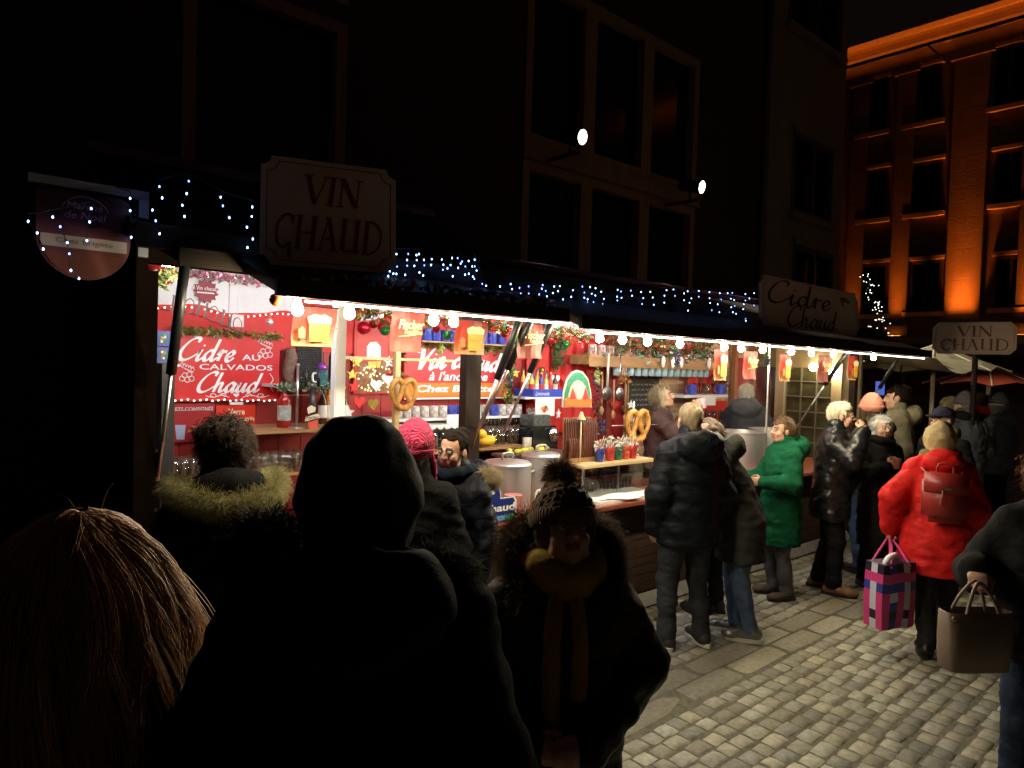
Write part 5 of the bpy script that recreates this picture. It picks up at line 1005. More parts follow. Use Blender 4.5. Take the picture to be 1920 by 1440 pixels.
for i in range(9):
    p=atY(1288+i*8.5,739,4.78); p=(p[0],4.78,zf+.001)
    if jn is None: jn=lathe_thing('jar','small lidded jar in the back row on the far white shelf','jar',p,[(0,0),(.03,0),(.033,.01),(.033,.09),(.026,.1),(.03,.102),(.03,.125),(0,.125)],M('jam jar',(.35,.06,.04),.2,var=.6,scale=12),12,'jars on the far shelf')
    else: dup(jn,p)
tw=None
for i in range(7):
    p=atY(1186+i*9,760,4.82); p=(p[0],4.82,1.32+.0*i)
    if tw is None: tw=lathe_thing('tin','round printed tin on the low shelf under the chalkboard','tin',p,[(0,0),(.045,0),(.045,.13),(.047,.13),(.047,.15),(0,.15)],M('print tin',(.5,.3,.12),.35,var=.7,scale=14),14,'tins under the chalkboard')
    else: dup(tw,p)
b=MB(); a_=atY(1180,760,4.8); c_=atY(1250,760,4.8); b.box(a_[0],c_[0]+.05,4.7,4.88,1.30,1.319); sp('shelf',b,wdl)
for i,x in enumerate((1128,1150,1172)):
    p=atY(x,752+8*i,4.46); t=thing('wooden_spoon',('long','middle','short')[i]+' wooden spoon hanging low on the brick panel','spoon',tuple(p)); m=MB(); m.tube([p+[0,0,.25],p+[.004,0,-.05]],.008,6); m.ell(p+np.array([.004,0,-.09]),(.028,.01,.045),12); obj('spoon',m,wdl,t,smooth=True)
# sheet hanging from the roof edge: hanging steam above the pots
stm=bpy.data.materials.new('steam'); stm.use_nodes=True; n=stm.node_tree.nodes; n.remove(n['Principled BSDF']); pv=n.new('ShaderNodeVolumePrincipled'); pv.inputs['Color'].default_value=(.9,.9,.9,1)
no=n.new('ShaderNodeTexNoise'); no.inputs['Scale'].default_value=4; no.inputs['Detail'].default_value=3; tcs=n.new('ShaderNodeTexCoord'); mr=n.new('ShaderNodeMapRange'); mr.inputs[1].default_value=.45; mr.inputs[2].default_value=.75; mr.inputs[3].default_value=0; mr.inputs[4].default_value=.7
stm.node_tree.links.new(tcs.outputs['Object'],no.inputs['Vector']); stm.node_tree.links.new(no.outputs[0],mr.inputs[0]); stm.node_tree.links.new(mr.outputs[0],pv.inputs['Density']); stm.node_tree.links.new(pv.outputs[0],n['Material Output'].inputs['Volume'])
b=MB(); b.lathe([(0,1.34),(.2,1.36),(.3,1.6),(.34,1.85),(.22,2.05),(0,2.1)],16,(6.9,3.86,0)); o=tag(obj('steam',b,stm,smooth=True),'pale steam rising from the two open pots','steam'); o['kind']='stuff'
# parasols beyond the chalet
def parasol(label,p,r,zr,zt_,mat,pole):
    t=thing('parasol',label,'parasol',(p[0],p[1],0)); m=MB(); V=[(p[0],p[1],zt_)]; n=8
    for k in range(n): a=2*math.pi*k/n+.3; V.append((p[0]+r*math.cos(a),p[1]+r*math.sin(a),zr)); 
    for k in range(n): a=2*math.pi*(k+.5)/n+.3; V.append((p[0]+r*.86*math.cos(a),p[1]+r*.86*math.sin(a),zr+.06))
    for k in range(n): m.add([V[0],V[1+k],V[1+n+k]],[(0,1,2)]); m.add([V[0],V[1+n+k],V[1+(k+1)%n]],[(0,1,2)])
    obj('canopy',m,mat,t); m=MB()
    for k in range(n): m.tube([V[0],V[1+k]],.012,5)
    obj('ribs',m,pole,t); m=MB(); m.tube([(p[0],p[1],0),(p[0],p[1],zt_+.05)],.03,10); obj('pole',m,pole,t,smooth=True)
bc=M('beige canvas',(.42,.36,.22),.8,var=.2,scale=3); rc=M('rust red canvas',(.45,.06,.02),.8,var=.2,scale=3)
p=atD(1690,800,9.6); parasol('nearer beige parasol behind the right end of the chalet',p,.95,2.0,2.3,bc,wdv)
p=atD(1745,800,9.9); parasol('farther beige parasol on a pale pole',p,.9,2.05,2.4,bc,M('pale pole',(.8,.66,.42),.5)); 
p=atD(1850,800,11); parasol('rust red parasol on a pale pole at the far right',p,.9,1.85,2.15,rc,MATS['pale pole'])
# sailcloth awning between chalet and parasols
b=MB(); n=10
for i in range(n):
    for j in range(6):
        def P(a,c): u=a/n; v=c/6; return (8.75+1.7*u,2.75+1.3*v,2.16-.16*math.sin(math.pi*u)*(1-.3*v)+.12*v)
        b.add([P(i,j),P(i+1,j),P(i+1,j+1),P(i,j+1)],[(0,1,2,3)])
tag(obj('sail_awning',b,bc,smooth=True),'sagging beige canvas awning past the right end of the long flap','awning')
# garland tree of lights in front of the orange facade
pp=[(1627,517),(1632,530),(1625,545),(1643,565),(1648,578),(1652,590),(1655,600),(1657,612),(1660,625),(1650,640),(1628,608),(1622,625)]
t=thing('light_garland','sparse white light points climbing in front of the orange facade beyond the chalet','fairy lights',tuple(atD(1640,640,9.5))); b=MB(); b.tube([atD(x,y,9.5) for x,y in pp],.004,4); obj('cable',b,wire,t)
g=M('white far led',(1,.95,.9),.3,var=0,emit=3,ecol=(1,.95,.85),sample=False); f0=None
for k in range(60):
    i=random.randrange(len(pp)-1); u=random.random(); x=pp[i][0]*(1-u)+pp[i+1][0]*u+random.gauss(0,8); y=pp[i][1]*(1-u)+pp[i+1][1]*u+random.gauss(0,3); p=atD(x,y,9.5)
    if f0 is None: m=MB(); m.ell((0,0,0),(.0065,.0065,.0065),6); f0=e=obj('led',m,g,t,world=False)
    else: e=f0.copy(); COL.objects.link(e); e.parent=t
    e.location=Vector(p)-t.location
for x,y in ((1790,711),(1801,710),(1873,703),(1898,704),(1862,702)):
    p=atD(x,y,14); t=thing('far_lamp','small cold white lamp in the row above the far market crowd','lamp',tuple(p),group='small lamps over the far crowd'); m=MB(); m.ell(p,(.035,.035,.035),8); obj('globe',m,M('far lamp',(1,1,1),.3,var=0,emit=5,ecol=(.9,.95,1)),t); m=MB(); m.tube([p+[0,0,.03],p+[0,0,.6]],.006,4); obj('cord',m,wire,t)
q=rect(8.0,1640,715,1662,740); p=atD(1650,728,12.5); b=MB(); b.box(p[0]-.07,p[0]+.07,p[1]-.05,p[1]+.05,p[2]-.12,p[2]+.12); tag(obj('blue_lightbox',b,M('blue light box',(.2,.3,.9),.3,var=.6,scale=9,emit=.7,ecol=(.12,.2,.8))),'small glowing blue light box far behind the pink beanie','light box')
# ================================================================== PEOPLE
class SDF:
    def __init__(s,lo,hi,res):
        s.lo=np.array(lo,float); s.res=res; s.n=np.ceil((np.array(hi)-s.lo)/res).astype(int)+1
        s.ax=[s.lo[i]+res*np.arange(s.n[i]) for i in range(3)]; s.v=np.full(tuple(s.n),1.,np.float32)
    def _win(s,lo,hi):
        a=np.clip(np.floor((np.array(lo)-s.lo)/s.res).astype(int),0,s.n); b=np.clip(np.ceil((np.array(hi)-s.lo)/s.res).astype(int)+1,0,s.n)
        sl=tuple(slice(i,j) for i,j in zip(a,b)); 
        if any(i>=j for i,j in zip(a,b)): return None
        return sl,s.ax[0][sl[0]][:,None,None],s.ax[1][sl[1]][None,:,None],s.ax[2][sl[2]][None,None,:]
    def put(s,lo,hi,fn,k,sub=False):
        m=.05+k; w=s._win(np.array(lo)-m,np.array(hi)+m)
        if w is None: return
        sl,X,Y,Z=w; d=fn(X,Y,Z).astype(np.float32); v=s.v[sl]
        if sub: d=-d; h=np.clip(.5-.5*(v-d)/k,0,1); s.v[sl]=v+(d-v)*h+k*h*(1-h)
        else: h=np.clip(.5+.5*(v-d)/k,0,1); s.v[sl]=v+(d-v)*h-k*h*(1-h)
    def cap(s,a,b,ra,rb=None,k=.02,sub=False):
        a=np.array(a,float); b=np.array(b,float); rb=ra if rb is None else rb; ba=b-a; L=ba@ba+1e-12; R=max(ra,rb)
        def fn(X,Y,Z):
            t=np.clip(((X-a[0])*ba[0]+(Y-a[1])*ba[1]+(Z-a[2])*ba[2])/L,0,1)
            return np.sqrt((X-a[0]-t*ba[0])**2+(Y-a[1]-t*ba[1])**2+(Z-a[2]-t*ba[2])**2)-(ra+(rb-ra)*t)
        s.put(np.minimum(a,b)-R,np.maximum(a,b)+R,fn,k,sub)
    def ell(s,c,r,R=None,k=.02,sub=False):
        c=np.array(c,float); r=np.array(r,float); R=np.eye(3) if R is None else R; m=r.max(); mn=r.min()
        def fn(X,Y,Z):
            x,y,z=X-c[0],Y-c[1],Z-c[2]; q=[(x*R[0][i]+y*R[1][i]+z*R[2][i])/r[i] for i in range(3)]
            k0=np.sqrt(q[0]**2+q[1]**2+q[2]**2); k1=np.sqrt((q[0]/r[0])**2+(q[1]/r[1])**2+(q[2]/r[2])**2)+1e-9
            return k0*(k0-1)/k1
        s.put(c-m,c+m,fn,k,sub)
    def stack(s,secs,k=.02):
        """secs = (x,y,z,rx,ry) bottom to top"""
        A=np.array(secs,float); o=A[:,2].argsort(); A=A[o]; zz=A[:,2]
        lo=[(A[:,0]-A[:,3]).min(),(A[:,1]-A[:,4]).min(),zz[0]]; hi=[(A[:,0]+A[:,3]).max(),(A[:,1]+A[:,4]).max(),zz[-1]]
        def fn(X,Y,Z):
            z=np.clip(Z,zz[0],zz[-1]); f=[np.interp(z,zz,A[:,i]) for i in (0,1,3,4)]
            q=np.sqrt(((X-f[0])/f[2])**2+((Y-f[1])/f[3])**2); d=(q-1)*np.minimum(f[2],f[3])
            return np.maximum(d,np.abs(Z-(zz[0]+zz[-1])/2)-(zz[-1]-zz[0])/2)
        s.put(lo,hi,fn,k)
    def noise(s,amp,freq,seed,stretch=(1,1,1),n=7,ridge=False):
        i=np.argwhere(np.abs(s.v)<.04+amp); 
        if len(i)==0: return
        P=i*s.res+s.lo; g=np.random.default_rng(seed); t=np.zeros(len(P))
        for _ in range(n):
            d=g.normal(0,1,3)*np.array(stretch); d=d/np.linalg.norm(d)*freq*g.uniform(.6,1.6); w=np.sin(P@d*6.283+g.uniform(0,6.28)+.8*np.sin(P[:,2]*freq*3+g.uniform(0,6)))
            t+=(1-2*np.abs(w)) if ridge else w
        s.v[i[:,0],i[:,1],i[:,2]]+=(amp*t/math.sqrt(n)).astype(np.float32)
    def quilt(s,amp,pitch,z0,z1):
        i=np.argwhere(np.abs(s.v)<.05); P=i*s.res+s.lo; m=(P[:,2]>z0)&(P[:,2]<z1); i=i[m]; P=P[m]
        w=np.abs(np.sin(math.pi*(P[:,2]+.012*np.sin(P[:,0]*18)+.01*np.sin(P[:,1]*23))/pitch))**.55
        s.v[i[:,0],i[:,1],i[:,2]]+=(amp*(.6-w)).astype(np.float32)
    def cut(s,fn):   # keep where fn<0
        X,Y,Z=s.ax[0][:,None,None],s.ax[1][None,:,None],s.ax[2][None,None,:]; s.v=np.maximum(s.v,fn(X,Y,Z).astype(np.float32))
    def mesh(s):
        v=s.v; v[[0,-1]]=1; v[:,[0,-1]]=1; v[:,:,[0,-1]]=1; g=v<0
        c=np.zeros(tuple(s.n-1),np.int8)
        for i in (0,1):
            for j in (0,1):
                for k in (0,1): c+=g[i:s.n[0]-1+i,j:s.n[1]-1+j,k:s.n[2]-1+k]
        I=np.argwhere((c>0)&(c<8)); idx=np.full(tuple(s.n-1),-1,np.int32); idx[I[:,0],I[:,1],I[:,2]]=np.arange(len(I))
        cr=[(i,j,k) for i in (0,1) for j in (0,1) for k in (0,1)]; cv=np.stack([v[I[:,0]+a,I[:,1]+b,I[:,2]+d] for a,b,d in cr],1)
        acc=np.zeros((len(I),3)); cnt=np.zeros(len(I))
        for p in range(8):
            for q in range(p+1,8):
                if sum(abs(cr[p][t]-cr[q][t]) for t in range(3))!=1: continue
                m=(cv[:,p]<0)!=(cv[:,q]<0); t=cv[m,p]/(cv[m,p]-cv[m,q]); a=np.array(cr[p]); b=np.array(cr[q]); acc[m]+=a+t[:,None]*(b-a); cnt[m]+=1
        V=(I+acc/cnt[:,None])*s.res+s.lo; Fs=[]
        for ax in range(3):
            sl0=[slice(None)]*3; sl1=[slice(None)]*3; sl0[ax]=slice(0,-1); sl1[ax]=slice(1,None); a=g[tuple(sl0)]; b=g[tuple(sl1)]; E=np.argwhere(a!=b); inside=a[E[:,0],E[:,1],E[:,2]]
            u,w=[(1,2),(2,0),(0,1)][ax]; q=[]
            for du,dw in ((-1,-1),(0,-1),(0,0),(-1,0)):
                e=E.copy(); e[:,u]+=du; e[:,w]+=dw; q.append(idx[e[:,0],e[:,1],e[:,2]])
            Q=np.stack(q,1); Q[~inside]=Q[~inside][:,::-1]; Fs.append(Q)
        Fc=np.concatenate(Fs); return V,Fc[(Fc>=0).all(1)]
def rotz(a): c,s=math.cos(a),math.sin(a); return np.array([[c,-s,0],[s,c,0],[0,0,1]])
def rotx(a): c,s=math.cos(a),math.sin(a); return np.array([[1,0,0],[0,c,-s],[0,s,c]])
def emesh(name,V,Fc,mats,parent,s=1.,mi=None,smooth=True):
    me=bpy.data.meshes.new(name); V=np.asarray(V,np.float32)*s; Fc=np.asarray(Fc,np.int32)
    me.vertices.add(len(V)); me.vertices.foreach_set('co',V.ravel()); n=Fc.shape[1]; me.loops.add(Fc.size); me.loops.foreach_set('vertex_index',Fc.ravel())
    me.polygons.add(len(Fc)); me.polygons.foreach_set('loop_start',np.arange(0,Fc.size,n,dtype=np.int32))
    for m in (mats if isinstance(mats,(list,tuple)) else [mats]): me.materials.append(m)
    if mi is not None: me.polygons.foreach_set('material_index',np.asarray(mi,np.int32))
    me.polygons.foreach_set('use_smooth',np.full(len(Fc),smooth)); me.update(calc_edges=True)
    o=bpy.data.objects.new(name,me); COL.objects.link(o)
    if parent is not None: o.parent=parent
    return o
skin=M('skin',(.56,.33,.23),.5,var=.08,scale=30,bump=.03,bscale=300); lipm=M('lips',(.34,.10,.08),.45,var=.05); browm=M('eyebrow',(.06,.04,.03),.8,var=0)
eyew=M('eye white',(.45,.42,.39),.25,var=0); iris=M('iris dark',(.03,.02,.015),.15,var=0)
def unit(v): v=np.array(v,float); return v/np.linalg.norm(v)
def hand(S_,w,d,n,curl,side,thumb=1.,spread=.0):
    """five fingers; w wrist, d pointing direction, n palm normal; side=+1/-1 thumb side"""
    w=np.array(w,float); d=unit(d); n=unit(np.array(n)-d*(np.dot(n,d))); t=np.cross(n,d)*side
    for f in range(4): S_.cap(w,w+d*(.082-.005*abs(f-1))+t*(.030-.02*f),.019,.0125,.012)
    S_.ell(w+d*.05,(.040,.044,.018),np.stack([t,d,n],1),.012)
    for f in range(4):
        L=(.040,.045,.042,.033)[f]; p=w+d*(.084-.005*abs(f-1))+t*(.031-.0205*f); a=0
        dd=d+t*spread*(1.5-f)*.1
        for j,(l,r) in enumerate(((L,.0095),(L*.62,.0088),(L*.52,.0078))):
            a+=curl*(.75,1.0,.6)[j]*(1+.08*f); q=p+(unit(dd)*math.cos(a)+n*math.sin(a))*l; S_.cap(p,q,r,r*.93,.004); p=q
    p=w+d*.028+t*.026; q=p+unit(t*.8+d*.75+n*.35)*.042; S_.cap(p,q,.0135,.0115,.010); r=q+unit(d*.8+n*(.45+.4*curl)-t*.15*thumb)*.034; S_.cap(q,r,.0105,.0095,.004); S_.cap(r,r+unit(d*.55+n*.8-t*.4*thumb)*.024,.0095,.0078,.004)
def person(label,at,facing,h=1.70,lean=0.,crouch=0,head=(0,0,0),arms=None,stance=.11,feet=(0,0),group=None,
           coat=None,legs=None,shoe=None,hair=None,hat=None,scarf=None,fur=None,glasses=False,fine=False,fat=1.,seed=1,fingers=(True,True),zoff=0.,gender='m',beard=None,skinm=None):
    s=h/1.72; t=thing('person',label,'person',(at[0],at[1],zoff),facing-math.pi/2,group); skn=skinm or skin
    Rl=rotx(-math.radians(lean)); piv=np.array([0,0,.95])
    def B(p): p=np.array(p,float); return p if p[2]<.95 else piv+Rl@(p-piv)
    sw=.168 if gender=='m' else .150
    neck=B((0,-.01,1.45)); hc0=B((0,.02,1.60)); Rh=Rl@rotz(math.radians(head[0]))@rotx(math.radians(-head[1]))@np.array([[math.cos(math.radians(head[2])),0,math.sin(math.radians(head[2]))],[0,1,0],[-math.sin(math.radians(head[2])),0,math.cos(math.radians(head[2]))]])
    if lean>12: Rh=rotx(-math.radians(lean*.6))@Rl.T@Rh
    hc=hc0; Hp=lambda p: hc+Rh@np.array(p,float)
    arms=arms or {}; J={}
    for sd,k in ((1,'R'),(-1,'L')):
        sh=B((sd*sw,-.012,1.362)); e,w=arms.get(k,((sd*(sw+.085),-.035,1.09),(sd*(sw+.065),.045,.85)))
        J[k]=(sh,np.array(e,float),np.array(w,float),sd)
    # ---- body, one continuous surface
    res=.0055 if fine else .010
    allp=np.array([hc+[.13,.15,.14],hc-[.13,.15,.14]]+[j for k in J for j in J[k][:3]]); lo=np.minimum(allp.min(0)-.13,[-.3,-.2,-.02]); hi=np.maximum(allp.max(0)+.13,[.3,.2,.2]); lo[2]=-.02
    S_=SDF(lo,hi,res)
    cz=[B((0,0,z)) for z in (.88,1.05,1.2,1.33,1.41)]; dims=((.15,.10),(.135,.095),(.145,.105),(.15,.10),(.11,.075))
    S_.stack([(c[0],c[1],c[2],a*(1 if gender=='m' else .93),b_) for c,(a,b_) in zip(cz,dims)],.03)
    for k in J:
        sh,e,w,sd=J[k]; S_.cap(B((sd*.07,-.01,1.39)),sh,.06,.055,.03); S_.cap(sh,e,.05,.04,.03); S_.cap(e,w,.04,.027,.02)
    ank=[]
    for i,sd in enumerate((1,-1)):
        a=np.array([sd*stance,-.03+feet[i],.08]); kn=np.array([sd*(stance*.5+.05),.03+feet[i]*.45,.48]); S_.cap((sd*.085,0,.9),kn,.085,.056,.03); S_.cap(kn,a,.050,.030,.02); S_.cap(a,a+np.array([sd*.015,.12,-.045]),.024,.022,.02); ank.append((a,kn,sd))
    S_.cap(neck-[0,0,.06],Hp((0,-.015,-.07)),.062,.054,.02)
    E=lambda c,r,k=.015,sub=False: S_.ell(Hp(c),r,Rh,k,sub)
    E((0,-.015,.03),(.074,.093,.085)); E((0,.022,-.03),(.060,.066,.083)); E((0,.047,-.088),(.034,.034,.027),.02)
    for sd in (1,-1):
        E((sd*.042,.058,-.032),(.023,.024,.024),.02); E((sd*.077,-.005,-.008),(.010,.019,.031),.006); E((sd*.05,.02,-.075),(.02,.035,.025),.02)
        E((sd*.031,.103,.005),(.017,.014,.010),.008,True); S_.cap(Hp((sd*.016,.087,.024)),Hp((sd*.047,.076,.022)),.010,.008,.01)
    S_.cap(Hp((0,.084,.012)),Hp((0,.108,-.026)),.009,.0125,.008)
    for sd in (1,-1): E((sd*.012,.096,-.030),(.010,.012,.008),.006)
    S_.cap(Hp((-.020,.084,-.055)),Hp((.020,.084,-.055)),.0075,None,.006); S_.cap(Hp((-.018,.083,-.066)),Hp((.018,.083,-.066)),.0085,None,.006); S_.cap(Hp((-.02,.096,-.0605)),Hp((.02,.096,-.0605)),.0035,None,.003,True)
    for ki,k in enumerate(('R','L')):
        sh,e,w,sd=J[k]; hd=arms.get(k+'h')
        if hd: d,n,cu=hd
        else: d=unit(w-e); n=np.array([-sd*.9,.25,0]); cu=.55
        hand(S_,w+unit(d)*.01,d,n,cu,arms.get(k+'s',1 if sd<0 else -1) if False else (1 if np.dot(np.cross(unit(np.array(n)-unit(d)*np.dot(n,unit(d))),unit(d)),np.array([0,.6,.8]) if not hd else np.array([0,.2,1]))>0 else -1))
    V,Fc=S_.mesh(); C=V[Fc].mean(1); L=(C-hc)@Rh   # head local
    mi=np.zeros(len(Fc),int); hm=np.linalg.norm(C-hc,axis=1)<.17
    lip=hm&(np.abs(L[:,0])<.024)&(L[:,1]>.078)&(L[:,2]<-.048)&(L[:,2]>-.074); brow=hm&(np.abs(L[:,0])>.013)&(np.abs(L[:,0])<.05)&(L[:,1]>.062)&(np.abs(L[:,2]-.027+.05*(np.abs(L[:,0])-.03)**1)<.0055)
    mi[lip]=1; mi[brow]=2; body=emesh('body',V,Fc,[skn,lipm,browm if hair is None or hair.get('dark',True) else M('grey brow',(.3,.28,.25),.8,var=0)],t,s,mi)
    for sd in (1,-1):
        m=MB(); c=Hp((sd*.031,.0845,.005)); m.ell(c*s,(.0125*s,)*3,12); d_=Hp((sd*.031,.0935,.004)); m.ell(d_*s,(.0052*s,.0052*s,.0052*s),8,1); obj('eye',m,[eyew,iris],body,smooth=True,world=False)
    # ---- coat
    if coat:
        z0=coat.get('hem',.78); th=coat.get('th',.03)*fat; rs=coat.get('res',.011); fl=coat.get('flare',0.)
        lo2=np.minimum(np.array([j for k in J for j in J[k][:3]]).min(0)-.14,[-.34,-.30,z0-.03]); hi2=np.maximum(np.array([j for k in J for j in J[k][:3]]).max(0)+.14,[.34,.3,1.0]); hi2=np.maximum(hi2,neck+[.2,.2,.16]); lo2=np.minimum(lo2,neck-[.2,.36,.1]); lo2[2]=z0-.03
        Q=SDF(lo2,hi2,rs); secs=[]
        hw=1 if gender=='m' else .93
        for z,a,b_ in ((z0,.165+fl,.125+fl*.8),(.90,.165+fl*.5,.130+fl*.4),(1.05,.158,.120),(1.2,.166,.130),(1.30,.168,.122),(1.37,.130,.098),(1.42,.085,.080),(1.46,.062,.066)):
            if z<z0 and z!=z0: continue
            c=B((0,-.005,z)) if z>=.95 else np.array([0,0,z]); secs.append((c[0],c[1],c[2],(a*fat)*hw+th,(b_*fat)+th))
        Q.stack(secs,.03)
        for k in J:
            sh,e,w,sd=J[k]; Q.cap(B((sd*.05,-.015,1.405)),sh,.042+th*.8,.052+th*.75,.05); Q.cap(sh,e,.052+th*.8,.050+th*.85,.03); Q.cap(e,w+unit(w-e)*.0,.050+th*.9,.040+th*.6,.02)
        if coat.get('collar',True): Q.cap(neck+[0,-.005,-.02],neck+[0,.005,coat.get('ch',.055)],.085+th*.3,.075+th*.3,.03)
        hd=coat.get('hood')
        if hd: c=B((0,-.13,1.46)); Q.ell(c-[0,.015,.02],np.array((.155,.085,.105))*hd,None,.012); Q.cap(B((-.12,-.04,1.44)),B((.12,-.04,1.44)),.052*hd,None,.02); Q.ell(B((0,-.115,1.545)),np.array((.105,.05,.05))*hd,None,.02,True)
        if coat.get('hoodup'): Q.ell(Hp((0,-.025,.02)),np.array((.115,.135,.135)),Rh,.04); Q.ell(Hp((0,.12,-.01)),(.085,.13,.11),Rh,.02,True)
        if coat.get('quilt'): Q.quilt(.008,coat['quilt'],z0-.1,1.42)
        Q.noise(.6*coat.get('fold',.006),coat.get('ff',3.2),seed,(1,1,coat.get('zs',.7))); Q.noise(.0035,9,seed+5,(1,1,1.3)); Q.noise(coat.get('crease',.0028),5.5,seed+6,(.7,.7,1.4),5,True)
        for k in J:   # cuff end
            sh,e,w,sd=J[k]
        V,Fc=Q.mesh(); co=emesh('coat',V,Fc,coat['m'],t,s); 
        if 'hem2' in coat: pass
    # ---- trousers
    T=SDF([-.34,-.34+min(feet),.03],[.34,.34+max(feet),1.0],.011)
    for a,kn,sd in ank: T.cap((sd*.08,-.005,.93),kn,.10*fat,.075,.03); T.cap(kn,a+[0,.0,.0],.073,.062 if not legs or not legs.get('slim') else .048,.02)
    T.stack([(0,-.005,.82,.16*fat,.12*fat),(0,-.005,.97,.15*fat,.115*fat)],.03); T.noise(.0045,5,seed+9,(.6,.6,1.6)); T.noise(.0028,8,seed+10,(.5,.5,1.8),5,True); T.cut(lambda X,Y,Z:.055-Z+0*X)
    V,Fc=T.mesh(); emesh('trousers',V,Fc,(legs or {}).get('m'),t,s)
    for a,kn,sd in ank:
        Z=SDF(a+[-.1,-.14,-.1],a+[.1,.26,.16],.007); f=np.array([sd*.02,.135,-.035]); Z.cap(a+[0,-.035,-.035],a+f+[0,.0,-.008],.044,.042,.02); Z.cap(a+[0,-.03,-.02],a+[0,.01,.05 if not (shoe or {}).get('boot') else .12],.046,.05,.02); Z.ell(a+f+[0,.02,-.005],(.046,.06,.032),None,.02); Z.cut(lambda X,Y,Z_:(.022-Z_)+0*X); Z.noise(.002,11,seed)
        V,Fc=Z.mesh(); so=emesh('shoe',V,Fc,(shoe or {}).get('m'),t,s); m=MB(); n=22; P=[]
        for i in range(n): an=2*math.pi*i/n; c=a[:2]+np.array([sd*.011,.055]); P.append((c[0]+(.052+.005*math.sin(an))*math.cos(an),c[1]+.149*math.sin(an)))
        m.add([(x*s,y*s,.001) for x,y in P]+[(x*s,y*s,.031*s) for x,y in P],[tuple(range(n))[::-1],tuple(range(n,2*n))]+[(i,(i+1)%n,n+(i+1)%n,n+i) for i in range(n)]); obj('sole',m,(shoe or {}).get('sole',black),so,world=False)
    rg_=np.random.default_rng(seed)
    def strandset(par,base,dirs,L,r,mat,n_seg=5,grav=.6,wave=.0,name='strands',clump=None):
        """thin tapering locks starting at base, first along dirs then falling"""
        m=MB(); n=len(base); V=[];Fc=[]
        P=base.copy(); D=dirs.copy(); Ls=L*rg_.uniform(.6,1.15,n)
        rows=[]; ph=rg_.uniform(0,6.28,n) if clump is None else np.repeat(rg_.uniform(0,6.28,clump[1]),clump[0])+rg_.normal(0,.25,n)
        if clump is not None: Ls=L*np.repeat(rg_.uniform(.65,1.15,clump[1]),clump[0])*rg_.uniform(.9,1.08,n)
        for j in range(n_seg+1):
            f=j/n_seg; rr=r*(1-.8*f); A=np.cross(D,[0,0,1.]); A/=np.linalg.norm(A,axis=1)[:,None]+1e-6; Bv=np.cross(D,A)
            Pw=P+A*(wave*np.sin(f*9+ph))[:,None]+Bv*(wave*.7*np.cos(f*8+ph))[:,None]
            rows+= [Pw+A*rr,Pw-.5*A*rr+.87*Bv*rr,Pw-.5*A*rr-.87*Bv*rr]; P=P+D*(Ls/n_seg)[:,None]; D=D+np.array([0,0,-grav])/n_seg*2; D/=np.linalg.norm(D,axis=1)[:,None]
        V=np.concatenate(rows); ar=np.arange(n)
        for j in range(n_seg):
            for a,b in ((0,1),(1,2),(2,0)): o0=j*3*n; o1=(j+1)*3*n; Fc.append(np.stack([o0+a*n+ar,o0+b*n+ar,o1+b*n+ar,o1+a*n+ar],1))
        return emesh(name,V,np.concatenate(Fc),mat,par,s)
    t['_h']=1; 
    if hair:
        hm_=hair['m']; ty=hair.get('type','short'); g=hair.get('vol',1.)
        lo3=hc-[.2,.24,.34]; hi3=hc+[.2,.2,.24]; H_s=SDF(lo3,hi3,.007)
        H_s.ell(Hp((0,-.018,.035)),np.array((.084,.101,.090))*g,Rh,.02)
        if ty in ('bob','long'): 
            for sd in (1,-1): H_s.cap(Hp((sd*.068,-.01,.03)),Hp((sd*.074,-.02,-.085)),.034*g,.026*g,.03)
            H_s.cap(Hp((0,-.07,.02)),Hp((0,-.075,-.10)),.06*g,.045*g,.03)
        elif ty=='short': H_s.cap(Hp((0,-.06,.0)),Hp((0,-.06,-.045)),.055,.045,.02)
        elif ty=='bun': H_s.ell(Hp((0,-.09,.09)),(.05,.05,.045),Rh,.02); H_s.cap(Hp((0,-.06,.0)),Hp((0,-.06,-.045)),.055,.045,.02)
        elif ty=='curly': H_s.ell(Hp((0,-.03,.03)),np.array((.105,.118,.112))*g,Rh,.02)
        fy=hair.get('front',.052); fz=hair.get('brow',.062)
        X,Y,Z=np.meshgrid(*H_s.ax,indexing='ij'); Lx=((np.stack([X,Y,Z],-1)-hc)@Rh).astype(np.float32)
        face=np.maximum(np.maximum(.012-Lx[...,1]+np.abs(Lx[...,0])*hair.get('side',.25),Lx[...,2]-fz),-1.); 
        earc=np.sqrt((Lx[...,1]-.0)**2+(Lx[...,2]+.012)**2)-.032
        H_s.v=np.maximum(H_s.v,-face)
        if ty in ('short','bun') : H_s.v=np.maximum(H_s.v,-np.maximum(earc,.062-np.abs(Lx[...,0])))
        H_s.noise(hair.get('rough',.005),hair.get('freq',8),seed+3,(1,1,.35)); H_s.noise(.003,22,seed+4,(1.,1.,.25))
        V,Fc=H_s.mesh(); ho=emesh('hair',V,Fc,hm_,t,s)
        nst=hair.get('n',500); FN=V[Fc]; nr=np.cross(FN[:,2]-FN[:,0],FN[:,3]-FN[:,1]); nr/=np.linalg.norm(nr,axis=1)[:,None]+1e-9
        Lc=(FN.mean(1)-hc)@Rh; okp=np.flatnonzero(~((Lc[:,1]>-.02)&(Lc[:,2]<.095))) if ty!='curly' else np.arange(len(Fc)); pick=rg_.choice(okp,min(nst,len(okp)),replace=False); base=FN[pick].mean(1)-nr[pick]*.004; 
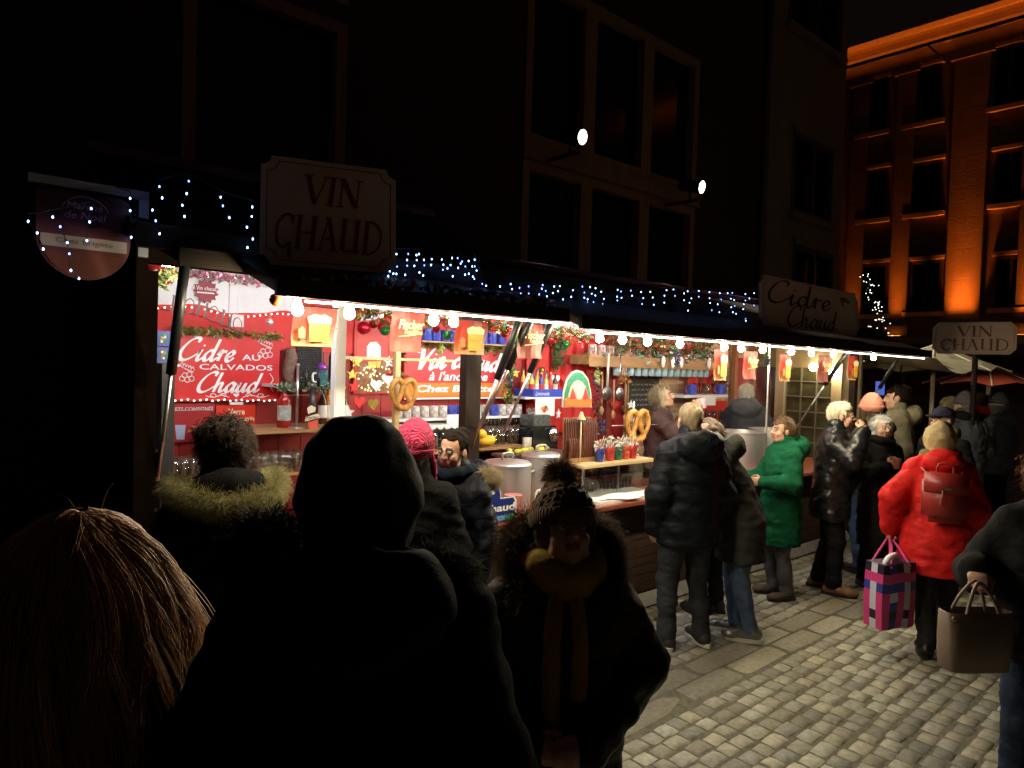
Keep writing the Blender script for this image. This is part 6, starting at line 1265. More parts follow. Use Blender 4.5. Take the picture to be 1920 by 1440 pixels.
        tang=np.array([0,0,-1.])-nr[pick]*(nr[pick]@np.array([0,0,-1.]))[:,None]; tang-=.25*(Rh@np.array([0,1.,0]))*(nr[pick]@(Rh@np.array([0,0,1.])))[:,None]; dd=tang+nr[pick]*hair.get('lift',.35)+rg_.normal(0,.18,(len(pick),3)); dd/=np.linalg.norm(dd,axis=1)[:,None]
        strandset(ho,base,dd,hair.get('L',.05),hair.get('r',.0022),hm_,5,hair.get('grav',.3),hair.get('wave',.0))['kind']='stuff'
        if ty=='long':   # long falling locks
            nc=hair.get('clumps',420); per=hair.get('locks',900)//nc; nl=nc*per
            tc_=rg_.uniform(-2.2,2.2,nc)+math.pi; pc_=np.arccos(rg_.uniform(.03,1,nc)); th_=np.repeat(tc_,per)+rg_.normal(0,.075,nl); ph_=np.clip(np.repeat(pc_,per)+rg_.normal(0,.06,nl),.02,1.6)
            sp_=np.sin(ph_); cp_=np.cos(ph_); loc=np.stack([sp_*np.sin(th_)*.084*g,-.018+sp_*np.cos(th_)*.102*g,.033+cp_*.09*g],1); base=hc+loc@Rh.T; tw=np.repeat(tc_+rg_.normal(0,.16,nc),per)
            dd=np.stack([cp_*np.sin(tw)+.12*np.sin(tw),cp_*np.cos(tw)+.08*np.cos(tw),-sp_-.25],1)+np.repeat(rg_.normal(0,.10,(nc,3)),per,0)+rg_.normal(0,.035,(nl,3)); dd=dd@Rh.T; dd/=np.linalg.norm(dd,axis=1)[:,None]; CL=(per,nc)
            strandset(ho,base,dd,hair.get('LL',.42),.0015,hm_,13,1.7,.018,name='locks',clump=CL)['kind']='stuff'
    if beard: pass
    if hat:
        K=SDF(hc-[.2,.24,.2],hc+[.2,.2,.3],.0075); ty=hat.get('type','beanie')
        if ty=='beanie': K.ell(Hp((0,-.02,.055)),np.array((.094,.112,.098))*hat.get('g',1),Rh,.02); K.ell(Hp((0,-.025,.12)),(.06,.07,.06),Rh,.03)
        if ty=='cap': K.ell(Hp((0,-.018,.06)),(.092,.112,.075),Rh,.02); K.ell(Hp((0,.11,.045)),(.07,.07,.012),Rh,.02)
        if ty=='hood': K.ell(Hp((0,-.03,.03)),(.115,.13,.135),Rh,.02); K.cap(Hp((0,-.06,-.03)),Hp((0,-.08,-.14)),.1,.09,.03); K.ell(Hp((0,.13,-.01)),(.075,.13,.1),Rh,.02,True)
        Xg,Yg,Zg=np.meshgrid(*K.ax,indexing='ij'); Lx=((np.stack([Xg,Yg,Zg],-1)-hc)@Rh)
        if ty=='hood': K.noise(.007,4.2,seed+12,(1,1,.7)); K.noise(.004,9,seed+13)
        if ty!='hood': K.v=np.maximum(K.v,(hat.get('low',.03)-Lx[...,2]+.25*Lx[...,1]*0).astype(np.float32))
        K.noise(.002,14,seed+2); 
        if hat.get('knit'):
            i=np.argwhere(np.abs(K.v)<.03); P=(i*K.res+K.lo-hc)@Rh; an=np.arctan2(P[:,0],P[:,1]); K.v[i[:,0],i[:,1],i[:,2]]+=(hat['knit']*np.abs(np.sin(an*11+P[:,2]*20))*np.abs(np.sin(P[:,2]*130+an*2))).astype(np.float32)*-1
        V,Fc=K.mesh(); ha=emesh('hat',V,Fc,hat['m'],t,s)
        if ty=='beanie' and hat.get('cuff',True):
            m=MB(); ring=[]; n=40; lz=hat.get('low',.03); prof=[(0,-.004),(.012,.0),(.014,.048),(0,.058),(-.01,.048),(-.01,0)]; gg_=hat.get('g',1)
            for dr,dz in prof:
                for j in range(n): an=2*math.pi*j/n; z=lz+dz-.0; rr=math.sqrt(max(.2,1-((z-.055)/.099)**2)); p=Hp((math.cos(an)*(.094*gg_*rr+dr),-.02+math.sin(an)*(.112*gg_*rr+dr),z)); ring.append(p*s)
            k=len(prof); m.add(ring,[(i*n+j,i*n+(j+1)%n,((i+1)%k)*n+(j+1)%n,((i+1)%k)*n+j) for i in range(k) for j in range(n)]); obj('cuff',m,hat['m'],ha,smooth=True,world=False)
        if hat.get('pom'):
            pr=hat['pom']; c=Hp((0,-.03,.165+pr*.5)); n=2200; d=rg_.normal(0,1,(n,3)); d/=np.linalg.norm(d,axis=1)[:,None]; m=MB(); m.ell(c*s,(pr*.5*s,)*3,10); po=obj('pompom',m,hat['pm'],ha,world=False,smooth=True); strandset(po,c+d*pr*.4,d+rg_.normal(0,.2,d.shape),pr*.8,.0014,hat['pm'],3,.4,.004,name='pompom_hairs')['kind']='stuff'
    if fur:   # fur trim round the hood
        for path,rad,L,n in fur['paths']:
            n=int(n*1.7); m=MB(); P=catmull([np.array(p) for p in path],8); i=rg_.uniform(0,len(P)-1.001,n); a=i.astype(int); f=(i-a)[:,None]; c=P[a]*(1-f)+P[a+1]*f; d=rg_.normal(0,1,(n,3)); d/=np.linalg.norm(d,axis=1)[:,None]; fd=d+rg_.normal(0,.25,d.shape); fd/=np.linalg.norm(fd,axis=1)[:,None]
            m.tube(P*s,rad*.7*s,8); fo=obj('fur_trim',m,fur['m'],t,world=False,smooth=True); strandset(fo,c+d*rad*.55,fd,max(L,.05)*1.05,.0014,fur['m'],3,.55,.006,name='fur_hairs')['kind']='stuff'
    if scarf:
        K=SDF(neck-[.22,.25,.2],neck+[.22,.25,.16],.009); r=scarf.get('r',.045)
        for j in range(2):
            R_=.085+.012*j; pts=[neck+np.array([R_*math.cos(a),.01+R_*1.1*math.sin(a),.0+.035*j+.012*math.sin(a*2+j)]) for a in np.linspace(0,6.283,13)]
            for a,b in zip(pts,pts[1:]): K.cap(a,b,r,r,.015)
        K.noise(.006,7,seed+11,(1,1,2.2)); V,Fc=K.mesh(); emesh('scarf',V,Fc,scarf['m'],t,s)
        if scarf.get('tail'):
            m=MB(); 
            for sx,l in ((.05,.42),(-.03,.33)): P=catmull([neck+[sx*.6,.12,-.02],neck+[sx,.17,-.12],neck+[sx*1.1,.19,-.25],neck+[sx,.185,-l]],5)*s; m.tube([p for p in P],[.03*s]*len(P),8)
            obj('scarf_tail',m,scarf['m'],t,world=False,smooth=True)
    if glasses:
        m=MB()
        for sd in (1,-1):
            m.tube([Hp((sd*.031+.024*math.cos(a),.106-.012*abs(math.cos(a))*sd*math.cos(a)*0-.006*(math.cos(a)*sd),.004+.018*math.sin(a)))*s for a in np.linspace(0,6.283,19)],.0011*s,5); m.tube([Hp((sd*.055,.100,.008))*s,Hp((sd*.079,.02,.006))*s,Hp((sd*.079,-.01,.0))*s],.0016*s,5)
        m.tube([Hp((-.008,.112,.008))*s,Hp((.008,.112,.008))*s],.0016*s,5); obj('glasses',m,M('spectacle frame',(.05,.03,.02),.3,var=0),t,world=False,smooth=True)
    del t['_h']; t['_s']=s; del t['_s']
    return dict(root=t,hc=hc*s,Rh=Rh,s=s,J={k:[j*s if hasattr(j,'shape') else j for j in J[k]] for k in J},H=lambda p:Hp(p)*s,B=lambda p:B(p)*s,neck=neck*s)
def toworld(P,p): return np.array(P['root'].matrix_basis@Vector(p))
HD=math.degrees(YAW)  # heading of the view
R=math.radians
def at2(x,y,D): p=atD(x,y,D); return (p[0],p[1])
def cloth(name,col,**k): 
    a=dict(rough=.85,var=.22,scale=14,bump=.25,bscale=220,sheen=.0,wr=.32,wsc=4.5,spec=.1); a.update(k); return M(name,col,**a)
nylon=lambda n,c:cloth(n,c,rough=.55,bump=.12,bscale=60,spec=.14)
jean=lambda n,c,**k:cloth(n,c,**{**dict(rough=.85,var=.35,scale=9,bump=.3,bscale=300),**k})
shoeM=M('black leather shoe',(.012,.011,.01),.35,var=.1); 
wsole=M('pale rubber sole',(.62,.58,.48),.7,var=.1); dsole=M('dark rubber sole',(.02,.02,.02),.7,var=0)
def hairM(n,c): return M(n,c,rough=.5,var=.4,scale=50,stretch=(1,1,.15),spec=.4)
furc=lambda n,c:M(n,c,rough=.8,var=.4,scale=30)
blk=cloth('black matt coat',(.008,.0075,.008),rough=.9,spec=.12); blk2=cloth('black wool coat',(.008,.0075,.0075),spec=.2); dtr=jean('black trousers',(.009,.009,.011),spec=.2)
# ---- the near dark figures
p=at2(150,1050,1.42)
P1=person('woman with long straight reddish blonde hair seen from behind at the bottom left',p,R(52),h=1.62,gender='f',fat=1.12,coat=dict(m=blk,hem=.5,hood=.0,fold=.006),legs=dict(m=dtr),shoe=dict(m=shoeM),hair=dict(m=hairM('strawberry blonde hair',(.52,.30,.16)),type='long',vol=1.05,locks=11000,LL=.58,n=900,L=.09,grav=.8,lift=.02),seed=11)
p=at2(420,870,3.02)
P2=person('curly dark haired woman with a yellowish fur hood collar facing the stall at the left',p,R(80),h=1.67,gender='f',coat=dict(m=blk,hem=.6,hood=1.0,fold=.006,th=.04),legs=dict(m=dtr),shoe=dict(m=shoeM),
  hair=dict(m=M('dark brown curls',(.045,.028,.02),.6,var=.4,scale=50,spec=.15),type='curly',rough=.012,freq=16,n=2200,L=.06,lift=1.2,grav=.9,wave=.012,r=.002,front=.05,vol=.98),
  fur=dict(m=furc('yellow olive fur',(.31,.28,.12)),paths=[([(-.20,.02,1.44),(-.19,-.10,1.44),(-.13,-.20,1.42),(0,-.24,1.39),(.12,-.21,1.41),(.19,-.12,1.44),(.21,.02,1.46)],.035,.065,6000)]),seed=12,stance=.1,
  arms={'L':((-.27,-.02,1.14),(-.18,.20,1.04)),'R':((.27,-.02,1.14),(.17,.2,1.05))})
p=at2(682,860,1.42)
P3=person('tall person in a black hooded coat nearest the camera, a dark silhouette seen from behind',p,R(HD+6),h=1.80,fat=.98,head=(0,-8,0),coat=dict(m=blk,hem=.62,hoodup=True,hood=1.15,fold=.008,th=.05),legs=dict(m=dtr),shoe=dict(m=shoeM),hat=dict(m=blk2,type='hood'),
  fur=dict(m=furc('black fur',(.02,.017,.014)),paths=[([(.20,.03,1.42),(.17,-.02,1.47),(.12,-.08,1.49)],.028,.045,1500),([(-.25,.04,1.46),(-.20,.0,1.52),(-.13,-.06,1.54)],.03,.055,1900)]),seed=13,
  arms={'L':((-.27,-.05,1.13),(-.285,.12,1.02)),'Lh':((-.62,.70,.10),(.75,.55,-.1),.95)},fine=True,stance=.14)
p=at2(778,850,3.55)
P4=person('person in a raspberry pink cable knit hat mostly hidden behind the dark silhouette',p,R(60),h=1.61,gender='f',coat=dict(m=blk,hem=.7),legs=dict(m=dtr),shoe=dict(m=shoeM),hair=dict(m=hairM('brown hair',(.10,.06,.04)),type='short',n=200),hat=dict(m=M('raspberry knit',(.70,.05,.15),.85,var=.25,scale=40,bump=.9,bscale=45,wave='Y'),type='beanie',g=1.12,low=-.03,knit=.006),seed=14)
p=at2(854,873,3.82)
P5=person('woman with glasses, pulled back dark hair and a navy scarf turned to the left',p,R(186),h=1.585,gender='f',head=(12,2,0),coat=dict(m=nylon('navy parka',(.008,.009,.016)),hem=.6,hood=1.05,quilt=.12,th=.04),legs=dict(m=dtr),shoe=dict(m=shoeM),hair=dict(m=M('near black hair',(.016,.011,.009),.8,var=.4,scale=50,stretch=(1,1,.15),spec=.04),type='bun',n=500,L=.02,lift=.02,grav=.1,rough=.002,brow=.075),
  scarf=dict(m=cloth('navy scarf',(.007,.014,.024)),r=.038),fur=dict(m=furc('beige fur',(.42,.33,.20)),paths=[([(-.16,-.07,1.47),(-.14,-.17,1.44),(-.06,-.22,1.42),(.06,-.22,1.42),(.14,-.17,1.44),(.16,-.06,1.47)],.036,.06,4600)]),glasses=True,fine=True,seed=15)
p=at2(1058,1010,2.15)
P6=person('short woman in a brown bobble hat and fur hooded dark parka',p,R(HD+180+4),h=1.56,gender='f',fat=1.05,head=(6,-22,0),coat=dict(m=nylon('dark brown parka',(.020,.014,.011)),hem=.66,hood=1.1,quilt=.11,th=.05),legs=dict(m=dtr),shoe=dict(m=shoeM),
  hat=dict(m=M('brown cable knit',(.15,.085,.045),.9,var=.3,scale=40,bump=.9,bscale=40,wave='Y'),type='beanie',g=1.13,low=.015,knit=.008,pom=.06,pm=furc('brown pompom fur',(.20,.115,.06))),hair=dict(m=MATS['brown hair'],type='bob',n=300),
  fur=dict(m=furc('dark brown fur',(.16,.095,.05)),paths=[([(-.13,.08,1.38),(-.165,.0,1.45),(-.165,-.06,1.54),(-.11,-.14,1.60)],.036,.062,3200),([(.13,.08,1.38),(.165,.0,1.45),(.165,-.06,1.54),(.11,-.14,1.60)],.036,.062,3200)]),
  scarf=dict(m=cloth('mustard scarf',(.34,.22,.03)),r=.05,tail=True),fine=False,seed=16,arms={'R':((.31,-.05,1.17),(.13,.20,1.00)),'Rh':((-.6,.6,-.1),(-.4,-.6,0),.8),'L':((-.28,-.02,1.15),(-.06,.22,.99)),'Lh':((.6,.6,-.1),(.3,-.6,0),.8)})
# ---- people along the counter
P7=person('man in a black quilted hooded jacket and dark jeans with his back to the camera',(4.24,2.86),R(66),h=1.715,fat=1.10,head=(-8,0,0),stance=.14,feet=(.02,.02),coat=dict(m=nylon('blue black jacket',(.0065,.0085,.012)),hem=.74,hood=1.15,quilt=.13,th=.042,fold=.006),legs=dict(m=jean('washed black jeans',(.035,.038,.047))),shoe=dict(m=M('dark trainers',(.025,.022,.022),.6,var=.2),sole=wsole),hair=dict(m=hairM('brown grey hair',(.20,.15,.09)),type='short',n=1300,L=.018,lift=.25,rough=.002,grav=.15),seed=17)
P8=person('woman in a golden brown fur collar half hidden behind the man in black',(4.98,3.16),R(75),h=1.53,gender='f',coat=dict(m=blk2,hem=.6),legs=dict(m=dtr),shoe=dict(m=shoeM),hair=dict(m=MATS['brown hair'],type='short',n=900,L=.03,rough=.006),fur=dict(m=furc('golden brown fur',(.34,.20,.07)),paths=[([(-.12,-.02,1.42),(-.08,-.12,1.42),(0,-.15,1.40),(.10,-.13,1.41),(.16,-.02,1.43)],.05,.06,3600)]),seed=18)
P9=person('person in a charcoal wool coat and blue jeans bending towards the counter',(4.72,2.72),R(118),h=1.66,gender='f',lean=24,head=(20,-38,0),stance=.07,feet=(.05,-.07),coat=dict(m=cloth('charcoal wool',(.040,.040,.036),rough=.95),hem=.60,hood=1.0,th=.035,flare=.03,fold=.006),legs=dict(m=jean('mid blue jeans',(.075,.115,.20)),slim=True),shoe=dict(m=M('silver sneaker',(.20,.20,.18),.3,.6,var=.3,scale=20),sole=wsole),hair=dict(m=MATS['brown hair'],type='bob',n=400),seed=19,arms={'L':((-.22,.22,1.05),(-.17,.42,1.10)),'R':((.22,.2,1.05),(.15,.40,1.10))})
P10=person('woman with glasses and short brown hair in a bright green hooded coat facing left',(5.84,3.0),R(150),h=1.555,gender='f',fat=1.05,head=(4,-4,0),coat=dict(m=cloth('emerald wool',(.008,.090,.040),rough=.9),hem=.52,hood=1.15,th=.04,flare=.02),legs=dict(m=jean('grey trousers',(.11,.11,.12))),shoe=dict(m=M('brown suede boot',(.09,.065,.045),.9,var=.3),boot=True),hair=dict(m=hairM('chestnut hair',(.11,.060,.030)),type='short',vol=1.06,n=1400,L=.05,rough=.006),glasses=True,fine=True,seed=20,arms={'L':((-.25,.05,1.12),(-.15,.27,1.13)),'R':((.25,.05,1.12),(.15,.27,1.13))})
P11=person('white haired man in a black leather jacket drinking from a small glass',(6.36,2.80),R(-68),h=1.70,head=(6,-6,0),lean=4,stance=.09,feet=(.08,-.06),coat=dict(m=cloth('black leather',(.010,.010,.012),rough=.32,bump=.3,bscale=40,var=.3,spec=.5),hem=.68,th=.042,fold=.011,ff=4.5,ch=.06),legs=dict(m=dtr),shoe=dict(m=M('tan leather shoe',(.22,.10,.04),.35,var=.2),sole=dsole),hair=dict(m=hairM('white hair',(.78,.70,.52)),type='short',vol=1.06,n=2200,L=.035,rough=.005,lift=.12,dark=False),fine=True,seed=21,
  arms={'R':((.27,.17,1.24),(.09,.235,1.465)),'Rh':((-.45,.10,.88),(-.75,-.35,-.3),.95)})
P14=person('silver haired woman in a black coat facing the camera with a cup at her chest',(6.90,2.60),R(HD+180+6),h=1.575,gender='f',head=(-4,-4,0),coat=dict(m=blk2,hem=.42,th=.038,ch=.03),legs=dict(m=dtr),shoe=dict(m=M('shiny black boot',(.012,.012,.012),.18,var=.1),boot=True),hair=dict(m=hairM('silver hair',(.62,.62,.60)),type='bob',vol=1.02,n=1800,L=.06,rough=.005,dark=False,brow=.05,lift=.3),fine=True,seed=22,scarf=dict(m=blk2,r=.035),
  arms={'R':((.25,.05,1.15),(.085,.235,1.235)),'Rh':((-.55,.35,.55),(-.55,-.75,.1),.9)})
P12=person('person in a salmon pink rolled beanie and olive jacket looking away past the drinkers',at2(1634,800,7.0),R(70),h=1.72,coat=dict(m=cloth('olive camouflage',(.10,.10,.065),var=.6,scale=10),hem=.72,hood=.9,th=.035),legs=dict(m=jean('blue jeans',(.06,.10,.18))),shoe=dict(m=shoeM),hair=dict(m=MATS['brown hair'],type='bob',n=300),hat=dict(m=M('salmon knit',(.78,.30,.22),.9,var=.12,scale=30,bump=.5,bscale=60,wave='Z'),type='beanie',g=1.1,low=.0),seed=23,gender='f',fine=True,head=(-24,0,0))
P13=person('person with dark piled up hair in a khaki jacket behind the pink beanie',at2(1682,775,7.7),R(120),h=1.83,coat=dict(m=cloth('khaki jacket',(.24,.22,.14)),hem=.75,hood=1.0),legs=dict(m=dtr),shoe=dict(m=shoeM),hair=dict(m=MATS['near black hair'],type='bun',n=700,L=.05,vol=1.06,rough=.008),seed=24)
P15=person('woman in a long red padded coat and beige hood walking away with a backpack',(5.68,1.72),R(24),h=1.60,gender='f',lean=9,head=(-6,-16,0),stance=.07,feet=(.17,-.20),fat=1.12,coat=dict(m=nylon('scarlet padded coat',(.55,.015,.014)),hem=.60,hood=.9,flare=.055,th=.05,fold=.008,ff=3.5),legs=dict(m=jean('dark grey trousers',(.03,.03,.034))),shoe=dict(m=shoeM),hat=dict(m=cloth('beige knit hood',(.38,.29,.15),bump=.6,bscale=80),type='hood'),scarf=dict(m=cloth('olive green scarf',(.13,.12,.05)),r=.045),hair=dict(m=hairM('dull blonde hair',(.38,.27,.14)),type='bob',n=300),seed=25,
  arms={'L':((-.32,-.06,1.16),(-.33,.04,.89)),'Lh':((-.02,.1,-1),(.9,.1,0),1.2)})
P16=person('person in a navy cap and olive scarf in profile beyond the red coat',at2(1768,815,6.5),R(158),h=1.67,coat=dict(m=blk2,hem=.6),legs=dict(m=dtr),shoe=dict(m=shoeM),hair=dict(m=MATS['brown hair'],type='short',n=400,L=.03),hat=dict(m=cloth('navy cap cloth',(.025,.025,.05)),type='cap',low=.03),scarf=dict(m=cloth('olive scarf',(.14,.14,.06)),r=.05),seed=26)
P17=person('person in a grey knit hat and slate coat in the far crowd',at2(1808,775,8.2),R(60),h=1.75,fat=1.1,coat=dict(m=cloth('slate coat',(.10,.11,.13)),hem=.7,th=.045),legs=dict(m=dtr),shoe=dict(m=shoeM),hair=dict(m=MATS['brown grey hair'],type='short',n=200,L=.02),hat=dict(m=cloth('grey knit',(.13,.12,.14),bump=.8,bscale=60),type='beanie',low=.02),scarf=dict(m=blk2,r=.045),seed=27)
P18=person('person in a pale cream hood far off between the parasol poles',at2(1776,790,9.6),R(95),h=1.66,gender='f',coat=dict(m=cloth('cream coat',(.42,.36,.22)),hem=.6),legs=dict(m=dtr),shoe=dict(m=shoeM),hat=dict(m=cloth('cream hood',(.50,.42,.24)),type='hood'),seed=28)
P22=person('hooded person in a dim grey jacket at the far right under the rust parasol',at2(1872,790,9.4),R(70),h=1.72,fat=1.1,coat=dict(m=cloth('dim grey jacket',(.12,.13,.14)),hem=.7,hoodup=True,hood=1.),legs=dict(m=dtr),shoe=dict(m=shoeM),hat=dict(m=cloth('dim grey cap',(.10,.11,.12)),type='beanie'),seed=29)
P23=person('person in a dark coat with a red scarf in the far crowd',at2(1838,790,10.5),R(40),h=1.74,coat=dict(m=blk2,hem=.6),legs=dict(m=dtr),shoe=dict(m=shoeM),hair=dict(m=MATS['near black hair'],type='short',n=200,L=.03),scarf=dict(m=cloth('red scarf',(.5,.02,.02)),r=.05),seed=30)
P19=person('person with reddish curls in black at the right edge of the picture',at2(1990,900,3.0),R(HD+180-30),h=1.66,gender='f',fat=1.08,coat=dict(m=blk,hem=.80,th=.045),legs=dict(m=jean('dark blue jeans',(.02,.03,.055))),shoe=dict(m=shoeM),hair=dict(m=hairM('auburn curls',(.22,.085,.03)),type='curly',rough=.012,freq=14,n=1800,L=.07,lift=1.1,grav=.9,wave=.012,front=.05,vol=1.08),seed=31,arms={'R':((.29,-.05,1.11),(.30,.12,1.165)),'Rh':((0,1,-.15),(0,-.2,-1),1.2)})
# ---- vendors behind the counter
p=atY(1240,760,4.25)
P20=person('grey blonde vendor in a brown jacket behind the counter lifting a cup',(p[0],4.25),R(-62),h=1.64,gender='f',zoff=.15,head=(0,-14,0),coat=dict(m=cloth('brown jacket',(.085,.055,.050),rough=.6),hem=.75,th=.035),legs=dict(m=dtr),shoe=dict(m=shoeM),hair=dict(m=hairM('grey blonde hair',(.36,.29,.18)),type='bob',vol=1.05,n=1600,L=.07,rough=.006),fine=True,seed=32,
  arms={'R':((.30,.16,1.26),(.13,.34,1.50)),'Rh':((-.5,.55,.65),(-.7,-.3,-.2),.85),'L':((-.27,.1,1.2),(-.08,.30,1.44)),'Lh':((.4,.6,.6),(.7,-.3,-.2),.85)})
p=atY(1400,745,4.38)
P21=person('grey haired vendor in a dark navy hooded jacket seen from behind at the pots',(p[0],4.38),R(28),h=1.70,zoff=.10,head=(-14,-8,0),lean=4,coat=dict(m=cloth('slate navy jacket',(.045,.048,.065),rough=.7),hem=.75,hood=1.15,th=.04),legs=dict(m=dtr),shoe=dict(m=shoeM),hair=dict(m=hairM('grey hair',(.62,.58,.48)),type='short',n=1500,L=.04,rough=.006),seed=33,arms={'R':((.28,.08,1.14),(.2,.3,1.1)),'L':((-.28,.08,1.14),(-.2,.3,1.1))})
for sx in (-.10,.085):
    b_=MB(); q=[P4['H']((sx,.0,-.01)),P4['H']((sx*1.2,.02,-.08)),P4['H']((sx*1.25,.05,-.17)),P4['H']((sx*1.15,.06,-.26))]; cq=catmull(q,7); b_.tube(cq,[.017+.006*abs(math.sin(i*1.1)) for i in range(len(cq))],8); obj('braid',b_,MATS['raspberry knit'],P4['root'],world=False,smooth=True)
# ---- things in hands
def held_cup(P,k,label,mat,r=.034,h=.09,off=(0,0,0),tilt=None,name='cup',handle_=False):
    w=P['J'][k][2]/P['s']; a=np.array(off); c=toworld(P,(w+a)*P['s']); t=thing(name,label,'cup' if name!='glass' else 'glass',tuple(c)); m=MB()
    m.lathe([(0,-h/2),(r*.8,-h/2),(r*.82,-h/2+.004),(r,h/2),(r*.93,h/2),(r*.75,-h/2+.008),(0,-h/2+.008)],18); b=obj('body',m,mat,t,smooth=True,world=False,auto=40)
    m=MB(); m.lathe([(0,h*.30),(r*.9,h*.30)],18); obj('drink',m,M('mulled wine',(.12,.01,.02)),t,world=False)
    if tilt: t.rotation_euler=tilt
    return t
held_cup(P11,'R','small glass at the lips of the white haired man',glassy('drink glass',(.85,.7,.6),.3),.03,.085,(-.045,.015,.07),(R(-50),0,R(-50)),'glass')
held_cup(P14,'R','dark red cup held by the silver haired woman',M('dark red mug',(.30,.08,.06),.35,var=.1),.036,.09,(-.075,.045,.045))
held_cup(P20,'R','pale pink cup lifted by the brown coated vendor',M('pale pink mug',(.6,.42,.5),.35,var=.2,scale=30),.042,.10,(-.11,.07,.05),(R(-15),0,0))
held_cup(P3,'L','plum coloured cup held low by the tall dark figure',M('plum cup',(.24,.09,.12),.4,var=.1),.042,.10,(-.03,.11,.0))
# plaid shopping bag
c=atD(1668,1110,4.98); hw=toworld(P15,P15['J']['L'][2])
t=thing('plaid_bag','pink, blue and white plaid shopping bag carried low by the woman in red','shopping bag',(c[0],c[1],.2),R(-20)); b=MB(); nx,nz,ny=5,7,3
pc={0:(.62,.05,.22),1:(.035,.05,.30),2:(.55,.55,.68),3:(.02,.012,.03)}
def pcol(i,j): 
    a=(0,1,0,2,0,3,0,1,2)[i%9]; d=(0,3,0,2,1,0,3,0,2,1,0)[j%11]; A=np.array(pc[a]); D=np.array(pc[d]); return tuple(A if (i+j)%2 else D)
def bulge(u,v,s_): return s_*(.075+.02*math.sin(math.pi*v)*math.sin(math.pi*u))
for sg in (1,-1):
    for i in range(nx):
        for j in range(nz):
            def P(a,c_): u=a/nx; v=c_/nz; return ((u-.5)*(.30+.02*math.sin(v*3)),bulge(u,v,sg),.45*v-.006*math.sin(u*9))
            b.add([P(i,j),P(i+1,j),P(i+1,j+1),P(i,j+1)],[(0,1,2,3)],0,pcol(i,j))
for sg in (0,1):
    for k in range(ny):
        for j in range(nz):
            def P(a,c_): w=a/ny; v=c_/nz; u=sg; return ((u-.5)*(.30+.02*math.sin(v*3))*(1+.0*w),bulge(u,v,1)*(1-2*w),.45*v-.006*math.sin(u*9))
            b.add([P(k,j),P(k+1,j),P(k+1,j+1),P(k,j+1)],[(0,1,2,3)],0,pcol(k+2,j))
b.add([(-.15,-.075,0),(.15,-.075,0),(.15,.075,0),(-.15,.075,0)],[(0,1,2,3)],0,(.3,.05,.15)); b.add([(-.15,-.075,.45),(.15,-.075,.45),(.15,.075,.45),(-.15,.075,.45)],[(0,1,2,3)],0,(.05,.03,.08))
obj('bag_body',b,M('woven plaid',(1,1,1),.45,attr=True,var=.1,scale=40),t,world=False,usecol=True); hl=np.array(t.matrix_basis.inverted()@Vector(hw+np.array([0,0,-.08]))); 
for sg in (1,-1): b=MB(); b.tube(catmull([(-.09,sg*.08,.43),(hl[0]*.6-.03,hl[1]*.6+sg*.04,.43+(hl[2]-.43)*.65),(hl[0],hl[1]+sg*.008,hl[2]),(hl[0]*.6+.05,hl[1]*.6+sg*.04,.43+(hl[2]-.43)*.6),(.09,sg*.08,.43)],5),.010,6); obj('strap',b,M('magenta strap',(.5,.04,.2),.6,var=.1),t,world=False,smooth=True)
b=MB(); b.tube(catmull([(-.1,-.03,.44),(-.07,-.04,.49),(0,-.03,.5),(.06,.0,.47)],5),.02,8); obj('white_roll',b,white,t,world=False,smooth=True)
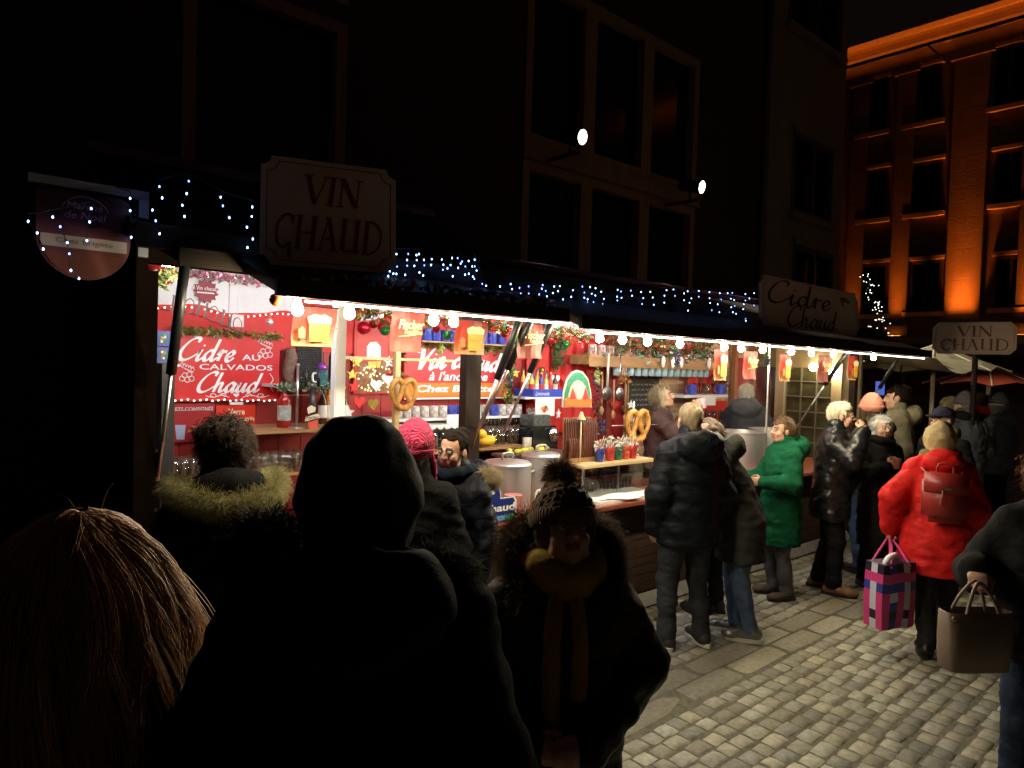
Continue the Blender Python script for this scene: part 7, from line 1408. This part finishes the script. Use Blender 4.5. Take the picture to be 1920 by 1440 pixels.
# red backpack
bp=toworld(P15,np.array(P15['B']((0,-.30,1.19)))*1.0); t=thing('backpack','small dark red leather backpack on the back of the red coat','backpack',tuple(bp-np.array([0,0,.2])),R(24)-math.pi/2); t.rotation_euler=(-R(8),0,R(24)-math.pi/2)
b=MB(); b.box(-.14,.14,-.07,.06,.0,.34,bev=.045); obj('bag_body',b,M('dark red leather',(.27,.022,.018),.4,var=.2,bump=.1),t,world=False,smooth=True); b=MB(); b.box(-.135,.135,-.085,-.068,.20,.345,bev=.008); obj('flap',b,MATS['dark red leather'],t,world=False,smooth=True)
b=MB(); b.box(-.03,.03,-.094,-.086,.225,.24); obj('buckle',b,chrome,t,world=False); b=MB(); b.tube([(-.02,-.09,.22),(-.03,-.092,.17),(-.035,-.092,.13)],.006,5); obj('zip_pull',b,MATS['dark red leather'],t,world=False); b=MB(); b.tube(catmull([(-.05,0,.33),(-.04,-.01,.40),(.04,-.01,.40),(.05,0,.33)],5),.008,6); obj('top_loop',b,MATS['dark red leather'],t,world=False,smooth=True)
for sg in (1,-1): b=MB(); b.tube(catmull([(sg*.09,.05,.31),(sg*.12,.10,.36),(sg*.13,.17,.37)],5),.014,6); obj('shoulder_strap',b,MATS['dark red leather'],t,world=False,smooth=True)
# beige handbag of the person at the right edge
c=atD(1832,1095,2.95); c[2]-=.355; t=thing('handbag','large beige tote bag hanging from the arm of the person at the right edge','handbag',tuple(c),R(HD-90+6)); b=MB(); V=[]
for z,w,d in ((0,.125,.05),(.004,.135,.06),(.12,.142,.065),(.24,.15,.05),(.245,.145,.045)):
    for k in range(24): a=2*math.pi*k/24; V.append((w*np.sign(math.cos(a))*abs(math.cos(a))**.45,d*np.sign(math.sin(a))*abs(math.sin(a))**.45,z))
b.add(V,[(i*24+j,i*24+(j+1)%24,(i+1)*24+(j+1)%24,(i+1)*24+j) for i in range(4) for j in range(24)]+[tuple(range(24))[::-1]]); obj('bag_body',b,M('beige leather',(.22,.16,.12),.5,var=.15,bump=.1),t,world=False,smooth=True)
for sg in (1,-1): b=MB(); b.tube(catmull([(-.08,sg*.045,.22),(-.05,sg*.03,.30),(0.0,sg*.012,.365),(.05,sg*.03,.30),(.08,sg*.045,.22)],6),.007,6); obj('strap',b,MATS['beige leather'],t,world=False,smooth=True)
b=MB()
b.ell((-.13,-.045,.225),(.012,.008,.012),10); obj('stud',b,lgold,t,world=False)
